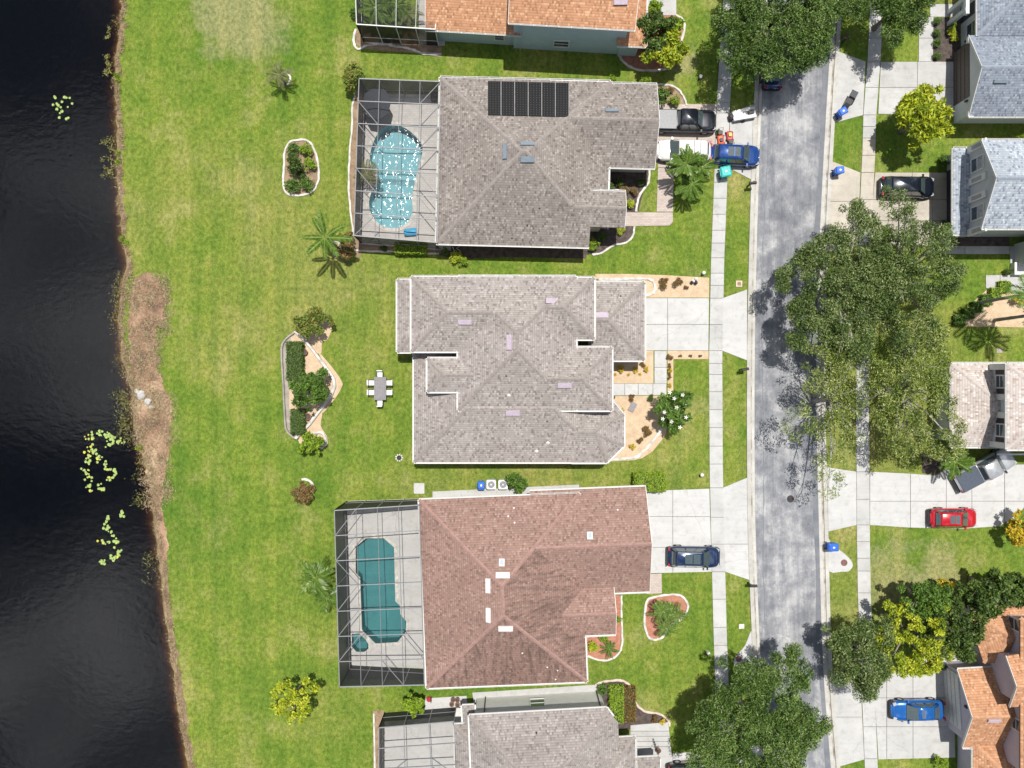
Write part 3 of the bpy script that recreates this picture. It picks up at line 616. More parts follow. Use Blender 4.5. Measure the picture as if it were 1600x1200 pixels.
edging([(462, 518), (478, 533), (498, 558), (516, 583), (523, 598), (519, 615), (505, 636), (484, 662), (463, 685)], 'white block retaining kerb on the house side of the gravel island', wd=0.34, ht=0.3, sm=3)
edging([(463, 685), (451, 676), (446, 660), (443, 600), (441, 545), (448, 530), (462, 518)], 'weathered grey block kerb on the lake side of the gravel island', m='greystone', wd=0.22, ht=0.25, sm=3)
edging([(490, 676), (503, 676), (509, 684), (509, 694), (502, 701)], 'white curved kerb hugging the small lime bush by the gravel island', wd=0.26, ht=0.2)
bed('gravel_bed_top', [(930, 428), (980, 428), (1040, 430), (1108, 434), (1108, 465), (1000, 465), (1000, 440), (930, 436)], M['gravel'], sm=0)
edging([(935, 437), (975, 436), (1012, 436), (1022, 443), (1022, 455), (1013, 461), (1005, 461)], 'white looped kerb beside the middle garage', wd=0.3)
bed('gravel_bed_entry', [(950, 562), (985, 562), (985, 547.8), (1021, 548), (1021, 599), (950, 599)], M['gravel'], sm=0)
bed('gravel_bed_lawn', [(1043, 548), (1107, 548), (1107, 561), (1052, 561), (1052, 612), (1043, 612)], M['gravel'], sm=0)
bed('gravel_bed_front', [(950, 619), (1043, 618), (1043, 660), (1040, 680), (1020, 705), (1003, 716), (990, 719), (950, 721), (940, 721)], M['gravel'], sm=0)
edging([(950, 718), (988, 715), (1002, 708), (1020, 689), (1034, 668)], 'white straight kerb crossing the tan gravel front bed', wd=0.32)
bed('red_bed_round', [(1010, 940), (1022, 933), (1045, 929), (1062, 930), (1073, 940), (1073, 955), (1060, 970), (1045, 978), (1037, 993), (1024, 999), (1012, 993), (1007, 970)], M['mulch_red'])
edging([(1010, 940), (1022, 933), (1045, 929), (1062, 930), (1073, 940), (1073, 955), (1060, 970), (1045, 978), (1037, 993), (1024, 999), (1012, 993), (1007, 970)], 'pale kerb ring around the red mulch palm bed', closed=True, wd=0.24)
bed('red_bed_house', [(900, 928), (972, 930), (970, 1000), (968, 1018), (955, 1030), (940, 1031), (900, 1022)], M['mulch_red'], sm=0)
edging([(971, 930), (971, 960), (972, 1000), (968, 1018), (956, 1029), (940, 1031), (918, 1025)], 'pale kerb around the red mulch strip beside the red roof', wd=0.22)
bed('dark_bed', [(930, 1070), (945, 1064), (970, 1063), (985, 1072), (990, 1095), (1005, 1110), (1030, 1115), (1043, 1125), (1045, 1134), (985, 1140), (940, 1140)], M['mulch_dark'], sm=0)
edging([(930, 1070), (945, 1064), (970, 1063), (985, 1072), (991, 1095), (1006, 1110), (1030, 1115), (1043, 1124), (1046, 1134)], 'pink curving kerb around the dark mulch bed with clipped hedges', m='stone_pink', wd=0.24)
bed('entry_bed', [(935, 262), (1020, 262), (1013, 280), (1005, 300), (997, 332), (935, 332)], M['mulch_dark'], sm=0)
edging([(1014, 263), (1013, 285), (1000, 303), (996, 316), (994, 331)], 'white kerb between entry shrubs and the small front grass wedge', wd=0.24)
bed('corner_bed', [(910, 354), (992, 354), (989, 370), (980, 380), (958, 385), (940, 396), (915, 398)], M['mulch_dark'], z=0.024, sm=0)
edging([(991, 354), (989, 368), (978, 379), (958, 384), (940, 395), (925, 398)], 'white kerb sweeping round the shrubs at the entry porch corner', wd=0.22)
bed('garage_corner_bed', [(1005, 132), (1040, 133), (1055, 136), (1066, 146), (1070, 166), (1005, 166)], M['soil'], sm=0)
edging([(1010, 133), (1040, 133), (1057, 138), (1067, 150), (1073, 165)], 'pale kerb curving round the garage corner shrubs', wd=0.22)
bed('blue_house_bed', [(960, 70), (1000, 20), (1057, 24), (1068, 34), (1066, 60), (1062, 85), (1040, 110), (1000, 110), (978, 102)], M['mulch_red'], sm=0)
edging([(1056, 24), (1067, 32), (1069, 48), (1064, 66), (1058, 92), (1040, 108), (1005, 110), (985, 105), (972, 95), (967, 86)], 'white kerb round the yellow croton bed at the blue house', wd=0.24)
bed('top_cage_bed', [(560, 40), (690, 46), (690, 90), (640, 82), (600, 80), (568, 76), (556, 70), (556, 50)], M['soil'], sm=0)
edging([(556, 46), (553, 60), (555, 73), (562, 77), (570, 73), (590, 69), (620, 73), (648, 79), (662, 84), (690, 85)], 'wavy white kerb along the tropical cage screen wall', wd=0.26)
bed('upper_right_bed', [(1457, 28), (1500, 28), (1500, 96), (1457, 96)], M['mulch_dark'], sm=0)
bed('right_gravel_bed', [(1492, 505), (1505, 488), (1520, 472), (1545, 450), (1575, 450), (1640, 455), (1640, 512), (1500, 510)], M['gravel'], sm=0)
bed('dark_strip_bed', [(1456, 360), (1577, 360), (1577, 384), (1456, 384)], M['mulch_dark'], z=0.014, sm=0)
bed('palm_root_bed', [(1440, 715), (1470, 700), (1495, 715), (1480, 729), (1467, 739), (1460, 742), (1441, 739)], M['mulch_dark'], sm=0)
bed('lower_right_bed', [(1440, 1000), (1500, 1000), (1500, 1026), (1440, 1019)], M['soil'], sm=0)
bed('cage_foot_bed', [(583, 1110), (600, 1110), (592, 1330), (583, 1330)], M['soil'], sm=0)
edging([(584, 1114), (586, 1200), (586, 1320)], 'pale kerb along the low screened cage wall', wd=0.18, sm=0)
bed('back_strip_bed', [(684, 382), (918, 388), (916, 404), (800, 402), (735, 404), (700, 402), (684, 398)], M['mulch_dark'], sm=0, z=0.014)
# ---------------------------------------------------------------- houses
def rect(p0, p1, z, th):
    # oriented rectangle through two opposite eave corners (photo px, height z), th = clockwise turn in degrees
    a, b_ = P(*p0, z), P(*p1, z); r = math.radians(-th); co, si = math.cos(r), math.sin(r)
    loc = lambda v: (v.x * co + v.y * si, -v.x * si + v.y * co); g = lambda q: (q[0] * co - q[1] * si, q[0] * si + q[1] * co)
    (xa, ya), (xb, yb) = loc(a), loc(b_); x0, x1, y0, y1 = min(xa, xb), max(xa, xb), min(ya, yb), max(ya, yb)
    return [g((x0, y1)), g((x1, y1)), g((x1, y0)), g((x0, y0))]          # NW NE SE SW : edges N E S W
class House:
    def __init__(s, label, anchor, mats, pitch=0.42):
        s.root = empty('house', P(*anchor), label, 'house'); s.m = mats; s.pl = []; s.capq = []; s.pitch = pitch; s.k = 0
    def part(s, name, bb, m, parent=None, smooth=False): return bb.build(name, M[m] if isinstance(m, str) else m, parent or s.root, smooth)
    def volume(s, poly, z, gables=(), pitch=None, cuts=(), wall=True, inset=0.42, gutter=True, caps=True, shingle=None, gutters=None, wall_m=None, z_wall0=-0.05, inner=(), by_edge={}, nocap=()):
        pt = pitch or s.pitch; s.k += 1; z = z + 0.004 * s.k
        gables = tuple(gables) + tuple(inner); n_ = len(poly)
        if area(poly) > 0: pass
        else: poly = poly                                             # clockwise seen from above
        ed = []
        for i in range(n_):
            a, c = Vector(poly[i]), Vector(poly[(i + 1) % n_]); d = (c - a).normalized()
            inn = Vector((d.y, -d.x)) if area(poly) < 0 else Vector((-d.y, d.x))
            ed.append((a, c, d, inn))
        sh_m = M[shingle or s.m['shingle']]
        slopes = [i for i in range(n_) if i not in gables]
        def hcoef(i):
            a, c, d, inn = ed[i]; return (pt * inn.x, pt * inn.y, z - pt * (inn.x * a.x + inn.y * a.y))
        cut_polys = [list(c) for c in cuts]
        def subtract(q, cp):
            out = []; rest = q; m2 = len(cp); sg = 1 if area(cp) > 0 else -1
            for i in range(m2):
                a, c = cp[i], cp[(i + 1) % m2]; dx_, dy_ = c[0] - a[0], c[1] - a[1]
                nx_, ny_ = (dy_ * sg, -dx_ * sg); cc = nx_ * a[0] + ny_ * a[1]
                o_ = clip(rest, -nx_, -ny_, -cc)
                if o_ and abs(area(o_)) > 0.02: out.append(o_)
                rest = clip(rest, nx_, ny_, cc)
                if not rest: break
            return out
        for i in slopes:
            A = hcoef(i); q = list(poly)
            for j in slopes:
                if j == i or not q: continue
                B = hcoef(j); q = clip(q, A[0] - B[0], A[1] - B[1], B[2] - A[2] + 1e-9)
            if not q or abs(area(q)) < 0.05: continue
            pieces = [q]
            for cp in cut_polys: pieces = [o_ for p in pieces for o_ in subtract(p, cp)]
            a, c, d, inn = ed[i]; bb = MB()
            for p in pieces:
                if area(p) < 0: p = p[::-1]
                s.pl.append((p, A, s.k)); m2 = len(p)
                top = [(x, y, A[0] * x + A[1] * y + A[2]) for x, y in p]; bot = [(x, y, zz - 0.14) for x, y, zz in top]
                uvf = lambda x, y: ((Vector((x, y)) - a).dot(d), (Vector((x, y)) - a).dot(inn) * math.sqrt(1 + pt * pt))
                ut = [uvf(x, y) for x, y, _ in top]
                fs = [tuple(range(m2)), tuple(range(m2, 2 * m2))[::-1]] + [(k + m2, (k + 1) % m2 + m2, (k + 1) % m2, k) for k in range(m2)]
                us = [ut, ut[::-1]] + [[(0, 0)] * 4] * m2
                bb.add(top + bot, fs, us)
                if gutter and (gutters is None or i in gutters):
                    for k in range(m2):
                        u0, u1 = Vector(p[k]), Vector(p[(k + 1) % m2])
                        if abs((u0 - a).dot(inn)) < 0.01 and abs((u1 - a).dot(inn)) < 0.01 and (u1 - u0).length > 0.4:
                            o_ = -inn * 0.075; g = MB()
                            for (off, wd, ht, dz) in ((-inn * 0.128, 0.025, 0.13, -0.03), (-inn * 0.022, 0.025, 0.10, -0.055), (-inn * 0.075, 0.1, 0.02, -0.105)):
                                g.bar((u0.x + off.x, u0.y + off.y, z + dz), (u1.x + off.x, u1.y + off.y, z + dz), wd, ht)
                            L_ = (u1 - u0).length; nn = int(L_ / 1.0)
                            for q_ in range(nn + 1):
                                pp = u0.lerp(u1, (q_ + 0.02) / (nn + 0.04)) + o_
                                g.bar((pp.x + inn.x * 0.05, pp.y + inn.y * 0.05, z + 0.02), (pp.x - inn.x * 0.06, pp.y - inn.y * 0.06, z + 0.02), 0.05, 0.02)
                            s.part('gutter', g, s.m.get('trim', 'white'))
            s.part('roof_slope', bb, M[by_edge[i]] if i in by_edge else sh_m)
            # ridge and hip caps: shared border with later slopes
            if caps:
                for j in slopes:
                    if j <= i or (i, j) in nocap: continue
                    B = hcoef(j); qq = list(poly)
                    for kk in slopes:
                        if kk in (i, j): continue
                        K = hcoef(kk)
                        if qq: qq = clip(qq, A[0] - K[0], A[1] - K[1], K[2] - A[2] + 1e-9)
                    if not qq: continue
                    e0, e1, e2 = A[0] - B[0], A[1] - B[1], A[2] - B[2]; pts = []
                    for k in range(len(qq)):
                        u0, u1 = qq[k], qq[(k + 1) % len(qq)]
                        f0 = e0 * u0[0] + e1 * u0[1] + e2; f1 = e0 * u1[0] + e1 * u1[1] + e2
                        if abs(f0) < 1e-6: pts.append(Vector(u0))
                        elif f0 * f1 < 0: t = f0 / (f0 - f1); pts.append(Vector(u0).lerp(Vector(u1), t))
                    if len(pts) < 2: continue
                    pa, pb = max(((x, y) for x in pts for y in pts), key=lambda w_: (w_[0] - w_[1]).length)
                    if (pa - pb).length < 0.3: continue
                    mid = (pa + pb) / 2; za = lambda v: A[0] * v.x + A[1] * v.y + A[2]
                    inside_cut = any(all(((cp[(k + 1) % len(cp)][0] - cp[k][0]) * (mid.y - cp[k][1]) - (cp[(k + 1) % len(cp)][1] - cp[k][1]) * (mid.x - cp[k][0])) * (1 if area(cp) > 0 else -1) > 0 for k in range(len(cp))) for cp in cut_polys)
                    if inside_cut: continue
                    s.capq.append((s.k, pa, pb, A, B))
        # gable ends
        for i in gables:
            if i in inner: continue
            a, c, d, inn = ed[i]; ii = inn * inset
            pts = [a + ii, c + ii]; hz = lambda v: min(hcoef(j)[0] * v.x + hcoef(j)[1] * v.y + hcoef(j)[2] for j in slopes)
            top = []; L_ = (c - a).length
            for k in range(0, 21):
                v = a.lerp(c, 0.001 + 0.998 * k / 20) + ii; top.append((v.x, v.y, hz(v) - 0.15))
            g = MB(); thick = inn * 0.1
            ring = [(pts[0].x, pts[0].y, z - 0.4)] + top + [(pts[1].x, pts[1].y, z - 0.4)]
            r2 = [(x + thick.x, y + thick.y, zz) for x, y, zz in ring]; m2 = len(ring)
            g.add(ring + r2, [tuple(range(m2)), tuple(range(m2, 2 * m2))[::-1]] + [(k, k + m2, (k + 1) % m2 + m2, (k + 1) % m2) for k in range(m2)])
            s.part('gable_wall', g, wall_m or s.m['wall'])
            g = MB()
            for k in range(0, 20):
                v0 = a.lerp(c, k / 20) - inn * 0.02; v1 = a.lerp(c, (k + 1) / 20) - inn * 0.02
                if k in (0, 10): st = v0
                if k in (9, 19): g.bar((st.x, st.y, hz(st + inn * 0.03) - 0.09), (v1.x, v1.y, hz(v1 + inn * 0.03) - 0.09), 0.04, 0.2)
            s.part('barge_board', g, s.m.get('trim', 'white'))
        if wall:
            q = list(poly); cn_ = Vector((sum(p[0] for p in poly) / n_, sum(p[1] for p in poly) / n_))
            for a, c, d, inn in ed: q = clip(q, -inn.x, -inn.y, -(inn.x * a.x + inn.y * a.y + inset + 0.006 * s.k))
            ps = [q]
            for cp in cut_polys:
                cc = Vector((sum(p[0] for p in cp) / len(cp), sum(p[1] for p in cp) / len(cp))); big = [tuple(cc + (Vector(p) - cc) * 1.0 + (Vector(p) - cc).normalized() * inset * 1.3) for p in cp]
                ps = [o_ for p in ps for o_ in subtract(p, big)]
            for p in ps:
                if p: s.part('wall', MB().prism(p, z_wall0, z - 0.12), wall_m or s.m['wall'])
        return ed
    def z_at(s, x, y):
        best = None
        for p, A, vid in s.pl:
            if all((p[(k + 1) % len(p)][0] - p[k][0]) * (y - p[k][1]) - (p[(k + 1) % len(p)][1] - p[k][1]) * (x - p[k][0]) >= -1e-6 for k in range(len(p))):
                zz = A[0] * x + A[1] * y + A[2]
                if best is None or zz > best[0]: best = (zz, A)
        return best
    def inside(s, p, x, y): return all((p[(k + 1) % len(p)][0] - p[k][0]) * (y - p[k][1]) - (p[(k + 1) % len(p)][1] - p[k][1]) * (x - p[k][0]) >= -2e-3 for k in range(len(p)))
    def finish(s):
        # ridge and hip caps only where the line is not buried in, or flush with, another roof
        for vid, pa, pb, A, B in s.capq:
            n_ = 40; ok = []
            for q in range(n_ + 1):
                v = pa.lerp(pb, 0.004 + 0.992 * q / n_); z = A[0] * v.x + A[1] * v.y + A[2]
                own = any(w_ == vid and s.inside(p, v.x, v.y) for p, A2, w_ in s.pl)
                oth = max([A2[0] * v.x + A2[1] * v.y + A2[2] for p, A2, w_ in s.pl if w_ != vid and s.inside(p, v.x, v.y)], default=-9)
                ok.append(own and oth < z - 0.03)
            q = 0
            while q <= n_:
                if not ok[q]: q += 1; continue
                e = q
                while e < n_ and ok[e + 1]: e += 1
                if e - q >= 2:
                    a, c = pa.lerp(pb, q / n_), pa.lerp(pb, e / n_); za = lambda v: A[0] * v.x + A[1] * v.y + A[2]
                    d3 = Vector((c.x - a.x, c.y - a.y, za(c) - za(a))).normalized(); sd = d3.cross(Vector((0, 0, 1))).normalized(); vs = []
                    for v in (a, c):
                        for t_ in (-0.15, 0, 0.15):
                            x, y = v.x + sd.x * t_, v.y + sd.y * t_
                            vs.append((x, y, min(za(Vector((x, y))), B[0] * x + B[1] * y + B[2]) + 0.025 if t_ else za(v) + 0.045))
                    s.part('ridge_cap', MB().add(vs, [(0, 1, 4, 3), (1, 2, 5, 4)]), s.m.get('cap', 'cap_grey'))
                q = e + 1
    def on_roof(s, px, py):
        z = 4.0; r = None
        for _ in range(12):
            v = P(px, py, z); r = s.z_at(v.x, v.y)
            if r is None: return P(px, py, z), (0, 0, z)
            z = r[0]
        return P(px, py, z), r[1]
    def vent(s, px, py, wpx, hpx, m, hgt=0.16, name='roof_vent', kindm=None):
        v, A = s.on_roof(px, py); k = (1 - v.z / H) / S; wd, hd = wpx * k, hpx * k; bb = MB()
        up = Vector((-A[0], -A[1], 1)).normalized(); ex = Vector((1, 0, A[0])).normalized(); ey = up.cross(ex).normalized()
        vs = []
        for t, f in ((-0.05, 1.0), (hgt * 0.75, 1.0), (hgt, 0.9)):
            for x, y in ((-1, -1), (1, -1), (1, 1), (-1, 1)): vs.append(v + ex * (x * wd / 2 * f) + ey * (y * hd / 2 * f) + up * t)
        bb.add(vs, [(8, 9, 10, 11)] + [(r * 4 + k2, r * 4 + (k2 + 1) % 4, r * 4 + 4 + (k2 + 1) % 4, r * 4 + 4 + k2) for r in (0, 1) for k2 in range(4)])
        return s.part(name, bb, m), v, up, ex, ey
    def pipe(s, px, py, m='vent_white', r=0.07, h=0.3):
        v, A = s.on_roof(px, py); bb = MB()
        bb.lathe((v.x, v.y, v.z - 0.08), [(0.0, h), (r, h), (r, 0.1), (r * 2, 0.06), (r * 2, 0.0)], 8); s.part('vent_pipe', bb, m)
    def skylight(s, px, py, wpx, hpx):
        o, v, up, ex, ey = s.vent(px, py, wpx, hpx, 'white', 0.14, 'skylight'); k = (1 - v.z / H) / S
        vs = [v + ex * (x * wpx * k * 0.3) + ey * (y * hpx * k * 0.33) + up * 0.15 for x, y in ((-1, -1), (1, -1), (1, 1), (-1, 1))]
        MB().add(vs, [(0, 1, 2, 3)]).build('skylight_pane', M['sky_pane'], o)
M['sky_pane'] = plain('skylight_pane', (0.36, 0.44, 0.52), 0.15, spec=0.6)

def window(h, origin, along, w_, z0, z1, out, m='glass', frame='white', bars=1, shutters=None, name='window'):
    # origin: wall point (x,y) at the window centre; along: unit vector along the wall; out: outward normal
    o2 = Vector(origin); al = Vector(along); ou = Vector(out); bb = MB()
    def slab_(u0, u1, a, c, t0, t1, tgt):
        vs = []
        for t in (t0, t1):
            for u, zz in ((u0, a), (u1, a), (u1, c), (u0, c)): q = o2 + al * u + ou * t; vs.append((q.x, q.y, zz))
        tgt.add(vs, [(0, 1, 2, 3), (7, 6, 5, 4), (0, 4, 5, 1), (1, 5, 6, 2), (2, 6, 7, 3), (3, 7, 4, 0)])
    f = 0.1
    slab_(-w_ / 2 - f, w_ / 2 + f, z0 - f, z0, -0.02, 0.08, bb); slab_(-w_ / 2 - f, w_ / 2 + f, z1, z1 + f, -0.02, 0.07, bb)
    slab_(-w_ / 2 - f, -w_ / 2, z0, z1, -0.02, 0.065, bb); slab_(w_ / 2, w_ / 2 + f, z0, z1, -0.02, 0.065, bb)
    for k in range(1, bars + 1): slab_(-w_ / 2, w_ / 2, z0 + (z1 - z0) * k / (bars + 1) - 0.025, z0 + (z1 - z0) * k / (bars + 1) + 0.025, 0.0, 0.05, bb)
    wf = h.part(name, bb, frame)
    g = MB(); slab_(-w_ / 2, w_ / 2, z0, z1, -0.02, 0.02, g); g.build('pane', M[m], wf)
    if shutters:
        for sx in (-1, 1):
            g = MB(); c0 = sx * (w_ / 2 + f + 0.22); slab_(c0 - 0.2, c0 + 0.2, z0 - 0.05, z1 + 0.05, 0.0, 0.06, g)
            for q in range(5): zz = z0 + (z1 - z0) * (q + .5) / 5; slab_(c0 - 0.16, c0 + 0.16, zz - 0.05, zz + 0.05, 0.06, 0.075, g)
            h.part('shutter', g, shutters)

GREY = dict(shingle='shingle_grey', wall='wall_cream', cap='cap_grey')
# --- house with the roof solar mats
h2 = House('house with grey shingle hip roof, black solar mats and kidney pool', (800, 300), GREY)
t2 = 1.4; Z = 2.75
h2.volume(rect((688, 121), (948, 387), Z, t2), Z, cuts=[rect((921, 357), (1000, 420), Z, t2)])
h2.volume(rect((860, 128), (1023, 263), Z, t2), Z, gables=(1,), inner=(3,))
h2.volume(rect((880, 297), (976, 356), 3.4, t2), 3.4, gables=(1,), inner=(3,), wall=False, gutters=(0,))
for q in ((962, 310), (962, 342)):
    v = P(q[0] - 6, q[1] + 4); h2.part('porch_column', MB().box((v.x, v.y, 1.6), (0.35, 0.35, 3.3)), 'wall_cream')
for (x, y, a, c) in ((956, 173.5, 21, 6), (824, 225.5, 22, 7), (824, 249, 22, 9), (789.5, 237, 7, 24)): h2.vent(x, y, a, c, 'vent_slate')
for (x, y) in ((843, 325), (824, 351), (800, 372)): h2.pipe(x, y, 'black', 0.05, 0.2)
# solar heating mats
for k in range(6):
    x0, x1 = 762 + 21.2 * k + 0.5, 762 + 21.2 * (k + 1) - 0.5; q = []
    for (x, y) in ((x0, 128.5 + 0.024 * (x0 - 762)), (x1, 128.5 + 0.024 * (x1 - 762)), (x1, 180.5 + 0.024 * (x1 - 762)), (x0, 180.5 + 0.024 * (x0 - 762))):
        v, A = h2.on_roof(x, y); q.append(v)
    up = Vector((-A[0], -A[1], 1)).normalized(); bb = MB()
    vs = [p + up * 0.02 for p in q] + [p + up * 0.07 for p in q]
    bb.add(vs, [(3, 2, 1, 0)[::-1], (4, 5, 6, 7)[::-1], (0, 1, 5, 4), (1, 2, 6, 5), (2, 3, 7, 6), (3, 0, 4, 7)])
    mat_ = h2.part('solar_mat', bb, 'solar'); g = MB()
    for j in range(9):
        t = (j + 0.5) / 9; a = q[0].lerp(q[1], t) + up * 0.085; c = q[3].lerp(q[2], t) + up * 0.085
        if j % 2: 
            for u in range(14): g.bar(a.lerp(c, (u + 0.25) / 14), a.lerp(c, (u + 0.6) / 14), 0.03, 0.03, up)
    gg = g.build('tube', M['solar_rib'], mat_); gg['kind'] = 'stuff'
    MB().bar(q[1] + up * 0.09, q[2] + up * 0.09, 0.05, 0.04, up).build('strap', M['alu'], mat_)
    MB().bar(q[0] + up * 0.06, q[1] + up * 0.06, 0.09, 0.09, up).build('header_pipe', M['black'], mat_)

# --- the middle house
TAUPE = dict(shingle='shingle_taupe', wall='wall_cream', cap='cap_grey')
hm = House('middle house with many overlapping taupe hip roofs and lilac vents', (800, 580), TAUPE)
U, L_ = 4.45, 2.7
hm.volume(rect((716, 432), (900, 641), U, 0), U)
hm.volume(rect((643, 432.5), (812, 549), U, 0), U, inner=(1,))
hm.volume(rect((800, 434), (928.5, 530), U, 0), U, inner=(3,))
hm.volume(rect((668, 560), (800, 612), U, 0), U, inner=(1,), wall=False)
hm.volume(rect((800, 543), (956, 641), U, 0), U, inner=(3,))
hm.volume(rect((647, 553), (948, 722), L_, 0), L_, nocap=((0, 2),))
hm.volume(W2([(893, 626), (957, 626), (975, 648), (975, 696), (948, 722.5), (893, 722.5)], L_), L_ + .01, inner=(5,))
hm.volume(rect((918, 441), (1007, 563), L_, 0), L_, inner=(3,))
hm.volume(rect((621, 437), (690, 550), 2.6, 0), 2.6, inner=(1,), wall=False)
hm.part('wall', MB().prism(W2([(640, 450), (720, 450), (720, 545), (640, 545)], 0), 0, 2.5), 'wall_cream')
for (x, y, a, c) in ((726, 503, 22, 8), (796, 535, 9, 24), (862, 470, 21, 9), (940, 493, 21, 10), (882, 602, 22, 8), (801, 645, 22, 9)): hm.vent(x, y, a, c, 'vent_lilac', 0.14)
for (x, y) in ((795, 617), (856, 691), (838, 704)): hm.pipe(x, y, 'vent_white', 0.09, 0.3)
for (x, y) in ((970, 463), (855, 658), (791, 587)): hm.pipe(x, y, 'black', 0.05, 0.2)

# --- the red-roofed house
hr = House('house with rust red shingle roof, pale vents and teal rectangular pool', (790, 920), dict(shingle='shingle_red', wall='wall_white', cap='cap_red'), 0.42)
t3 = -2.3
hr.volume(rect((655, 781), (917, 1065), 2.95, t3), 2.95, by_edge={1: 'shingle_red_grimy', 2: 'shingle_red_grimy'})
hr.volume(rect((828, 767.5), (1015, 924), Z, t3), Z, gables=(1,), inner=(3,))
hr.volume(rect((870, 920), (962, 991), 2.95, t3), 2.95, gables=(1,), inner=(3,))
for (x, y, a, c) in ((785.5, 899, 22, 9.5), (763, 915, 8, 23), (763.5, 961, 8, 23), (790, 981.5, 23, 9)): hr.vent(x, y, a, c, 'vent_white', 0.16)
hr.skylight(784, 879, 9, 12); hr.skylight(921.5, 837, 9, 12)
for (x, y) in ((803, 794), (794, 807), (804, 817), (816, 1020), (855, 1042), (871, 1047), (868, 1061), (965, 797)): hr.pipe(x, y, 'vent_white', 0.05, 0.22)

# --- grey house at the foot of the picture
hb = House('pale walled house with plain grey roof and chamfered bay, partly out of view', (850, 1250), dict(shingle='shingle_lilac', wall='wall_white', cap='cap_grey'))
Zb = 4.3
hb.volume(W2([(733, 1118), (948, 1106), (966.5, 1131), (968, 1169), (955, 1190), (945, 1400), (745, 1410)], Zb), Zb, gutters=(0, 1, 2, 3, 4, 6))
hb.volume(W2([(710, 1132), (760, 1130), (766, 1400), (716, 1402)], 2.7), 2.7, inner=(1,))
hb.volume(W2([(722, 1103), (741, 1102), (742, 1140), (724, 1140)], 2.7), 2.65, inner=(2,), caps=False, wall=False)
hb.volume(W2([(930, 1155), (992.5, 1151), (995, 1400), (930, 1400)], 2.7), 2.7, inner=(3,), wall=False)
hb.volume(W2([(994, 1184), (1031, 1182), (1034, 1400), (996, 1400)], 2.6), 2.6, wall=False)
for q in ((1022, 1192), (985, 1165)):
    v = P(*q); hb.part('porch_column', MB().box((v.x, v.y, 1.25), (0.32, 0.32, 2.5)), 'wall_white')
v0 = P(734, 1118, Zb); v1 = P(948, 1106, Zb); al = Vector((v1.x - v0.x, v1.y - v0.y)).normalized(); inn_ = Vector((al.y, -al.x))
o_ = Vector((v0.x, v0.y)).lerp(Vector((v1.x, v1.y)), 0.5) + inn_ * (0.42 + 0.006)
window(hb, o_, al, 1.2, 1.0, 2.5, -inn_, bars=1)
for t_, zz in ((0.1, 4.2), (0.965, 4.2)):
    q = Vector((v0.x, v0.y)).lerp(Vector((v1.x, v1.y)), t_) + inn_ * 0.38
    hb.part('downspout', MB().box((q.x, q.y, 2.1), (0.09, 0.09, zz)), 'shutter')
hb.pipe(838, 1145, 'black', 0.05, 0.2)

# --- pale blue house at the top
ht = House('pale blue two storey house with orange shingle roof, partly out of view', (850, -30), dict(shingle='shingle_orange', wall='wall_blue', cap='cap_orange'))
tt = 3.3
ht.volume(rect((676, -150), (815, 55), 2.8, tt), 2.8, gables=(1, 3))
ht.volume(rect((806, -170), (992, 47), 5.3, tt), 5.3, gables=(1, 3))
ht.volume(W2([(960, -120), (1012, -118), (1009, 73), (964, 71)], 2.8), 2.8, inner=(3,))
ht.vent(969.5, 4, 22, 7, 'vent_lilac')
def wall_pts(p0, p1, z, inset):
    a = P(*p0, z); c = P(*p1, z); a2 = Vector((a.x, a.y)); c2 = Vector((c.x, c.y)); d = (c2 - a2).normalized(); nn = Vector((-d.y, d.x)); return a2, c2, d, nn
a2, c2, d2, nn2 = wall_pts((683, 47.5), (815, 55), 2.8, .42)
window(ht, a2.lerp(c2, 0.73) + nn2 * 0.425, d2, 0.75, 0.9, 1.7, -nn2)
a2, c2, d2, nn2 = wall_pts((808, 37), (992, 47), 5.3, .42)
window(ht, a2.lerp(c2, 0.40) + nn2 * 0.43, d2, 1.25, 0.9, 1.9, -nn2); window(ht, a2.lerp(c2, 0.36) + nn2 * 0.43, d2, 0.8, 4.15, 4.75, -nn2)
q = a2.lerp(c2, 0.03) + nn2 * 0.36; ht.part('downspout', MB().box((q.x, q.y, 2.6), (0.08, 0.08, 5.2)), 'wall_blue')
q = a2.lerp(c2, 0.005) + nn2 * 0.30

# --- right hand side: slate roofed house
SLATE = dict(shingle='shingle_slate', wall='wall_pale', cap='cap_slate')
h5 = House('pale house with slate blue roof and brown garage door, beside the yellow tree', (1570, 80), SLATE, 0.5)
h5.volume(rect((1514, 55), (1700, 182), 2.8, 0), 2.8, gables=(1, 3), gutters=(2,))
h5.volume(rect((1527, -160), (1760, 56), 2.9, 0), 2.9, gables=(1,), gutters=(3,))
def wx(px, z=0): return P(px, 600, z).x
def wy(py, z=0): return P(800, py, z).y
xw = wx(1514, 2.8) + 0.42
h5.part('garage_door', MB().box((xw - 0.01, (wy(84) + wy(166)) / 2, 1.1), (0.08, wy(84) - wy(166), 2.25)), 'door_brown')
for k in range(3): h5.part('door_rail', MB().box((xw - 0.06, (wy(84) + wy(166)) / 2, 0.55 + 0.55 * k), (0.03, wy(84) - wy(166) - 0.1, 0.03)), 'shutter')
for y in (80, 171): h5.part('wall_lamp', MB().box((xw - 0.1, wy(y), 1.9), (0.14, 0.14, 0.3)), 'black')
xe = wx(1527, 2.9) + 0.42
window(h5, (xe, wy(62)), (0, 1), 1.5, 0.9, 2.3, (-1, 0), bars=1)
for y in (20, 38): h5.part('porch_pillar', MB().box((xe - 1.1, wy(y), 1.3), (0.35, 0.35, 2.6)), 'wall_pale')
h5.part('porch_beam', MB().box((xe - 1.1, wy(14), 2.5), (0.3, 3.6, 0.35)), 'wall_pale')
h5.part('entry_door', MB().box((xe - 0.02, wy(28), 1.15), (0.08, 1.1, 2.3)), 'door_dark')
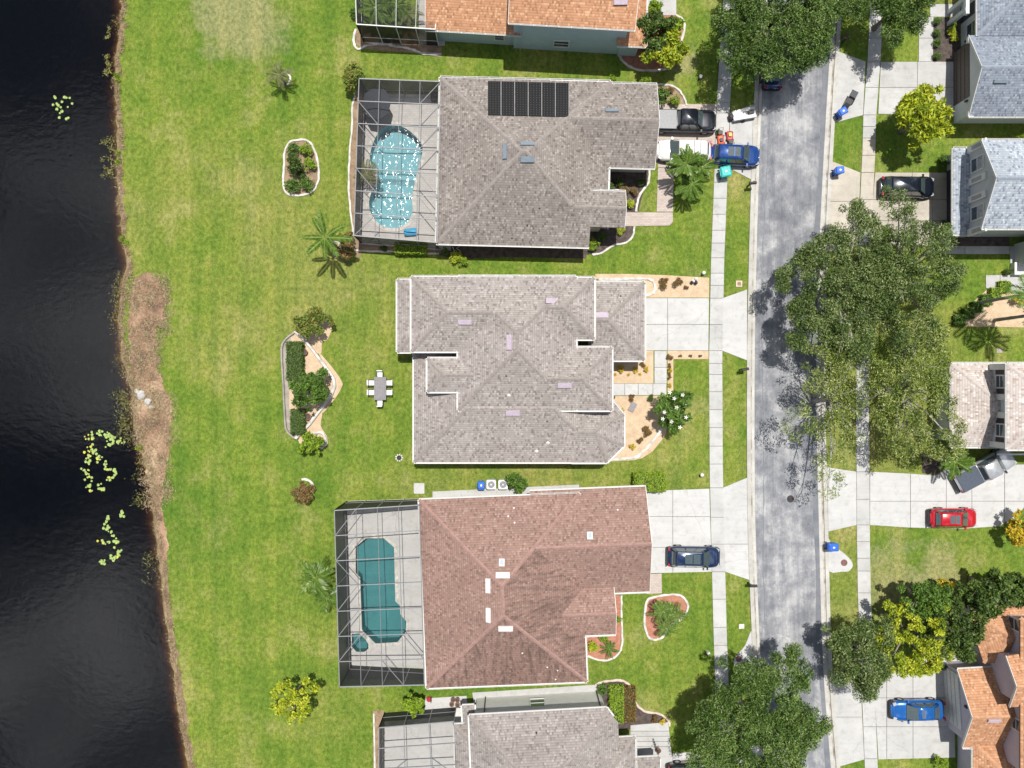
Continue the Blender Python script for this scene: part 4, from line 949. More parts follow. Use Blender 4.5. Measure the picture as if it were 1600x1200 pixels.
h5.part('eave_return', MB().box((xw - 0.25, wy(62, 2.8), 2.7), (0.5, 0.45, 0.25)), 'white'); h5.part('eave_return', MB().box((xw - 0.25, wy(178, 2.8), 2.7), (0.5, 0.45, 0.25)), 'white')
h5.vent(1563, 127, 22, 5, 'vent_slate')

# --- two storey slate house with shuttered gable
h6 = House('two storey house with light slate roof and white panelled gable front', (1570, 290), dict(shingle='shingle_slate_light', wall='wall_grey', cap='cap_slate'), 0.5)
Zu = 5.4
h6.volume(rect((1534, 219), (1760, 357), Zu, 0), Zu, gables=(1, 3), gutters=(0, 2))
h6.volume(rect((1489, 232), (1530, 366), 2.9, 0), 2.9, inner=(1,), pitch=0.3, wall=False, caps=False)
xg = wx(1534, Zu) + 0.42
h6.part('wall', MB().box((xg + 0.8, wy(299, 2.9), 1.4), (1.5, wy(238, 2.9) - wy(360, 2.9), 2.75)), 'wall_grey')
xd = wx(1479)
h6.part('garage_wall', MB().box((xd + 0.5, (wy(262) + wy(352)) / 2 + .05, 1.35), (0.9, wy(255) - wy(362), 2.65)), 'wall_grey')
h6.part('garage_door', MB().box((xd + 0.02, (wy(268) + wy(350)) / 2, 1.1), (0.1, wy(268) - wy(350), 2.2)), 'door_dark')
for y in (250, 365): h6.part('porch_pillar', MB().box((xd - 0.1, wy(y + 2), 1.35), (0.45, 0.5, 2.7)), 'wall_grey')
yc = (wy(219, Zu) + wy(357, Zu)) / 2
for dy_ in (2.05, -2.05): window(h6, (xg, yc + dy_), (0, 1), 1.05, 3.5, 5.0, (-1, 0), bars=1)
for dy_ in (3.55, 0.75, -0.75, -3.55):
    h6.part('wall_panel', MB().box((xg - 0.06, yc + dy_, 4.25), (0.16, 0.62, 2.3)), 'white'); h6.part('panel_inset', MB().box((xg - 0.15, yc + dy_, 4.3), (0.04, 0.32, 1.2)), 'shutter_grey')
for sg in (1, -1):
    h6.part('gable_rake', MB().bar((xg - 0.22, yc + sg * 2.9, 5.55), (xg - 0.22, yc + sg * 0.25, 6.9), 0.5, 0.16), 'wall_grey')
h6.part('wall', MB().box((wx(1600), wy(399), 1.3), (1.8, 2.0, 2.6)), 'wall_grey')
h6.part('entry_step', MB().box((wx(1592), wy(421), 0.3), (1.6, 1.1, 0.6)), 'wall_white')

# --- pale shingle house with dark shutters
h7 = House('lilac grey house with pale mottled roofs and dark window shutters', (1570, 640), dict(shingle='shingle_pale', wall='wall_pale', cap='cap_pale'), 0.4)
h7.volume(rect((1486, 568), (1575, 698), 2.9, 0), 2.9, inner=(1,))
h7.volume(rect((1573, 568), (1790, 702), 5.6, 0), 5.6)
xg = wx(1573, 5.6) + 0.42; yc = (wy(568, 5.6) + wy(702, 5.6)) / 2
for dy_ in (2.05, -2.05): window(h7, (xg, yc + dy_), (0, 1), 0.95, 3.75, 5.1, (-1, 0), bars=2, shutters='shutter')
for dy_ in (3.3, 0.75, -0.75, -3.3): h7.part('wall_panel', MB().box((xg - 0.08, yc + dy_, 4.3), (0.18, 0.5, 2.4)), 'wall_white')
h7.part('porch_beam', MB().box((wx(1590, 2.7), wy(710, 2.7), 2.6), (3.4, 0.14, 0.16)), 'white')

# --- tan roofed house lower right
h8 = House('lilac house with tan orange shingle gables beside the blue sedan', (1560, 1080), dict(shingle='shingle_orange', wall='wall_lilac', cap='cap_orange'), 0.5)
h8.volume(W2([(1496, 1046), (1600, 1040), (1600, 1168), (1504, 1168)], 2.8), 2.8, gables=(1, 3), gutters=(0, 2))
h8.volume(rect((1520, 1160), (1700, 1300), 2.8, 0), 2.8, gables=(1,), gutters=(3,))
h8.volume(W2([(1514, 968), (1528, 948), (1640, 940), (1640, 1036), (1537, 1036)], 3.2), 3.2, gables=(2,), gutters=(0,))
h8.volume(W2([(1572, 1025), (1660, 1010), (1670, 1100), (1578, 1105)], 5.4), 5.4, gables=(1, 3), gutters=())
h8.volume(rect((1594, 965), (1760, 1220), 5.6, 0), 5.6, gables=(1,), gutters=())
xw = wx(1497, 2.8) + 0.42
a2 = P(1496, 1046, 2.8); c2 = P(1504, 1168, 2.8); d2 = Vector((c2.x - a2.x, c2.y - a2.y)).normalized(); ou = Vector((d2.y, -d2.x)); ou = ou if ou.x < 0 else -ou
mid = (Vector((a2.x, a2.y)) + Vector((c2.x, c2.y))) / 2 - ou * 0.42
rz = math.atan2(d2.y, d2.x)
g = mid + ou * 0.03; h8.part('garage_door', MB().box((g.x, g.y + 0.2, 1.1), (4.9, 0.1, 2.2), rz), 'door_white')
for k in range(3): h8.part('door_rail', MB().box((g.x + ou.x * 0.06, g.y + 0.2, 0.55 + 0.55 * k), (4.8, 0.03, 0.03), rz), 'shutter_grey')
h8.part('wall_lamp', MB().box((mid.x + ou.x * .12, mid.y + 0.3, 3.2), (0.2, 0.2, 0.35)), 'black')
xg = wx(1594, 5.6) + 0.42
for y in (1075, 1130): window(h8, (xg, wy(y, 4.4)), (0, 1), 0.9, 3.7, 5.0, (-1, 0), bars=2)
window(h8, (xg, wy(975, 4.4)), (0, 1), 0.9, 3.7, 5.0, (-1, 0), bars=1)
h8.vent(1553, 1125, 20, 5, 'vent_lilac'); h8.vent(1583, 1190, 20, 5, 'vent_lilac')

for h_ in (h2, hm, hr, hb, ht, h5, h6, h7, h8): h_.finish()
# ---------------------------------------------------------------- screened pool cages
def cage(label, corners, zs, nx, ny, walls, beam='alu', wd=0.06, deck=None, diag=(), wall_m='screen_wall'):
    q = [P(c[0], c[1], z) for c, z in zip(corners, zs)]            # NW NE SE SW
    root = empty('pool_cage', ((q[0].x + q[2].x) / 2, (q[0].y + q[2].y) / 2, 0), label, 'pool cage')
    Q = lambda u, v: q[0].lerp(q[1], u).lerp(q[3].lerp(q[2], u), v)
    for i in range(ny + 1): MB().bar(Q(0, i / ny), Q(1, i / ny), wd * (1.3 if i in (0, ny) else 1), 0.1).build('beam', M[beam], root)
    for j in range(nx + 1): MB().bar(Q(j / nx, 0) - Vector((0, 0, .03)), Q(j / nx, 1) - Vector((0, 0, .03)), wd * (1.2 if j in (0, nx) else 0.8), 0.06).build('purlin', M[beam], root)
    for i in range(ny):
        for j in range(nx):
            a, c, d, e = Q(j / nx, i / ny), Q((j + 1) / nx, i / ny), Q((j + 1) / nx, (i + 1) / ny), Q(j / nx, (i + 1) / ny)
            MB().add([(p.x, p.y, p.z + 0.035) for p in (a, c, d, e)], [(3, 2, 1, 0)]).build('screen_panel', M['screen_roof'], root)
    for (i, j, k, l) in diag: MB().bar(Q(j / nx, i / ny) - Vector((0, 0, .06)), Q(l / nx, k / ny) - Vector((0, 0, .06)), 0.06, 0.05).build('brace', M[beam], root)
    def wall(pts):
        for p in pts: MB().bar((p.x, p.y, 0), p, 0.075, 0.075).build('post', M[beam], root)
        for a, c in zip(pts, pts[1:]):
            MB().bar((a.x, a.y, 0.95), (c.x, c.y, 0.95), 0.05, 0.06).build('rail', M[beam], root)
            MB().add([(a.x, a.y, 0.05), (c.x, c.y, 0.05), (c.x, c.y, c.z), (a.x, a.y, a.z)], [(0, 1, 2, 3)]).build('wall_screen', M[wall_m], root)
    if 'W' in walls: wall([Q(0, i / ny) for i in range(ny + 1)])
    if 'N' in walls: wall([Q(j / nx, 0) for j in range(nx + 1)])
    if 'S' in walls: wall([Q(j / nx, 1) for j in range(nx + 1)])
    return root, q
def deck(name, corners, zs, m, holes, ext=0.0):
    q = [P(c[0], c[1], z) for c, z in zip(corners, zs)]; o = fill(name, M[m], [(p.x, p.y) for p in q], [W2(h_) for h_ in holes], 0.05); tag(o, kind='structure'); return o
def pool(name, outline, plaster, water, label, depth=1.3, cope='stone_white', cw=0.3):
    w_ = W2(outline); n_ = len(w_); root = empty(name, (*w_[0], 0), label, 'pool')
    bb = MB()
    if area(w_) < 0: w_ = w_[::-1]
    cx = sum(p[0] for p in w_) / n_; cy = sum(p[1] for p in w_) / n_
    ring = [(x, y, 0.06) for x, y in w_] + [(x, y, -depth) for x, y in w_]
    bb.add(ring, [(i, n_ + i, n_ + (i + 1) % n_, (i + 1) % n_) for i in range(n_)]); bb.build('pool_wall', M[plaster], root)
    tri = tessellate_polygon([[Vector((x, y, 0)) for x, y in w_]])
    fs = []
    for t_ in tri:
        a, c, e = (Vector(w_[i]) for i in t_); cr_ = (c - a).cross(e - a); fs.append(t_ if cr_ > 0 else t_[::-1])
    MB().add([(x, y, -depth + (0.35 if (y - cy) > 0 else 0)) for x, y in w_], fs).build('pool_floor', M[plaster], root)
    MB().add([(x, y, -0.09) for x, y in w_], fs).build('water', M[water], root)
    # coping: outward offset ring
    out = []
    for i in range(n_):
        a = Vector(w_[i - 1]); p = Vector(w_[i]); c = Vector(w_[(i + 1) % n_]); d = (c - a).normalized(); out.append(p + Vector((d.y, -d.x)) * cw)
    vs = [(x, y, 0.075) for x, y in w_] + [(p.x, p.y, 0.075) for p in out] + [(p.x, p.y, 0.045) for p in out]
    fs = [(i, n_ + i, n_ + (i + 1) % n_, (i + 1) % n_) for i in range(n_)] + [(n_ + i, 2 * n_ + i, 2 * n_ + (i + 1) % n_, n_ + (i + 1) % n_) for i in range(n_)]
    MB().add(vs, fs).build('coping', M[cope], root); return root
c1 = [(561, 123), (688, 127.5), (683, 379), (553, 368)]; z1 = (3.2, 2.95, 2.95, 3.2)
cage('grey framed pool cage over the kidney shaped pool', c1, z1, 4, 7, 'WNS', 'alu', diag=((1, 3, 0, 4), (2, 3, 1, 4), (3, 3, 2, 4), (4, 3, 5, 4), (5, 3, 6, 4), (1, 0, 2, 1), (2, 0, 3, 1), (5, 1, 4, 0), (7, 0, 6, 1)))
deck('pool_patio_kidney', [(560, 121), (700, 127), (700, 382), (552, 370)], z1, 'deck1', [POOL1])
pool('kidney_pool', POOL1, 'pool_plaster1', 'pool_water1', 'kidney shaped pool with sparkling rippled pale blue water')
c3 = [(522.5, 797.5), (655, 789), (663, 1070), (530.5, 1073)]; z3 = (4.6, 3.3, 3.3, 4.6)
cage('tall bronze screened cage over the teal rectangular pool', c3, z3, 4, 7, 'WNS', 'alu', diag=((1, 0, 0, 1), (2, 0, 1, 1), (2, 0, 3, 1), (4, 0, 3, 1), (5, 0, 4, 1), (6, 0, 5, 1), (6, 2, 7, 3), (5, 3, 6, 4)))
deck('pool_patio_teal', [(522, 797), (672, 788), (680, 1069), (530, 1074)], z3, 'deck3', [POOL3, SPA])
pool('rectangular_pool', POOL3, 'pool_plaster3', 'pool_water3', 'teal angular pool with cut corners behind the red roofed house')
pool('spa', SPA, 'pool_plaster3', 'pool_water3', 'small octagonal spa tub at the corner of the teal pool', 0.8, cw=0.14)
c0 = [(551, -150), (690, -150), (680, 46), (557, 38)]
cage('white framed cage over tropical plants at the blue house', c0, (3.2, 3.0, 3.0, 3.2), 4, 4, 'WS', 'alu_white')
deck('pool_patio_top', [(640, -150), (700, -150), (690, 46), (648, 43)], (3.2, 3, 3, 3.2), 'deck1', [])
cb_ = [(592, 1137), (709, 1127), (724, 1330), (592, 1330)]
cage('low grey screened cage on the patio beside the terracotta pots', cb_, (2.8, 2.75, 2.75, 2.8), 3, 6, 'WN', 'alu', diag=((3, 0, 2, 1), (3, 3, 2, 2), (5, 0, 4, 1)))
deck('pool_patio_foot', [(592, 1137), (724, 1126), (735, 1330), (592, 1330)], (2.8, 2.75, 2.75, 2.8), 'deck3', [])
# ---------------------------------------------------------------- vegetation
def leaf_mesh(name, pos, axis, nrm, ln, wd, tint):
    n_ = len(pos); sd = np.cross(axis, nrm); sd /= (np.linalg.norm(sd, axis=1, keepdims=True) + 1e-9)
    nn = np.cross(sd, axis)
    v = np.empty((n_, 4, 3), np.float32)
    v[:, 0] = pos - axis * ln[:, None] * 0.5
    v[:, 1] = pos + sd * wd[:, None] * 0.5 + nn * (wd * 0.12)[:, None]
    v[:, 2] = pos + axis * ln[:, None] * 0.5
    v[:, 3] = pos - sd * wd[:, None] * 0.5 + nn * (wd * 0.12)[:, None]
    me = bpy.data.meshes.new(name); me.vertices.add(4 * n_); me.vertices.foreach_set('co', v.ravel())
    me.loops.add(4 * n_); me.loops.foreach_set('vertex_index', np.arange(4 * n_, dtype=np.int32))
    me.polygons.add(n_); me.polygons.foreach_set('loop_start', np.arange(0, 4 * n_, 4, dtype=np.int32))
    me.polygons.foreach_set('loop_total', np.full(n_, 4, np.int32))
    at = me.attributes.new('tint', 'FLOAT', 'POINT'); at.data.foreach_set('value', np.repeat(np.clip(tint, 0, 1), 4).astype(np.float32))
    me.update(); me.validate(); return me
def unit(g, n_): v = g.normal(size=(n_, 3)); return v / np.linalg.norm(v, axis=1, keepdims=True)
def clump_leaves(name, clumps, n_, ln, wd, seed, flat=0.75, up=0.5, rad=0.4, jit=0.25):
    g = np.random.default_rng(seed); cl = np.asarray(clumps, float); pr = cl[:, 3] ** 2; pr /= pr.sum()
    k = g.choice(len(cl), n_, p=pr); d = unit(g, n_); r = g.uniform(0.25, 1.0, n_) ** 0.6
    pos = cl[k, :3] + d * (r * cl[k, 3])[:, None] * np.array([1, 1, flat])
    ax = d * rad + unit(g, n_) * (1 - rad) + np.array([0, 0, 0.0]); ax[:, 2] *= 0.6; ax /= np.linalg.norm(ax, axis=1, keepdims=True)
    nr = unit(g, n_) * (1 - up) + np.array([0, 0, 1.0]) * up; nr /= np.linalg.norm(nr, axis=1, keepdims=True)
    ct = g.uniform(-1, 1, len(cl)) * 0.22
    tint = 0.45 + ct[k] + g.normal(0, jit, n_) + 0.10 * (r - 0.6)
    L = ln * g.uniform(0.6, 1.3, n_)
    return leaf_mesh(name, pos, ax, nr, L, wd * g.uniform(0.7, 1.3, n_), tint)
def crown_clumps(rx, ry, rz, nc, seed, r0=0.5, lobes=0.35, shell=0.45):
    g = np.random.default_rng(seed); out = []
    ph = g.uniform(0, 6.28, 6); am = g.uniform(0.3, 1, 6); am /= am.sum()
    while len(out) < nc:
        if g.random() < 0.7:
            rr_ = math.sqrt(g.random()); a_ = g.uniform(0, 6.2832); d = np.array([rr_ * math.cos(a_), rr_ * math.sin(a_), math.sqrt(max(0, 1 - rr_ * rr_)) * g.uniform(0.35, 1.0)]); fx = 1.0
        else:
            d = unit(g, 1)[0]; fx = g.uniform(shell, 1.0) ** 0.5
            if d[2] < -0.35: continue
        t = math.atan2(d[1], d[0]); lob = 1 + lobes * sum(a * math.sin((i + 2) * t + p + 1.3 * d[2]) for i, (a, p) in enumerate(zip(am, ph))) * 1.6
        f = fx * lob
        r = r0 * g.uniform(0.55, 1.35)
        out.append((d[0] * rx * f, d[1] * ry * f, d[2] * rz * f, r))
    return out
tree_seed = [100]
def tree(px, py, zc, rx, ry, rz, label, leaf, cat='tree', name='tree', nc=70, leaves=14000, ln=0.3, wd=0.11, r0=0.6, bark='bark', trunk_r=0.2, lobes=0.35, shell=0.4, limbs=14, group=None, flat=0.75, extra=None, up=0.22, holes=()):
    # (px,py) = where the crown centre shows in the photo, at height zc; rx, ry in photo px
    tree_seed[0] += 1; sd = tree_seed[0]; c = P(px, py, zc); k = (1 - zc / H) / S
    root = empty(name, (c.x, c.y, 0), label, cat, group)
    cl = crown_clumps(rx * k - r0 * 0.7, ry * k - r0 * 0.7, rz, nc, sd, r0, lobes, shell)
    if extra: cl += extra
    if holes: cl = [q for q in cl if not any((q[0] / k - hx) ** 2 + (q[1] / k + hy) ** 2 < hr ** 2 for hx, hy, hr in holes)]
    me = clump_leaves('crown', cl, leaves, ln, wd, sd, flat=flat, up=up)
    cr_ = link('crown', me, M[leaf], root, (0, 0, zc)); cr_['kind'] = 'stuff'
    r = random.Random(sd); bb = MB()
    base = Vector((c.x, c.y, 0)); fork = Vector((c.x + r.uniform(-.2, .2), c.y + r.uniform(-.2, .2), max(0.4, zc - rz * 0.75)))
    bb.tube([base + Vector((0, 0, -0.05)), base.lerp(fork, 0.25), base.lerp(fork, 0.7), fork], [trunk_r * 1.5, trunk_r, trunk_r * 0.9, trunk_r * 0.75], 8)
    big = sorted(cl, key=lambda q: -q[3])[:limbs * 2]; r.shuffle(big)
    for q in big[:limbs]:
        tip = Vector((c.x + q[0], c.y + q[1], zc + q[2])); mid = fork.lerp(tip, 0.5) + Vector((r.uniform(-.3, .3), r.uniform(-.3, .3), 0.15 * rz))
        bb.tube([fork - Vector((0, 0, 0.1)), mid, tip], [trunk_r * 0.5, trunk_r * 0.28, trunk_r * 0.08], 5)
        for _ in range(2):
            t2 = tip + Vector((r.uniform(-1, 1), r.uniform(-1, 1), r.uniform(-.2, .5))) * q[3] * 1.3
            bb.tube([mid.lerp(tip, r.uniform(.3, .8)), t2], [trunk_r * 0.14, trunk_r * 0.04], 4)
    bb.build('trunk', M[bark], root, True)
    return root
OAKK = dict(ln=0.25, wd=0.072, r0=0.60)
tree(1212, 28, 4.6, 104, 105, 2.2, 'dense green oak arching over the parked dark blue car and pavement', 'oak', lobes=.22, nc=320, leaves=70000, **OAKK, limbs=22, trunk_r=.28)
tree(1318, -20, 4.2, 52, 60, 1.8, 'oak crown between the dense street oak and the slate garage drive oak', 'oak', nc=110, leaves=20000, **OAKK)
tree(1402, 8, 4.0, 52, 58, 1.7, 'small oak shading the pavement beside the slate garage drive', 'oak', nc=100, leaves=18000, **OAKK)
tree(1308, 452, 4.3, 104, 112, 2.1, 'large dark oak leaning over the asphalt beside the kerb', 'oak_olive', nc=280, leaves=52000, **OAKK, bark='bark_pale', limbs=26, trunk_r=.26, lobes=.28)
tree(1412, 430, 4.4, 92, 108, 2.1, 'large olive oak on the house side of the shaded pavement', 'oak_olive', nc=220, leaves=36000, **OAKK, bark='bark_pale', limbs=24, trunk_r=.26, lobes=.45)
tree(1305, 628, 4.2, 76, 118, 1.9, 'thin yellowish oak between kerb and pavement', 'oak_yellow', nc=190, leaves=9500, **OAKK, bark='bark_pale', limbs=26, trunk_r=.22, lobes=.4, shell=.2, holes=[(42, dy_, 13) for dy_ in range(-100, 120, 18)] + [(-30, -60, 12), (-25, 10, 14), (-30, 70, 12)])
tree(1425, 612, 4.3, 78, 122, 2.0, 'bright olive oak beside the pale mottled roof', 'oak_yellow', nc=200, leaves=20000, **OAKK, bark='bark_pale', limbs=30, trunk_r=.24, lobes=.35, shell=.25)
tree(1180, 1130, 4.6, 108, 106, 2.2, 'dense oak over the pavement beside the brown round drain cover', 'oak', nc=330, leaves=72000, **OAKK, limbs=22, trunk_r=.28, lobes=.32)
tree(1345, 1022, 3.6, 55, 64, 1.6, 'grey olive oak beside the blue recycling bin', 'oak_olive', nc=130, leaves=21000, **OAKK, bark='bark_pale', limbs=18)
tree(1424, 1000, 3.2, 64, 64, 1.7, 'yellow green bushy tree between grey oak and dark tree', 'leaf_yellow', nc=130, leaves=13000, ln=.3, wd=.11, r0=.42, limbs=14)
tree(1444, 935, 3.0, 42, 38, 1.3, 'fresh green rounded tree at the edge of the dry lawn', 'leaf_green', nc=60, leaves=7000, ln=.28, wd=.11, r0=.42)
tree(1487, 978, 3.4, 46, 56, 1.7, 'dark green tree touching the tan shingle gable', 'leaf_dark', nc=90, leaves=11000, ln=.26, wd=.12, r0=.42)
tree(1556, 922, 3.4, 62, 38, 1.7, 'dark glossy magnolia like tree between dry lawn and tan gable', 'leaf_dark', nc=80, leaves=8500, ln=.3, wd=.15, r0=.42)
tree(1478, 916, 1.4, 14, 14, .7, 'golden yellow bush beside the fresh green tree', 'leaf_gold', cat='bush', name='bush', nc=14, leaves=1100, ln=.26, wd=.12, r0=.3, trunk_r=.05, limbs=5)
tree(1441, 184, 3.4, 49, 47, 1.6, 'yellow green tree with finger like leaf sprays beside slate garage', 'leaf_yellow', nc=60, leaves=5200, ln=.55, wd=.16, r0=.5, limbs=18)
tree(456, 1094, 2.6, 38, 42, 1.0, 'sparse yellow green young tree alone on the lawn', 'leaf_yellow', nc=48, leaves=2600, ln=.26, wd=.15, r0=.34, limbs=18, trunk_r=.08, shell=.2)
tree(484, 610, 1.9, 34, 33, 1.1, 'bright green bushy tree in the middle of the gravel island', 'leaf_green', nc=40, leaves=4200, ln=.3, wd=.13, r0=.4, trunk_r=.09)
tree(489, 505, 1.4, 29, 26, .9, 'red tinged green shrub at the pointed end of the gravel island', 'leaf_mixed', cat='shrub', name='shrub', nc=34, leaves=2600, ln=.28, wd=.13, r0=.36, trunk_r=.07)
tree(487, 693, 1.2, 21, 20, .75, 'small lime green bush inside the curved kerb by the gravel island', 'leaf_lime', cat='bush', name='bush', nc=20, leaves=1500, ln=.26, wd=.12, r0=.3, trunk_r=.06)
tree(1050, 640, 1.9, 33, 33, 1.1, 'glossy green tree with white blossoms in the front gravel bed', 'leaf_green', nc=44, leaves=2600, ln=.48, wd=.13, r0=.42, trunk_r=.09)
tree(645, 1100, 2.2, 20, 18, .9, 'pale lime shrub overhanging the low screened cage', 'leaf_lime', cat='shrub', name='shrub', nc=20, leaves=1300, ln=.32, wd=.12, r0=.32, trunk_r=.06)
tree(553, 121, 1.4, 19, 21, .8, 'brownish green shrub at the kidney pool cage corner', 'leaf_mixed', cat='shrub', name='shrub', nc=22, leaves=1500, ln=.26, wd=.13, r0=.32, trunk_r=.06)
tree(541, 384, 1.2, 18, 21, .7, 'loose bronze shrub at the cage corner beside the tall palm', 'leaf_red', cat='shrub', name='shrub', nc=20, leaves=1100, ln=.26, wd=.1, r0=.3, trunk_r=.05)
tree(1017, 50, 2.4, 34, 34, 1.2, 'dark green leafy tree beside the blue house wall', 'leaf_dark', nc=40, leaves=4200, ln=.34, wd=.16, r0=.42, trunk_r=.08)
tree(1037, 82, 2.0, 38, 30, 1.0, 'large yellow croton bush at the blue house corner', 'leaf_yellow', cat='bush', name='bush', nc=44, leaves=4200, ln=.34, wd=.13, r0=.4, trunk_r=.07)
tree(1058, 42, 1.4, 12, 16, .7, 'small lime bush at the croton bed kerb', 'leaf_lime', cat='bush', name='bush', nc=12, leaves=900, ln=.28, wd=.12, r0=.3, trunk_r=.05)
tree(1024, 11, 1.5, 13, 9, .6, 'narrow lime bush against the blue house front walk', 'leaf_lime', cat='bush', name='bush', nc=10, leaves=800, ln=.28, wd=.11, r0=.28, trunk_r=.05)
tree(1592, 822, 1.8, 22, 30, 1.1, 'golden orange bush at the wide drive edge', 'leaf_gold', cat='bush', name='bush', nc=26, leaves=2200, ln=.28, wd=.13, r0=.36, trunk_r=.07)
tree(470, 770, 0.8, 22, 20, .6, 'bronze green bromeliad clump in a white ring on the lawn', 'leaf_red', cat='plant', name='plant', nc=18, leaves=900, ln=.42, wd=.1, r0=.3, trunk_r=.05, limbs=4)
edging([(472, 749), (482, 750), (489, 758), (489, 768)], 'white half ring kerb round the bromeliad clump', wd=.26, ht=.16)

FTREE = {}
def foliage_tmpl(kind, leaf, n_, ln, wd, nc, rz=0.8, r0=0.35, seed=1, up=.5):
    cl = crown_clumps(0.72, 0.72, rz * 0.7, nc, seed, r0, 0.25, 0.3); me = clump_leaves('foliage_' + kind, cl, n_, ln, wd, seed, up=up); me.materials.append(M[leaf])
    b2 = MB(); r = random.Random(seed)
    for k in range(5): t = k * 1.26 + r.random(); b2.tube([(0, 0, -rz - 0.05), (0.15 * math.cos(t), 0.15 * math.sin(t), -rz * 0.3), (0.5 * math.cos(t), 0.5 * math.sin(t), 0.1)], [0.06, 0.04, 0.015], 4)
    sm = b2.mesh('stem_' + kind); sm.materials.append(M['bark']); FTREE[kind] = (me, sm, rz)
foliage_tmpl('green', 'leaf_green', 620, .26, .12, 16, seed=11); foliage_tmpl('lime', 'leaf_lime', 620, .26, .12, 16, seed=12); foliage_tmpl('yellow', 'leaf_yellow', 520, .34, .11, 14, seed=13)
foliage_tmpl('dark', 'leaf_dark', 620, .26, .13, 16, seed=14); foliage_tmpl('bronze', 'leaf_bronze', 560, .26, .12, 14, seed=15); foliage_tmpl('gold', 'leaf_gold', 480, .3, .12, 12, seed=16)
foliage_tmpl('red', 'leaf_red', 480, .36, .1, 12, seed=17)
def shrub(px, py, rpx, kind, label, group=None, hz=1.0, cat='shrub'):
    me, sm, rz = FTREE[kind]; r = rpx / S; h_ = r * rz * hz; c = P(px, py, h_)
    o = empty('shrub', (c.x, c.y, 0), label, cat, group)
    f = link('foliage', me, None, o, (0, 0, h_)); f.scale = (r, r, r * hz); f.rotation_euler.z = rnd.uniform(0, 6.28); f['kind'] = 'stuff'
    s_ = link('stem', sm, None, o, (0, 0, h_)); s_.scale = (r, r, r * hz)
    return o
for x, y, r, k, lb in ((459, 233, 11, 'green', 'broad green shrub beside the tall dark one in the oval bed'), (480, 233, 12, 'lime', 'lime shrub at the solar house end of the oval bed'), (483, 256, 12, 'lime', 'lime shrub half way down the oval bed kerb'),
                       (461, 256, 16, 'dark', 'tall dark shrub at the heart of the oval bed'), (458, 290, 13, 'green', 'green shrub at the tall palm end of the oval bed, lake side'), (480, 288, 12, 'green', 'green shrub at the tall palm end of the oval bed, pool side'), (470, 272, 9, 'dark', 'small dark shrub tucked against the tall one in the oval bed')):
    shrub(x, y, r, k, lb, 'shrubs in the oval bed', 1.3 if r > 15 else .9)
for x, r in ((1056, 11), (1082, 10), (1072, 5)): pass
shrub(1037, 442, 9, 'bronze', 'round bronze bush right beside the looped white kerb', 'bronze bushes'); shrub(1059, 441, 8, 'bronze', 'round bronze bush between two others by the looped kerb', 'bronze bushes'); shrub(1072, 449, 4, 'bronze', 'smallest bronze bush between the looped kerb and the garden ornament', 'bronze bushes')
for x, y, r in ((971, 577, 6), (992, 578, 5), (1010, 577, 5)): shrub(x, y, r, 'gold', 'golden clump in the row beside the middle entry walk', 'golden entry clumps')
shrub(1004, 569, 5, 'bronze', 'dark clump beside the garage in the entry gravel', 'bronze bushes')
for x, y in ((961, 585), (982, 585), (1000, 585)): shrub(x, y, 2.6, 'gold', 'tiny golden sprig in the entry gravel', 'entry sprigs')
for x in (1063, 1079, 1094): shrub(x, 556, 2.8, 'bronze', 'small dark tuft along the drive edge gravel strip', 'drive edge tufts')
for y in (571, 577, 584, 590): shrub(1046, y, 3.4, 'bronze', 'bronze tuft in the line beside the walk slabs', 'walk edge tufts')
for y in (579, 602): shrub(1047, y, 3.8, 'gold', 'golden tuft in the line beside the walk slabs', 'walk edge gold tufts')
shrub(1046, 558, 5.5, 'bronze', 'darkest bronze bush at the drive and walk corner', 'bronze bushes')
shrub(987, 621, 6, 'bronze', 'brown green bush between the walk and the grey slab', 'bronze bushes'); shrub(957, 621, 4, 'bronze', 'small brown bush against the middle house by the walk', 'bronze bushes'); shrub(972, 641, 4, 'gold', 'golden bush at the bay window corner', 'bronze bushes')
shrub(1011, 674, 8.5, 'bronze', 'largest of the bronze bushes along the diagonal front kerb', 'front bed bushes'); shrub(1000, 688, 5.5, 'bronze', 'middle bronze bush along the diagonal front kerb', 'front bed bushes'); shrub(988, 698, 5.5, 'gold', 'golden bush along the diagonal front kerb', 'front bed bushes')
shrub(1017, 622, 6, 'dark', 'dark bush under the white blossom tree', 'front bed bushes')
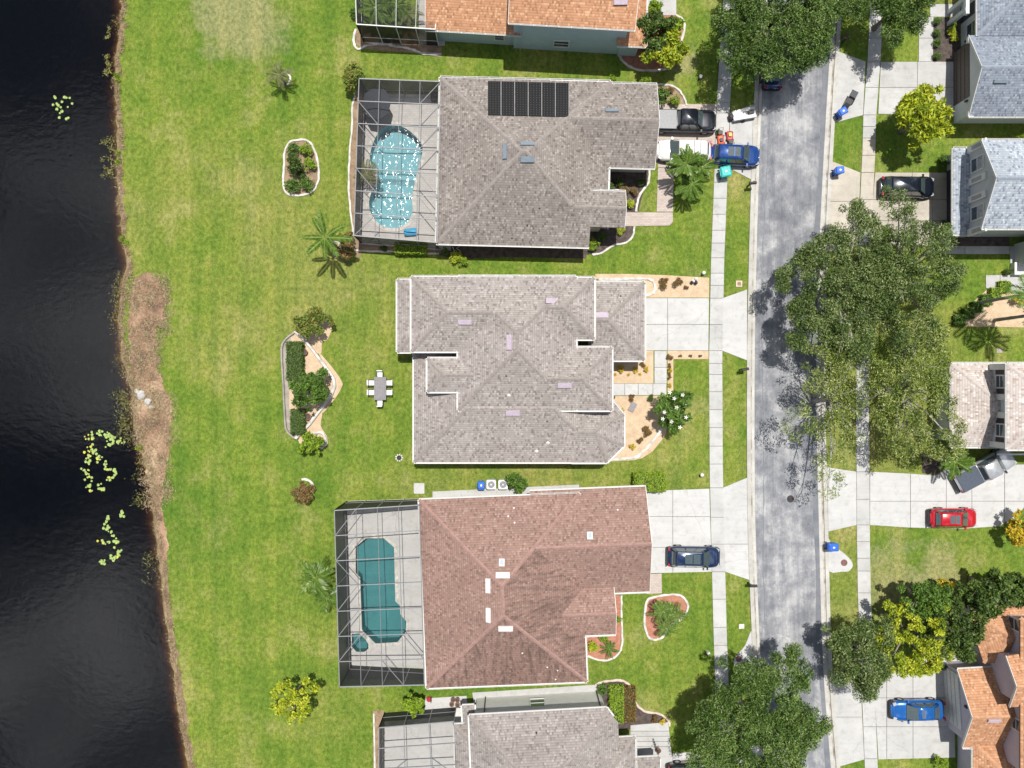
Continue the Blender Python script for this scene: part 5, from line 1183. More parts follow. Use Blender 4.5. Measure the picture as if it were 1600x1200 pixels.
for x, y, r, k, lb in ((951, 292, 9, 'green', 'green shrub in the shade by the entry gutter'), (975, 298, 9, 'red', 'bronze leaved shrub at the entry wall'), (990, 300, 8, 'red', 'loose bronze shrub inside the entry kerb'), (984, 318, 8, 'yellow', 'yellow shrub between porch roof and path'), (968, 285, 8, 'dark', 'dark fern in the entry shade'), (1002, 285, 7, 'dark', 'dark shrub at the entry kerb bend'),
                       (927, 383, 11, 'lime', 'lime round shrub at the porch corner bed'), (970, 361, 8, 'yellow', 'yellow spiky shrub in the porch corner mulch'), (941, 370, 8, 'green', 'green shrub in the porch shade'),
                       (1032, 150, 15, 'green', 'feathery green shrub at the garage corner'), (1055, 158, 10, 'lime', 'lime shrub beside the pickup bonnet'), (1046, 143, 8, 'red', 'flowering shrub inside the garage corner kerb'),
                       (712, 403, 11, 'yellow', 'yellow croton under the solar house back eave'), (722, 407, 10, 'lime', 'lime bush next to the croton under the solar house eave'), (696, 393, 7, 'green', 'green shrub at the cage and eave corner'),
                       (600, 388, 6, 'dark', 'dark potted shrub outside the kidney pool cage wall'), (1009, 125, 10, 'lime', 'larger lime hedge ball between garage roof and croton bed'), (957, 124, 8, 'lime', 'smaller lime hedge ball between solar roof and blue wall'),
                       (967, 968, 6, 'lime', 'lime tuft beside the porch in red mulch'), (944, 997, 9, 'lime', 'lime shrub at the corner of the red roof'), (928, 1010, 10, 'yellow', 'yellow green shrub beside the sago in red mulch'),
                       (941, 1077, 10, 'green', 'round green bush at the wide end of the dark mulch bed'), (1035, 1127, 5.5, 'gold', 'golden ball bush at the dark bed end'), (1023, 1124, 6, 'bronze', 'bronze ball bush at the dark bed end'),
                       (1488, 50, 8, 'yellow', 'yellow shrub against the slate house wall beside the lime one'), (1490, 38, 7, 'lime', 'lime shrub against the slate house wall'), (1492, 60, 7, 'yellow', 'yellow shrub against the slate house wall nearer the garage'),
                       (1452, 1038, 7, 'gold', 'golden shrub in the little bed by the lilac house'), (1466, 1040, 6, 'bronze', 'bronze shrub in the little bed by the lilac house'), (1480, 1042, 8, 'green', 'green shrub beside the lilac garage'),
                       (1475, 250, 10, 'green', 'green shrub against the dark garage pillar beside the lawn'), (1476, 352, 8, 'dark', 'dark shrub against the dark garage pillar beside the shaded walk'), (1594, 468, 12, 'gold', 'golden shrub between the two slim palms'), (1575, 425, 7, 'dark', 'dark round shrub at the entry step'),
                       (1468, 1190, 12, 'lime', 'lime shrub at the drive corner by the lilac house'), (1595, 215, 8, 'lime', 'lime shrub between the two slate houses'), (586, 1058, 1, 'green', None), (730, 1072, 4, 'green', 'little green shrub by the terracotta pots'), (553, 20, 8, 'green', 'green shrub outside the tropical cage wall')):
    if lb: shrub(x, y, r, k, lb)
for y in (33, 51, 67, 87): shrub(1464, y, 7, 'green', 'round green grass clump in a line on dark mulch by the walk', 'clumps along the walk')
hd = 0
def hedge(px0, py0, px1, py1, hgt, kind, label, dens=230, round_=0.12):
    global hd; hd += 1; z = hgt * 0.9; a, c = P(px0, py0, z), P(px1, py1, z); w_, d_ = abs(c.x - a.x), abs(c.y - a.y); cx, cy = (a.x + c.x) / 2, (a.y + c.y) / 2
    o = empty('hedge', (cx, cy, 0), label, 'hedge'); g = np.random.default_rng(50 + hd); n_ = int(dens * (w_ * d_ + 2 * hgt * (w_ + d_) * 0.5)) + 200
    side = g.random(n_) < 0.35; pos = np.empty((n_, 3)); pos[:, 0] = g.uniform(-.5, .5, n_) * w_; pos[:, 1] = g.uniform(-.5, .5, n_) * d_; pos[:, 2] = hgt + g.normal(0, .05, n_)
    s1 = side & (g.random(n_) < w_ / (w_ + d_)); s2 = side & ~s1
    pos[s1, 1] = np.sign(g.random(s1.sum()) - .5) * d_ / 2 + g.normal(0, .04, s1.sum()); pos[s2, 0] = np.sign(g.random(s2.sum()) - .5) * w_ / 2 + g.normal(0, .04, s2.sum())
    pos[side, 2] = g.uniform(0.05, hgt, side.sum())
    # wobble of the clipped surface
    pos[:, 2] += 0.05 * np.sin(pos[:, 0] * 5 + hd) * np.cos(pos[:, 1] * 4)
    ax = unit(g, n_); ax[:, 2] *= .5; ax /= np.linalg.norm(ax, axis=1, keepdims=True); nr = unit(g, n_) * .5 + np.array([0, 0, .5])
    nr /= np.linalg.norm(nr, axis=1, keepdims=True)
    me = leaf_mesh('foliage', pos, ax, nr, g.uniform(.1, .2, n_), g.uniform(.06, .11, n_), g.normal(.5, .28, n_))
    f = link('foliage', me, M[kind], o); f['kind'] = 'stuff'
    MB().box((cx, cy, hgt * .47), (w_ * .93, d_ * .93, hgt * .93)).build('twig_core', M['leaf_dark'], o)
hedge(991, 740, 1040, 768, 1.2, 'leaf_lime', 'clipped lime hedge at the corner of the red roof garage')
tree(807, 754, 1.2, 19, 16, .8, 'round green bush beside the air conditioners', 'leaf_green', cat='bush', name='bush', nc=26, leaves=2600, ln=.2, wd=.1, r0=.34, trunk_r=.06)
hedge(617, 378, 666, 396, 0.9, 'leaf_lime', 'lime clipped hedge outside the kidney pool cage')
hedge(953, 1073, 974, 1131, 0.8, 'leaf_lime', 'long clipped lime hedge in the dark mulch bed')
hedge(974, 1074, 993, 1128, 0.6, 'leaf_bronze', 'bronze and green clipped hedge alongside the lime one')
hedge(448, 534, 472, 594, 0.9, 'leaf_dark', 'longer dark green hedge on the lake side of the gravel island')
hedge(454, 640, 475, 678, 0.9, 'leaf_dark', 'shorter dark green hedge on the lake side of the gravel island')
a_ = 0
for k in range(6): hedge(1492 + 14 * k, 492 - 10.5 * k, 1508 + 14 * k, 508 - 10.5 * k, 0.5, 'leaf_lime' if k > 3 else 'leaf_green', ['low hedge block at the gravel end of the curved lawn border', 'second low hedge block of the curved lawn border from the gravel end', 'third low hedge block of the curved lawn border from the gravel end', 'fourth low hedge block of the curved lawn border from the gravel end', 'yellow low hedge block near the walk of the curved lawn border', 'yellow low hedge block touching the walk of the curved lawn border'][k])

# palms: every frond is an object
def frond_mesh(seed, droop, npair=15, lw=0.05, ll=0.36, leaf='leaf_palm', vee=0.35):
    r = random.Random(seed); vs = []; fs = []; tn = []
    def pt(t): return Vector((t, 0, 0.25 * t - droop * t * t))
    for i in range(6):
        t = i / 6; a, c = pt(t), pt((i + 1) / 6); wv = 0.018 * (1 - t) + .004; b0 = len(vs)
        vs += [(a.x, -wv, a.z), (a.x, wv, a.z), (c.x, wv * .8, c.z), (c.x, -wv * .8, c.z)]; fs.append((b0, b0 + 1, b0 + 2, b0 + 3)); tn += [0.8] * 4
    for i in range(npair):
        t = 0.14 + 0.86 * i / (npair - 1); p = pt(t); L = ll * math.sin(math.pi * (0.12 + 0.80 * t)) ** 0.7 * r.uniform(.85, 1.1)
        for sg in (-1, 1):
            d = Vector((0.75, sg * 0.85, -vee * r.uniform(.4, 1.3))).normalized(); up = Vector((0, -sg * .3, 1)); side = d.cross(up).normalized() * lw / 2; b0 = len(vs)
            m1 = p + d * L * .45; e = p + d * L - Vector((0, 0, L * .2)); tv = r.uniform(.15, .85)
            vs += [tuple(p), tuple(m1 + side), tuple(e), tuple(m1 - side)]; fs.append((b0, b0 + 1, b0 + 2, b0 + 3)); tn += [tv] * 4
    me = bpy.data.meshes.new('frond'); me.from_pydata(vs, [], fs); at = me.attributes.new('tint', 'FLOAT', 'POINT'); at.data.foreach_set('value', tn); me.materials.append(M[leaf]); me.update(); return me
FR = {'arch': [frond_mesh(i, d) for i, d in enumerate((.35, .5, .7, .25))], 'slim': [frond_mesh(60 + i, d, 22, .045, .23) for i, d in enumerate((.35, .5, .3))], 'wide': [frond_mesh(20 + i, d, 20, .055, .30) for i, d in enumerate((.4, .6, .3))],
      'olive': [frond_mesh(30 + i, d, 15, .05, .3, 'leaf_palm_dry') for i, d in enumerate((.4, .6))], 'sago': [frond_mesh(40 + i, d, 20, .035, .18, 'leaf_green', .6) for i, d in enumerate((.3, .45))]}
def palm(px, py, zc, L, nf, label, style='arch', trunk_r=0.12, group=None, cat='palm', spread=0.5, base=None, lit=0):
    c = P(px, py, zc); root = empty('palm', (c.x, c.y, 0), label, cat, group); r = random.Random(int(px * 7 + py)); fm = FR[style]
    for k in range(nf):
        o = link('frond', r.choice(fm), None, root, (0, 0, zc - .05)); s_ = L * r.uniform(.8, 1.1); o.scale = (s_, s_, s_)
        tilt = -r.uniform(-.15, 0.55 + spread * (k % 3) * .3); o.rotation_euler = (r.uniform(-.2, .2), tilt, 2 * math.pi * (k / nf) + r.uniform(-.25, .25))
    bb = MB(); n_ = 9
    bb.tube([(c.x + 0.03 * math.sin(i), c.y, zc * i / n_ - .05) for i in range(n_ + 1)], [trunk_r * (1.25 - .35 * i / n_) * (1.06 if i % 2 else .94) for i in range(n_ + 1)], 8)
    bb.build('trunk', M['palm_trunk'], root, True)
    return root
palm(508, 371, 3.9, 2.2, 8, 'tall slender palm casting a star shadow on the back lawn', 'slim', .12, spread=.2)
palm(436, 116, 1.7, 1.2, 11, 'small palm in a white ring alone on the lawn', 'olive', .1); edging([(444, 113), (452, 118), (454, 126), (449, 133)], 'white half ring kerb round the small lawn palm', wd=.2)
edging([(512, 375), (526, 376), (532, 384), (530, 395), (522, 399)], 'white stone ring round the tall slender palm trunk', wd=.34, ht=.15)
palm(493, 903, 2.2, 1.75, 13, 'larger bushy palm against the tall bronze cage', 'arch', .12); palm(512, 935, 1.7, 1.45, 11, 'smaller bushy palm against the tall bronze cage', 'arch', .1)
palm(574, 272, 1.3, 1.2, 14, 'olive palm in the cage beside the kidney pool', 'olive', .1)
palm(1072, 256, 2.7, 1.6, 15, 'palm with arching fronds overlapping the white car', 'wide', .12); palm(1081, 287, 2.2, 1.5, 15, 'palm beside the brick path and the open front lawn', 'wide', .11); palm(1096, 262, 1.9, 1.25, 13, 'smaller palm beside the blue car', 'wide', .1)
palm(1036, 955, 1.3, 1.15, 14, 'palm at the heart of the red mulch ring', 'arch', .09); palm(1058, 962, 1.2, .95, 12, 'palm spilling over the red ring toward the pavement', 'arch', .08); palm(1041, 981, 1.1, .95, 12, 'palm at the narrow end of the red ring', 'arch', .08)
palm(952, 1014, .5, .85, 18, 'dark sago rosette in the red mulch corner', 'sago', .1, spread=.2)
palm(1492, 720, 2.2, 1.5, 16, 'fan palm between the wide drive and the pale roof', 'wide', .16)
palm(1609, 459, 6.5, 1.9, 11, 'slim grey trunked palm rooted beside the paved walk and low hedge', 'arch', .13); palm(1638, 489, 6.5, 1.9, 11, 'slim grey trunked palm rooted at the gravel and lawn edge', 'arch', .13)
palm(588, 12, 2.0, 1.6, 11, 'broad leaved palm inside the tropical cage, corner', 'wide', .12); palm(618, 8, 1.8, 1.5, 10, 'broad leaved palm at the heart of the tropical cage', 'wide', .12); palm(612, 40, 1.2, 1.1, 9, 'low palm at the screen wall of the tropical cage', 'wide', .09); palm(640, 20, 1.3, 1.1, 8, 'thin palm near the tropical cage paving', 'olive', .08)
palm(1453, 712, 1.2, .8, 8, 'small palm tuft on the dark root mulch', 'olive', .12)
for (x, y) in ((1046, 612), (1066, 618), (1075, 635), (1048, 660), (1063, 668), (1040, 645), (1058, 636), (1036, 655), (1070, 652), (1052, 622)):
    c = P(x + rnd.uniform(-2, 2), y + rnd.uniform(-2, 2), 2.9); bb = MB()
    for k in range(5):
        t = k * 1.257; bb.add([(c.x, c.y, c.z), (c.x + .12 * math.cos(t - .4), c.y + .12 * math.sin(t - .4), c.z + .05), (c.x + .2 * math.cos(t), c.y + .2 * math.sin(t), c.z + .03), (c.x + .12 * math.cos(t + .4), c.y + .12 * math.sin(t + .4), c.z + .05)], [(0, 1, 2, 3)])
    tag(bb.build('blossom', M['petal'], loc=(c.x, c.y, c.z)), 'white blossom on the glossy tree in the front gravel bed', 'blossom', 'white blossoms')

# shoreline grasses (uncountable)
def scatter(name, leaf, spots, n_, ln, wd, seed, label, upz=.8):
    g = np.random.default_rng(seed); sp = np.array(spots); k = g.integers(0, len(sp), n_); pos = np.zeros((n_, 3))
    pos[:, 0] = sp[k, 0] + g.normal(0, 1, n_) * sp[k, 2]; pos[:, 1] = sp[k, 1] + g.normal(0, 1, n_) * sp[k, 2]; pos[:, 2] = g.uniform(.0, .12, n_) + sp[k, 3]
    ax = unit(g, n_); ax[:, 2] = np.abs(ax[:, 2]) * upz; ax /= np.linalg.norm(ax, axis=1, keepdims=True); nr = unit(g, n_)
    me = leaf_mesh(name, pos, ax, nr, ln * g.uniform(.5, 1.4, n_), wd * g.uniform(.6, 1.3, n_), g.normal(.5, .3, n_)); o = link(name, me, M[leaf]); tag(o, label, 'grass', kind='stuff'); return o
sp = [(*P(x + rs.uniform(2, 9), y)[:2], .16, 0.02) for x, y in sh if -40 < y < 1240]
scatter('dry_grass', 'straw', sp, 9000, .28, .035, 1, 'dry straw coloured grass fringing the lake bank')
sp = [(*P(rs.uniform(200, 262), rs.uniform(430, 520))[:2], .3, .02) for _ in range(60)] + [(*P(rs.uniform(200, 250), rs.uniform(520, 600))[:2], .3, .02) for _ in range(50)] + [(*P(rs.uniform(212, 270), rs.uniform(600, 700))[:2], .3, .02) for _ in range(60)] + [(*P(rs.uniform(226, 264), rs.uniform(700, 790))[:2], .3, .02) for _ in range(40)]
scatter('fallen_thatch', 'straw', sp, 12000, .30, .04, 2, 'matted brown thatch lying on the widened lake bank', .15)
sp = [(*P(x, y)[:2], .3, -.15) for x, y in [(rs.uniform(176, 202), rs.uniform(430, 510)) for _ in range(22)] + [(rs.uniform(182, 206), rs.uniform(510, 585)) for _ in range(18)] + [(rs.uniform(180, 208), rs.uniform(610, 690)) for _ in range(32)] + [(rs.uniform(208, 232), rs.uniform(690, 790)) for _ in range(22)] + [(rs.uniform(228, 250), rs.uniform(860, 915)) for _ in range(9)] + [(rs.uniform(178, 186), rs.uniform(0, 330)) for _ in range(8)]]
scatter('shore_reeds', 'reed', sp, 3000, .26, .035, 3, 'yellow green reeds growing in the shallows')
sp = [(*P(x + rs.uniform(0, 5), y)[:2], .12, .02) for x, y in ((181, 118), (182, 126), (183, 240), (184, 252), (190, 372), (195, 380), (215, 700))]
scatter('bright_weeds', 'leaf_lime', sp, 900, .3, .06, 4, 'bright green weeds at the water line')
sp = [(*P(rs.uniform(160, 176), rs.uniform(40, 60))[:2], .1, -.29) for _ in range(4)] + [(*P(rs.uniform(161, 174), rs.uniform(85, 115))[:2], .12, -.29) for _ in range(10)] + [(*P(rs.uniform(158, 174), rs.uniform(215, 280))[:2], .14, -.29) for _ in range(16)]
o = scatter('floating_weed', 'reed', sp, 900, .12, .07, 5, 'pale floating weed mats beside the bank', .05)
# lily pads, one by one
def pad_mesh():
    bb = MB(); pts = [(0, 0, 0)]
    for k in range(11): t = 0.35 + (2 * math.pi - .7) * k / 10; pts.append((math.cos(t), math.sin(t), .02))
    bb.add(pts, [(0, k, k + 1) for k in range(1, 11)]); return bb.mesh('lily_pad')
padm = [pad_mesh(), pad_mesh()]
for me, mm in zip(padm, ('lily', 'lily_yellow')):
    at = me.attributes.new('tint', 'FLOAT', 'POINT'); at.data.foreach_set('value', [rnd.uniform(.2, .8)] * len(me.vertices)); me.materials.append(M[mm])
def pads(spots, label, group, yel=0.0):
    for x, y, r in spots:
        o = link('lily_pad', padm[1] if rnd.random() < yel else padm[0], None, None, (*P(x, y)[:2], -.285 + rnd.uniform(0, .012))); o.scale = (r / S, r / S * .9, 1); o.rotation_euler.z = rnd.uniform(0, 6.28)
        tag(o, label, 'lily pad', group)
rl = random.Random(9)
def along(path, n_, spread, r0=1.3, r1=2.7):
    out = []; n_ = int(n_ * 1.35)
    for _ in range(n_):
        t = rl.uniform(0, len(path) - 1.001); i = int(t); f = t - i; out.append((path[i][0] + (path[i + 1][0] - path[i][0]) * f + rl.gauss(0, spread), path[i][1] + (path[i + 1][1] - path[i][1]) * f + rl.gauss(0, spread), rl.uniform(r0, r1)))
    return out
pads([(83.5, 151, 2.4), (86, 160, 2.3), (80, 162, 2.2), (94, 157, 2.3), (98, 150, 2.6), (101, 151, 2), (106, 151, 2), (110, 160, 2.2), (103, 165.5, 1.7), (88, 163, 2.6), (86, 169, 2.6), (94, 172, 2.7), (91, 175, 1.8), (90, 182, 2.5), (101, 184, 2.6), (104, 182.5, 2.2), (82, 149, 2), (92, 166, 2)], 'pale lily pad in the smallest cluster, far from the reeds', 'upper lily cluster')
pads(along([(138, 683), (150, 676), (165, 678), (172, 690), (160, 700)], 26, 4) + along([(172, 682), (182, 690), (190, 690)], 9, 2.5) + along([(125, 708), (138, 702), (146, 706), (128, 720), (135, 725)], 20, 3) + along([(124, 733), (133, 738), (142, 748), (133, 758), (142, 768), (152, 764), (160, 765)], 24, 3) + along([(150, 715), (160, 725), (168, 738), (180, 735), (174, 750), (165, 745)], 20, 3.5), 'green or yellow lily pad in the biggest cluster beside the reeds', 'biggest lily cluster', .16)
pads(along([(190, 800), (186, 808)], 6, 1.8) + along([(170, 810), (162, 818), (166, 830), (172, 836), (180, 845), (176, 850), (160, 845), (148, 850)], 30, 2.4) + along([(182, 860), (183, 868), (178, 874), (165, 872), (160, 882), (155, 878)], 20, 1.8), 'light green lily pad in the curling trail shaped cluster', 'lower lily cluster', .05)
# ---------------------------------------------------------------- vehicles
GLASS = plain('car_glass', (0.06, 0.085, 0.09), 0.05, var=0.15, spec=0.9, coat=1.0)
LIGHT = plain('headlamp', (0.34, 0.36, 0.38), 0.15, spec=0.8); TAIL = plain('tail_lamp', (0.30, 0.015, 0.02), 0.25)
def ring(x0, x1, w0, w1, rr, z, n=5):
    # rounded rectangle in plan, front half-width w1, rear w0
    pts = []
    for (cx, sx, sy, a0, ww) in ((x1 - rr, 1, 1, 0, w1), (x0 + rr, -1, 1, 90, w0), (x0 + rr, -1, -1, 180, w0), (x1 - rr, 1, -1, 270, w1)):
        for k in range(n):
            t = math.radians(a0 + 90 * k / (n - 1)); pts.append(Vector((cx + rr * math.cos(t), (ww - rr) * sy + rr * math.sin(t), z)))
    return pts
def loft(rings, cap0=True, cap1=True):
    bb = MB(); n_ = len(rings[0]); fs = []
    for i in range(len(rings) - 1):
        for k in range(n_): fs.append((i * n_ + k, i * n_ + (k + 1) % n_, (i + 1) * n_ + (k + 1) % n_, (i + 1) * n_ + k))
    if cap0: fs.append(tuple(range(n_))[::-1])
    if cap1: fs.append(tuple((len(rings) - 1) * n_ + k for k in range(n_)))
    return bb.add([tuple(p) for r in rings for p in r], fs)
def vehicle(px, py, heading, paint, label, kind='suv', L=4.65, Wd=1.88, hgt=1.68, sunroof=False, rails=False, group=None, cat='car', name='car', tonneau='black', racks=0):
    c = P(px, py, 0.9); root = empty(name, (c.x, c.y, 0), label, cat, group); root.rotation_euler.z = math.radians(heading)
    hw = Wd / 2; f, r_ = L / 2, -L / 2
    def put(n_, bb, m, par=None, smooth=False): return link(n_, bb.mesh(n_, smooth=smooth), m, par or root)
    belt = 1.02 if kind != 'sedan' else 0.92
    # body: stations along the length
    st = []
    hood0 = {'suv': f - 1.15, 'sedan': f - 1.3, 'pickup': f - 1.35}[kind]
    prof = {'suv': [(r_, .70, .62), (r_ + .06, .90, .78), (r_ + .3, 1.0, .93), (r_ + .8, belt, .99), (0, belt, 1.0), (hood0, belt, 1.0), (hood0 + .45, belt - .03, .985), (f - .35, belt - .10, .93), (f - .1, belt - .22, .80), (f, .62, .62)],
            'sedan': [(r_, .70, .60), (r_ + .06, .86, .78), (r_ + .3, .93, .92), (r_ + .9, belt, .98), (0, belt, 1.0), (hood0, belt, 1.0), (hood0 + .5, belt - .06, .98), (f - .35, belt - .14, .92), (f - .1, belt - .24, .78), (f, .55, .60)],
            'pickup': [(r_, .75, .90), (r_ + .05, 1.08, .96), (r_ + .3, 1.10, .98), (-.6, 1.10, 1.0), (0, 1.12, 1.0), (hood0, 1.12, 1.0), (hood0 + .45, 1.12, .99), (f - .35, 1.08, .96), (f - .1, .98, .86), (f, .7, .74)]}[kind]
    vs = []; m_ = 11
    for x, zt, wf in prof:
        w_ = hw * wf
        half = [(0, zt), (w_ * .55, zt - .005), (w_ * .84, zt - .04), (w_ * .97, zt - .16), (w_, zt - .35 if zt > .8 else zt * .6), (w_ * .97, .27)]
        sec = half + [(-y, z) for y, z in half[::-1][:-1]]
        vs += [(x, y, z) for y, z in sec]
    fs = []
    for i in range(len(prof) - 1):
        for k in range(m_ - 1): fs.append((i * m_ + k, i * m_ + k + 1, (i + 1) * m_ + k + 1, (i + 1) * m_ + k))
        fs.append((i * m_ + m_ - 1, i * m_, (i + 1) * m_, (i + 1) * m_ + m_ - 1))
    fs += [tuple(range(m_)), tuple((len(prof) - 1) * m_ + k for k in range(m_))[::-1]]
    body = put('body', MB().add(vs, fs), paint, None, True)
    put('bumper', loft([ring(r_ - .05, r_ + .4, hw * .86, hw * .9, .14, .32), ring(r_ - .06, r_ + .4, hw * .88, hw * .92, .14, .62)]), M['black']); put('bumper', loft([ring(f - .4, f + .04, hw * .92, hw * .86, .16, .26), ring(f - .4, f + .05, hw * .94, hw * .86, .16, .55)]), M['black'])
    # cabin
    if kind == 'suv': cb = (r_ + .28, hood0 + .12, hw * .86, hw * .9); rf = (r_ + .55, hood0 - .62, hw * .66, hw * .68)
    elif kind == 'sedan': cb = (r_ + .55, hood0 + .10, hw * .82, hw * .88); rf = (r_ + 1.25, hood0 - .78, hw * .62, hw * .64)
    else: cb = (-.62, hood0 + .06, hw * .90, hw * .90); rf = (-.48, hood0 - .58, hw * .72, hw * .70)
    zb = belt - .02 if kind != 'pickup' else 1.08; zr = hgt
    R0 = ring(*cb, .16, zb); R1 = ring(*rf, .22, zr - .06); cab = put('cabin', loft([R0, R1, ring(rf[0] + .06, rf[1] - .06, rf[2] - .06, rf[3] - .06, .2, zr)]), paint, body, True)
    def pane(n_, a, c_, d, e, sh=.10, o=Vector((0, 0, .012)), seg=1):
        cc = (a + c_ + d + e) / 4; q = [p + (cc - p) * sh + o for p in (a, c_, d, e)]; put(n_, MB().add([tuple(p) for p in q], [(0, 1, 2, 3)]), GLASS, cab)
    V = Vector
    pane('windshield', V((cb[1] + .01, -cb[3] * .86, zb + .02)), V((cb[1] + .01, cb[3] * .86, zb + .02)), V((rf[1] + .02, rf[3] * .9, zr - .07)), V((rf[1] + .02, -rf[3] * .9, zr - .07)), .06, V((.02, 0, .02)))
    pane('rear_window', V((cb[0] - .01, cb[2] * .84, zb + .06)), V((cb[0] - .01, -cb[2] * .84, zb + .06)), V((rf[0] - .02, -rf[2] * .88, zr - .08)), V((rf[0] - .02, rf[2] * .88, zr - .08)), .1, V((-.02, 0, .015)))
    for sg in (1, -1):
        for (t0, t1) in ((.06, .34), (.37, .66), (.68, .92)) if kind == 'suv' else ((.10, .46), (.50, .86)):
            xb0, xb1 = cb[0] + (cb[1] - cb[0]) * t0, cb[0] + (cb[1] - cb[0]) * t1; xr0, xr1 = rf[0] + (rf[1] - rf[0]) * t0, rf[0] + (rf[1] - rf[0]) * t1
            wb, wr = (cb[2] + cb[3]) / 2, (rf[2] + rf[3]) / 2
            a, c_, d, e = V((xb0, sg * wb, zb + .04)), V((xb1, sg * wb, zb + .04)), V((xr1, sg * wr, zr - .09)), V((xr0, sg * wr, zr - .09))
            if sg > 0: a, c_, d, e = c_, a, e, d
            pane('side_window', a, c_, d, e, .05, V((0, sg * .02, .012)))
    if sunroof:
        put('sunroof', loft([ring(rf[0] + .75, rf[1] - .2, rf[2] - .2, rf[3] - .2, .08, zr - .02), ring(rf[0] + .76, rf[1] - .21, rf[2] - .21, rf[3] - .21, .08, zr + .012)]), GLASS, cab)
        put('sunroof_bar', MB().box(((rf[0] + rf[1]) / 2 + .3, 0, zr + .014), (.07, (rf[2] - .2) * 2, .02)), paint, cab)
    if rails:
        for sg in (1, -1): put('roof_rail', MB().bar((rf[0] + .1, sg * (rf[2] - .04), zr + .03), (rf[1] - .1, sg * (rf[3] - .06), zr + .03), .04, .05), M['chrome'], cab)
    for k in range(racks): put('roof_bar', MB().box((rf[0] + .6 + .55 * k, 0, zr + .03), (.035, rf[2] * 2 - .1, .02)), M['black'], cab)
    if kind == 'pickup':
        x0, x1 = r_ + .08, -.70
        if tonneau: put('tonneau_cover', loft([ring(x0, x1, hw * .84, hw * .86, .06, 1.07), ring(x0, x1, hw * .84, hw * .86, .06, 1.135), ring(x0 + .04, x1 - .04, hw * .81, hw * .83, .06, 1.15)]), M[tonneau])
    wr_ = .37 if kind == 'pickup' else .34
    for x in (r_ + .95, f - .92):
        for sg in (1, -1):
            bb = MB(); n_ = 18; prof_ = [(wr_ * .62, -.11), (wr_ * .97, -.11), (wr_, -.07), (wr_, .07), (wr_ * .97, .11), (wr_ * .62, .11)]
            vs = []; fs = []
            for k in range(n_):
                t = 2 * math.pi * k / n_
                for rr, yy in prof_: vs.append((x + rr * math.cos(t), sg * (hw - .10) + yy, wr_ + rr * math.sin(t)))
            for k in range(n_):
                for j in range(5): fs.append((k * 6 + j, ((k + 1) % n_) * 6 + j, ((k + 1) % n_) * 6 + j + 1, k * 6 + j + 1))
            wl = put('wheel', bb.add(vs, fs), M['rubber'])
            vs = [(x, sg * (hw - .10) + sg * .10, wr_)] + [(x + wr_ * .64 * math.cos(2 * math.pi * k / n_), sg * (hw - .10) + sg * .085, wr_ + wr_ * .64 * math.sin(2 * math.pi * k / n_)) for k in range(n_)]
            put('rim', MB().add(vs, [(0, 1 + k, 1 + (k + 1) % n_) for k in range(n_)]), M['chrome'], wl)
    for sg in (1, -1):
        put('mirror', MB().box((hood0 - .05, sg * (hw * .95 + .05), zb + .03), (.14, .24, .13)), M['black'] if kind == 'pickup' else paint)
        put('headlight', MB().box((f - .24, sg * hw * .70, (.74 if kind != 'pickup' else .92)), (.30, .26, .13), -sg * .35), LIGHT)
        put('taillight', MB().box((r_ + .07, sg * hw * .74, .88), (.14, .26, .2)), TAIL)
    return root
PT = lambda n_, col, **k: m_paint(n_, col, **k)
vehicle(1069, 188, -1, PT('paint_black', (.010, .012, .02)), 'black pickup truck with grey bed cover nosed out of the garage', 'pickup', 5.75, 1.98, 1.88, cat='pickup truck', name='pickup_truck', tonneau='alu_dark')
vehicle(1070, 234, 179, PT('paint_white', (.72, .72, .72), metal=0), 'white estate car parked under the palm fronds', 'suv', 4.75, 1.9, 1.66, racks=2)
vehicle(1149.5, 241, -3, PT('paint_blue', (.010, .055, .24)), 'bright blue hatchback parked across the pavement', 'suv', 4.4, 1.86, 1.62, sunroof=True)
vehicle(1209, 97, 88, PT('paint_blue2', (.012, .04, .12)), 'dark blue car parked on the street beneath the oak', 'sedan', 4.6, 1.82, 1.47)
vehicle(1420, 291, -1, PT('paint_black2', (.008, .012, .022)), 'black hatchback on the tan concrete drive', 'suv', 4.75, 1.9, 1.68)
vehicle(1085, 871, -1, PT('paint_navy', (.010, .028, .085)), 'navy blue crossover on the cracked white drive', 'suv', 4.65, 1.88, 1.66, sunroof=True, rails=True)
vehicle(1492, 810, 0, PT('paint_red', (.46, .006, .016), metal=.1), 'small red hatchback on the wide drive beside the lawn', 'suv', 4.15, 1.74, 1.52, sunroof=True)
vehicle(1540, 734, 28.5, PT('paint_silver', (.50, .51, .53), metal=.5), 'silver pickup truck parked askew by the pale roof', 'pickup', 5.6, 1.92, 1.82, cat='pickup truck', name='pickup_truck', tonneau='slate_cover')
vehicle(1436, 1112, 181, PT('paint_azure', (.012, .12, .42)), 'azure blue sedan facing the street by the lilac house', 'sedan', 4.65, 1.84, 1.46, sunroof=True)
vehicle(1086, 1210, 4, PT('paint_black3', (.012, .013, .016)), 'dark car mostly out of view beside the dense oak', 'suv', 4.7, 1.9, 1.66)

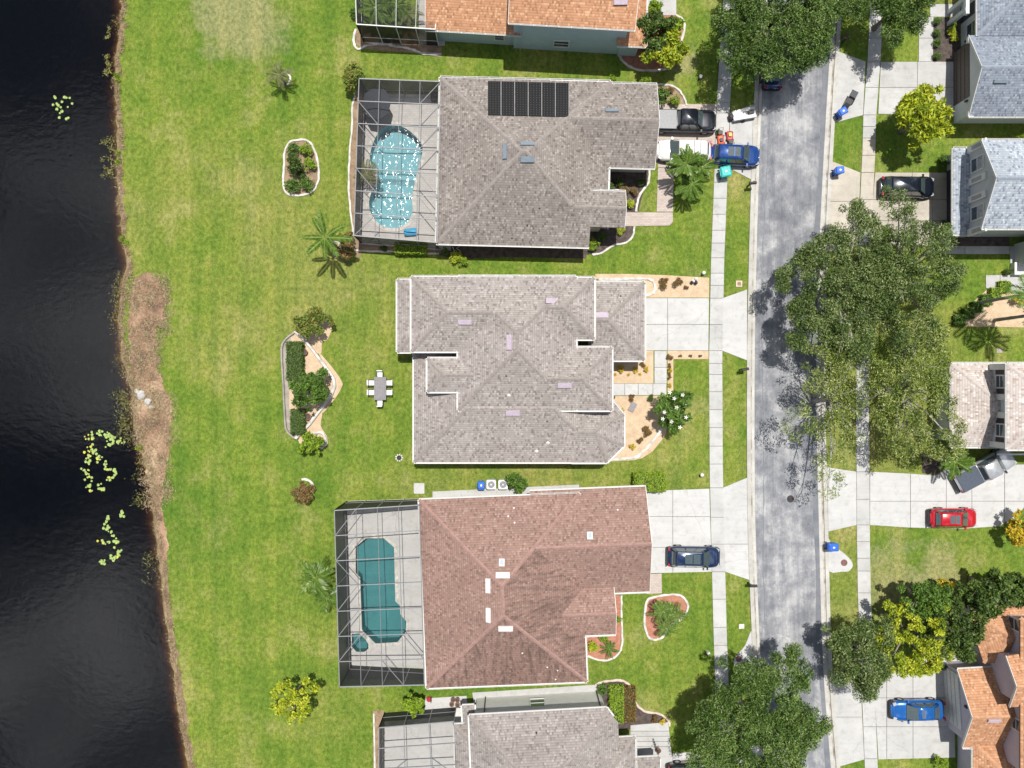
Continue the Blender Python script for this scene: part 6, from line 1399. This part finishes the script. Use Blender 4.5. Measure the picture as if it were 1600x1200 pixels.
# ---------------------------------------------------------------- street furniture and yard things
def bin_(px, py, rz, body, lid, label, w_=.58, d_=.68, h_=1.05, cat='bin', grp=None):
    c = P(px, py, h_ * .9); root = empty('wheeled_bin', (c.x, c.y, 0), label, cat, grp); root.rotation_euler.z = math.radians(rz)
    put = lambda n_, bb, m, par=None: link(n_, bb.mesh(n_), m, par or root)
    put('bin_body', loft([ring(-d_ * .40, d_ * .40, w_ * .40, w_ * .40, .05, .06), ring(-d_ * .5, d_ * .5, w_ * .5, w_ * .5, .06, h_ - .06)]), body)
    ld = put('lid', loft([ring(-d_ * .54, d_ * .54, w_ * .54, w_ * .54, .07, h_ - .06), ring(-d_ * .54, d_ * .54, w_ * .54, w_ * .54, .07, h_), ring(-d_ * .42, d_ * .42, w_ * .42, w_ * .42, .1, h_ + .06)]), lid)
    put('emblem', MB().add([(.11 * math.cos(t), .09 * math.sin(t), h_ + .066) for t in [k * math.pi / 4 for k in range(8)]], [tuple(range(8))]), M['white'], ld)
    put('handle', MB().bar((-d_ * .6, -w_ * .4, h_ - .08), (-d_ * .6, w_ * .4, h_ - .08), .05, .05), body)
    for sg in (1, -1): put('wheel', MB().tube([(-d_ * .42, sg * w_ * .42, .11), (-d_ * .42, sg * w_ * .5, .11)], [.11, .11], 10), M['rubber'])
    return root
bin_(1317, 174, 30, M['bin_blue'], M['bin_lid'], 'blue wheeled bin beside the open dark bin')
bin_(1312, 266, 5, M['bin_blue'], M['bin_lid'], 'blue wheeled bin at the tan drive kerb')
bin_(1289, 538, 10, M['bin_blue'], M['bin_lid'], 'blue wheeled bin hidden among oak leaves')
bin_(1302, 855, 2, M['bin_blue'], M['bin_lid'], 'blue wheeled bin on the manhole apron', .66, .8)
bin_(1316, 1063, -20, M['bin_blue'], M['bin_lid'], 'blue wheeled bin under the grey olive oak')
bin_(752, 758, 90, M['bin_blue'], M['bin_lid'], 'blue bin beside the air conditioners', .6, .65)
bin_(1134, 268, 10, M['teal'], M['teal'], 'teal lidded bin beside the bright blue hatchback', .85, .85, 1.0)
c = P(1328, 158, .8); root = empty('tipped_bin', (c.x, c.y, 0), 'dark wheeled bin with its lid flung open', 'bin'); root.rotation_euler.z = math.radians(62)
link('bin_body', loft([ring(-.27, .27, .24, .24, .05, .05), ring(-.34, .34, .3, .3, .06, .98)], True, False).mesh('bin_body'), M['wood_grey'], root)
link('bin_inside', MB().prism([(-.3, -.26), (.3, -.26), (.3, .26), (-.3, .26)], .7, .74).mesh('inside'), M['black'], root)
link('lid', MB().prism([(.36, -.3), (.98, -.3), (.98, .3), (.36, .3)], .86, .92).mesh('lid'), M['bin_black'], root)
def mailbox(px, py, rz, label):
    c = P(px, py, 1.1); root = empty('mailbox', (c.x, c.y, 0), label, 'mailbox'); root.rotation_euler.z = math.radians(rz)
    link('post', MB().box((-.12, 0, .5), (.12, .12, 1.05)).mesh('post'), M['black'], root); link('arm', MB().box((.0, 0, .98), (.6, .08, .08)).mesh('arm'), M['black'], root)
    bb = MB(); n_ = 7; pr = [(-.12, 0)] + [(-.12 * math.cos(math.pi * k / n_), .12 + .12 * math.sin(math.pi * k / n_)) for k in range(n_ + 1)] + [(.12, 0)]; m2 = len(pr)
    vs = [(-.3, y, 1.03 + z) for y, z in pr] + [(.32, y, 1.03 + z) for y, z in pr]
    bb.add(vs, [(k, (k + 1) % m2, m2 + (k + 1) % m2, m2 + k) for k in range(m2)] + [tuple(range(m2))[::-1], tuple(range(m2, 2 * m2))]); link('box', bb.mesh('box'), M['black'], root)
    link('flag', MB().box((.1, .135, 1.25), (.2, .015, .1)).mesh('flag'), M['red'], root)
mailbox(1176, 286, 5, 'black mailbox on the kerb closest to the bright blue hatchback'); mailbox(1164, 577, 10, 'black mailbox on the kerb across from the shaded oak'); mailbox(1177, 915.5, 0, 'black mailbox on the kerb closest to the navy crossover'); mailbox(1322, 58, 175, 'black mailbox on the grass under the small oak')
def disc(px, py, r, m, label, name, ring_m=None, z=.03, cat='manhole'):
    c = P(px, py); root = empty(name, (c.x, c.y, 0), label, cat)
    MB().lathe((c.x, c.y, z), [(0, .012), (r * .9, .012), (r * .95, .006), (r, 0)], 24).build('cover', M[m], root)
    for k in range(3): MB().lathe((c.x, c.y, z + .013), [(r * (.25 + .25 * k), 0), (r * (.25 + .25 * k), .006), (r * (.3 + .25 * k), .006), (r * (.3 + .25 * k), 0)], 20).build('rib', M[m], root)
    if ring_m: MB().lathe((c.x, c.y, z - .01), [(r, .012), (r * 1.9, .012), (r * 2.0, 0)], 24).build('collar', M[ring_m], root)
disc(1235, 779.5, .33, 'iron', 'dark round manhole cover in a pale collar on the asphalt', 'manhole_cover', 'asphalt', .026)
disc(1318.5, 879, .30, 'iron_rust', 'reddish brown round cover in the white apron', 'manhole_cover', None, .06); disc(1154, 1029, .28, 'iron_rust', 'brown round cover half under the dense oak', 'manhole_cover', None, .06)
def plate(px, py, w_, d_, m, label, frame=None, name='utility_cover'):
    c = P(px, py); root = empty(name, (c.x, c.y, 0), label, 'cover'); MB().box((c.x, c.y, .03), (w_, d_, .07)).build('cover', M[m], root)
    if frame:
        for sx, sy, a, e in ((0, 1, w_ + .24, .12), (0, -1, w_ + .24, .12), (1, 0, .12, d_), (-1, 0, .12, d_)): MB().box((c.x + sx * (w_ / 2 + .06), c.y + sy * (d_ / 2 + .06), .035), (a, e, .08)).build('frame', M[frame], root)
plate(1154.5, 443.5, .32, .32, 'rust', 'brown square cover in a tan frame on the verge', 'stone_pink'); plate(1158.5, 978.5, .48, .42, 'stone_white', 'white square utility cover on the verge by the oak'); plate(1561, 548, .55, .4, 'greystone', 'grey slab set in the lawn beside the pale roof'); plate(655, 763, .95, .95, 'concrete_white', 'white square pad at the corner of the bronze cage', name='concrete_pad')
c = P(988.5, 636, .15); tag(MB().box((c.x, c.y, .09), (.55, .85, .1), math.radians(-28)).build('slab', M['wood_grey']), 'dark grey slab lying askew in the front gravel', 'slab'); bpy.data.objects['slab'] if False else None
def pedestal(px, py, label):
    c = P(px, py, .4); root = empty('utility_pedestal', (c.x, c.y, 0), label, 'pedestal'); MB().lathe((c.x, c.y, 0), [(.13, 0), (.13, .35), (.16, .36), (.15, .45), (.08, .5), (0, .51)], 12).build('post', M['white'], root); MB().box((c.x - .1, c.y - .14, .2), (.12, .1, .4)).build('shadow_box', M['black'], root)  # black box added to stand for the dark shadow beside the post
pedestal(1095, 119, 'white topped pedestal on the lawn by the croton bed'); pedestal(1100, 426, 'white topped pedestal beside the gravel bed with the ornament'); pedestal(1097, 742, 'white topped pedestal on the lawn beside the lime hedge drive'); pedestal(1107, 1021, 'white topped pedestal on the lawn next to the dense oak')
c = P(1085, 440, .3); root = empty('garden_lamps', (c.x, c.y, 0), 'white and black garden ornament in the gravel by the pavement', 'ornament')
for k, (dx_, dy_, m_) in enumerate(((.2, .25, 'white'), (-.1, .05, 'white'), (.15, -.1, 'black'), (-.2, -.05, 'black'))): MB().lathe((c.x + dx_, c.y + dy_, 0), [(.1, 0), (.12, .2), (.16, .3), (.05, .42), (0, .43)], 9).build('bowl', M[m_], root)
# patio set on the back lawn
c = P(594, 607, .7); root = empty('dining_table', (c.x, c.y, 0), 'grey rectangular patio table standing on the back lawn', 'table')
for k in range(7): MB().box((c.x - .46 + .153 * k, c.y, .72), (.145, 2.05, .04)).build('slat', M['wood_grey'], root)
MB().box((c.x, c.y, .68), (.9, 1.9, .04)).build('apron', M['black'], root)
for sx in (-1, 1):
    for sy in (-1, 1): MB().box((c.x + sx * .42, c.y + sy * .9, .34), (.07, .07, .68)).build('leg', M['black'], root)
def chair(px, py, rz, label):
    c = P(px, py, .4); r = empty('patio_chair', (c.x, c.y, 0), label, 'chair', 'chairs round the patio table'); r.rotation_euler.z = math.radians(rz)
    put = lambda n_, bb, m: link(n_, bb.mesh(n_), m, r)
    put('seat', loft([ring(-.24, .24, .24, .24, .06, .38), ring(-.25, .25, .25, .25, .07, .45), ring(-.2, .2, .2, .2, .08, .48)]), M['cushion']); put('backrest', loft([ring(-.30, -.22, .25, .25, .03, .40), ring(-.36, -.28, .25, .25, .03, .86)]), M['cushion'])
    for sx in (-.22, .22):
        for sy in (-.22, .22): put('leg', MB().box((sx, sy, .2), (.04, .04, .4)), M['black'])
    for sy in (-.27, .27): put('armrest', MB().box((-.02, sy, .62), (.5, .05, .04)), M['black']); put('arm_post', MB().box((.2, sy, .42), (.04, .04, .4)), M['black'])
for x, y, rz, lb in ((594, 585, -90, 'white patio chair at the table end facing the solar house'), (594, 629, 90, 'white patio chair at the table end facing the fire bowl'), (581, 598, 0, 'white patio chair on the gravel island side of the table'), (581, 613, 0, 'white patio chair on the gravel island side of the table'), (608, 598, 180, 'white patio chair on the house side of the table'), (608, 613, 180, 'white patio chair on the house side of the table')): chair(x, y, rz, lb)
c = P(624, 715); root = empty('fire_bowl', (c.x, c.y, 0), 'small stone ringed bowl on the lawn beside the middle house', 'bowl')
for k in range(9): t = k * .698; MB().box((c.x + .27 * math.cos(t), c.y + .27 * math.sin(t), .05), (.16, .12, .14), t).build('stone', M['stone_white'], root)
MB().lathe((c.x, c.y, .02), [(0, .04), (.12, .06), (.2, .14), (.22, .14)], 12).build('bowl', M['iron'], root)
# air conditioners
for px, lb in ((767.5, 'white air conditioner next to the blue bin'), (786, 'white air conditioner half under the green hedge')):
    c = P(px, 757, .7); root = empty('air_conditioner', (c.x, c.y, 0), lb, 'air conditioner', 'air conditioners')
    r0 = [Vector((c.x, c.y, 0)) + p for p in ring(-.42, .42, .42, .42, .12, .04)]; r1 = [Vector((c.x, c.y, 0)) + p for p in ring(-.42, .42, .42, .42, .12, .8)]
    loft([r0, r1]).build('casing', M['alu_white'], root); MB().lathe((c.x, c.y, .8), [(.08, .02), (.30, .02), (.31, 0)], 18).build('grille', M['wood_grey'], root)
    for k in range(4): MB().bar((c.x, c.y, .835), (c.x + .28 * math.cos(k * 1.57 + .5), c.y + .28 * math.sin(k * 1.57 + .5), .835), .09, .012).build('fan_blade', M['alu'], root)
    MB().lathe((c.x, c.y, .83), [(0, .03), (.07, .02), (.07, 0)], 10).build('hub', M['alu_white'], root)
# pots and planters
def pot(px, py, r, m, label, fol=None, grp=None):
    c = P(px, py, .3); root = empty('pot', (c.x, c.y, 0), label, 'pot', grp); MB().lathe((c.x, c.y, 0), [(r * .65, 0), (r, .38), (r * 1.1, .4), (r * 1.1, .45), (r * .92, .45), (r * .9, .38), (0, .37)], 14).build('pot_body', M[m], root)
    MB().lathe((c.x, c.y, .375), [(0, .02), (r * .88, .01)], 14).build('soil', M['mulch_dark'], root)
pot(476, 550, .26, 'terracotta', 'round terracotta pot beside the longer dark hedge'); pot(481, 651, .3, 'terracotta', 'round terracotta pot beside the shorter dark hedge')
for x, y in ((708, 1093), (715, 1093), (706, 1100), (715, 1101)): pot(x, y, .2, 'terracotta', 'terracotta pot on the white side pad', grp='pots on the pad')
c = P(690, 1096); tag(MB().prism(W2([(664, 1091), (729, 1087), (731, 1105), (664, 1109)]), -.02, .05).build('side_pad', M['concrete_white']), kind='structure')
c = P(670, 1094, .3); root = empty('garden_reel', (c.x, c.y, 0), 'red hose reel at the end of the white pad', 'hose reel'); MB().lathe((c.x, c.y, .05), [(0, .3), (.12, .3), (.12, .25), (.2, .2), (.2, .1), (.25, .05), (.25, 0)], 12).build('drum', M['red'], root); MB().box((c.x + .2, c.y, .2), (.08, .4, .4)).build('stand', M['black'], root)
tag(MB().prism(W2([(738, 1082), (756, 1081), (940, 1069), (941, 1085), (740, 1098)]), -.02, .04).build('side_walk', M['concrete']), kind='structure')
tag(MB().prism(W2([(676, 768), (905, 757), (905, 785), (676, 790)]), -.02, .045).build('red_house_walk', M['concrete']), kind='structure')
# pool side furniture
c = P(588, 160, 2.2); root = empty('parasol', (c.x, c.y, 0), 'dark octagonal parasol inside the kidney pool cage', 'parasol')
n_ = 8
for k in range(n_):
    t0, t1 = 2 * math.pi * (k + .2) / n_, 2 * math.pi * (k + 1.2) / n_
    MB().add([(c.x, c.y, 2.45), (c.x + 1.28 * math.cos(t0), c.y + 1.45 * math.sin(t0), 2.0), (c.x + 1.28 * math.cos(t1), c.y + 1.45 * math.sin(t1), 2.0)], [(0, 1, 2)]).build('canopy_panel', M['canvas_dark'], root)
MB().tube([(c.x, c.y, 0), (c.x, c.y, 2.5)], [.03, .03], 8).build('pole', M['alu_dark'], root); MB().lathe((c.x, c.y, .05), [(0, .1), (.28, .08), (.3, 0)], 14).build('base', M['iron'], root)
c = P(642, 362, .4); root = empty('sun_lounger', (c.x, c.y, 0), 'bright blue lounge float on the pool cage paving', 'lounger'); root.rotation_euler.z = .1
link('mattress', loft([ring(-.5, .5, .28, .3, .12, .1), ring(-.55, .55, .33, .35, .14, .25), ring(-.48, .48, .27, .29, .12, .36)]).mesh('mattress', smooth=True), M['blue_vinyl'], root); link('headrest', loft([ring(-.62, -.40, .3, .3, .1, .2), ring(-.62, -.42, .28, .28, .1, .45)]).mesh('headrest', smooth=True), M['blue_vinyl'], root); link('armrest', loft([ring(-.3, .4, .05, .05, .04, .3), ring(-.3, .4, .05, .05, .04, .42)]).mesh('armrest'), M['blue_vinyl'], root)
c = P(679, 150, .7); root = empty('grill', (c.x, c.y, 0), 'black barbecue grill in the pool cage corner', 'grill'); MB().box((c.x, c.y, .45), (.7, .55, .7)).build('cabinet', M['black'], root); MB().lathe((c.x, c.y, .8), [(.34, 0), (.32, .14), (.2, .24), (0, .27)], 14).build('hood', M['black'], root)
# kerbside clutter at the brick drive
c = P(1163, 178, .5); root = empty('flat_trailer', (c.x, c.y, 0), 'white oblong trailer box standing on the drive apron', 'trailer'); root.rotation_euler.z = math.radians(11)
link('bed', loft([ring(-1.05, 1.0, .42, .46, .05, .22), ring(-1.05, 1.0, .44, .48, .05, .6)]).mesh('bed'), M['white'], root); link('crate', MB().box((.55, .0, .7), (.55, .3, .2)).mesh('crate'), M['black'], root); link('tarp', MB().box((.1, .2, .65), (.4, .16, .1), .4).mesh('tarp'), M['cushion'], root)
for sg in (1, -1): link('wheel', MB().tube([(-.1, sg * .5, .18), (-.1, sg * .58, .18)], [.18, .18], 12).mesh('wheel'), M['rubber'], root)
link('sack', loft([ring(-1.35, -.95, .2, .25, .12, .1), ring(-1.4, -.9, .3, .3, .14, .4), ring(-1.25, -1.0, .12, .14, .08, .6)]).mesh('sack', smooth=True), M['shutter'], root)
shrub(1175, 183, 4, 'green', 'small potted green plant beside the white trailer box')
def mower(px, py, rz, m1, m2, label):
    c = P(px, py, .4); r = empty('lawn_mower', (c.x, c.y, 0), label, 'mower'); r.rotation_euler.z = math.radians(rz); put = lambda n_, bb, m, s_=False: link(n_, bb.mesh(n_, smooth=s_), m, r)
    put('deck', loft([ring(-.4, .45, .27, .29, .12, .1), ring(-.4, .45, .27, .29, .12, .28), ring(-.28, .33, .18, .2, .1, .33)]), m1); put('engine', loft([ring(-.1, .28, .16, .16, .08, .32), ring(-.08, .25, .14, .14, .08, .5)]), m2)
    for sx in (-.3, .35):
        for sg in (1, -1): put('wheel', MB().tube([(sx, sg * .28, .11), (sx, sg * .34, .11)], [.11, .11], 10), M['rubber'])
    put('handle', MB().tube([(-.35, .2, .25), (-.85, .2, .85), (-.85, -.2, .85), (-.35, -.2, .25)], [.02] * 4, 5), M['black']); put('grass_bag', loft([ring(-.8, -.4, .2, .22, .08, .2), ring(-.75, -.4, .17, .2, .08, .48)]), M['black'])
mower(1127, 217, -80, M['orange'], M['black'], 'orange lawn mower beside the bright blue hatchback'); mower(1141, 212, 95, M['red'], M['yellow'], 'red and yellow lawn mower standing next to the orange one')
c = P(1120, 207, .4); shrub(1122, 207, 5, 'dark', 'small dark potted plant between pickup bonnet and orange mower')
c = P(1026, 1169, .5); root = empty('bicycle', (c.x, c.y, 0), 'small bicycle leaning by the porch steps and brown pot', 'bicycle'); root.rotation_euler.z = 1.9
for x in (-.45, .45):
    bb = MB(); pts = [(x + .28 * math.cos(t), .02 * math.sin(t), .3 + .28 * math.sin(t)) for t in [k * math.pi / 8 for k in range(17)]]; link('wheel', bb.tube(pts, [.03] * 17, 5).mesh('wheel'), M['rubber'], root)
link('frame', MB().tube([(-.45, 0, .3), (-.1, 0, .32), (.3, 0, .62), (-.2, 0, .65), (-.1, 0, .32)], [.022] * 5, 5).mesh('frame'), M['black'], root); link('fork', MB().tube([(.45, 0, .3), (.32, 0, .75)], [.02, .02], 5).mesh('fork'), M['black'], root); link('handlebar', MB().bar((.3, -.25, .78), (.3, .25, .78), .03, .03).mesh('handlebar'), M['black'], root); link('saddle', MB().box((-.22, 0, .7), (.24, .13, .06)).mesh('saddle'), M['black'], root)
pot(1028.5, 1172, .22, 'terracotta', 'round brown pot beside the small bicycle')
# hose and rocks
bb = MB(); pts = [P(707, 385), P(710, 392), P(706, 395), P(716, 397), P(720, 393), P(713, 388), P(718, 385)]; tag(bb.tube([(p.x, p.y, .06) for p in pts], [.035] * 7, 5).build('garden_hose', M['white']), 'white hose coiled in the shade of the solar house eave', 'hose')
for x, y, r, lb in ((221, 617, .42, 'largest pale rock on the lake bank thatch'), (232, 627, .36, 'second largest pale rock on the lake bank thatch'), (214, 611, .25, 'smaller pale rock at the water side of the bank thatch'), (236, 636, .2, 'smallest pale rock on the lake bank thatch')):
    c = P(x, y); bm_ = MB(); r2 = random.Random(x); bm_.lathe((c.x, c.y, -.05), [(r * q, r * z) for q, z in ((.9, 0), (1.0, .25), (.75, .55), (.4, .7), (0, .74))], 9)
    bm_.v = [(vx + r2.uniform(-.08, .08) * r * 2, vy + r2.uniform(-.08, .08) * r * 2, vz) for vx, vy, vz in bm_.v]; tag(bm_.build('rock', M['rock']), lb, 'rock', 'rocks on the bank')
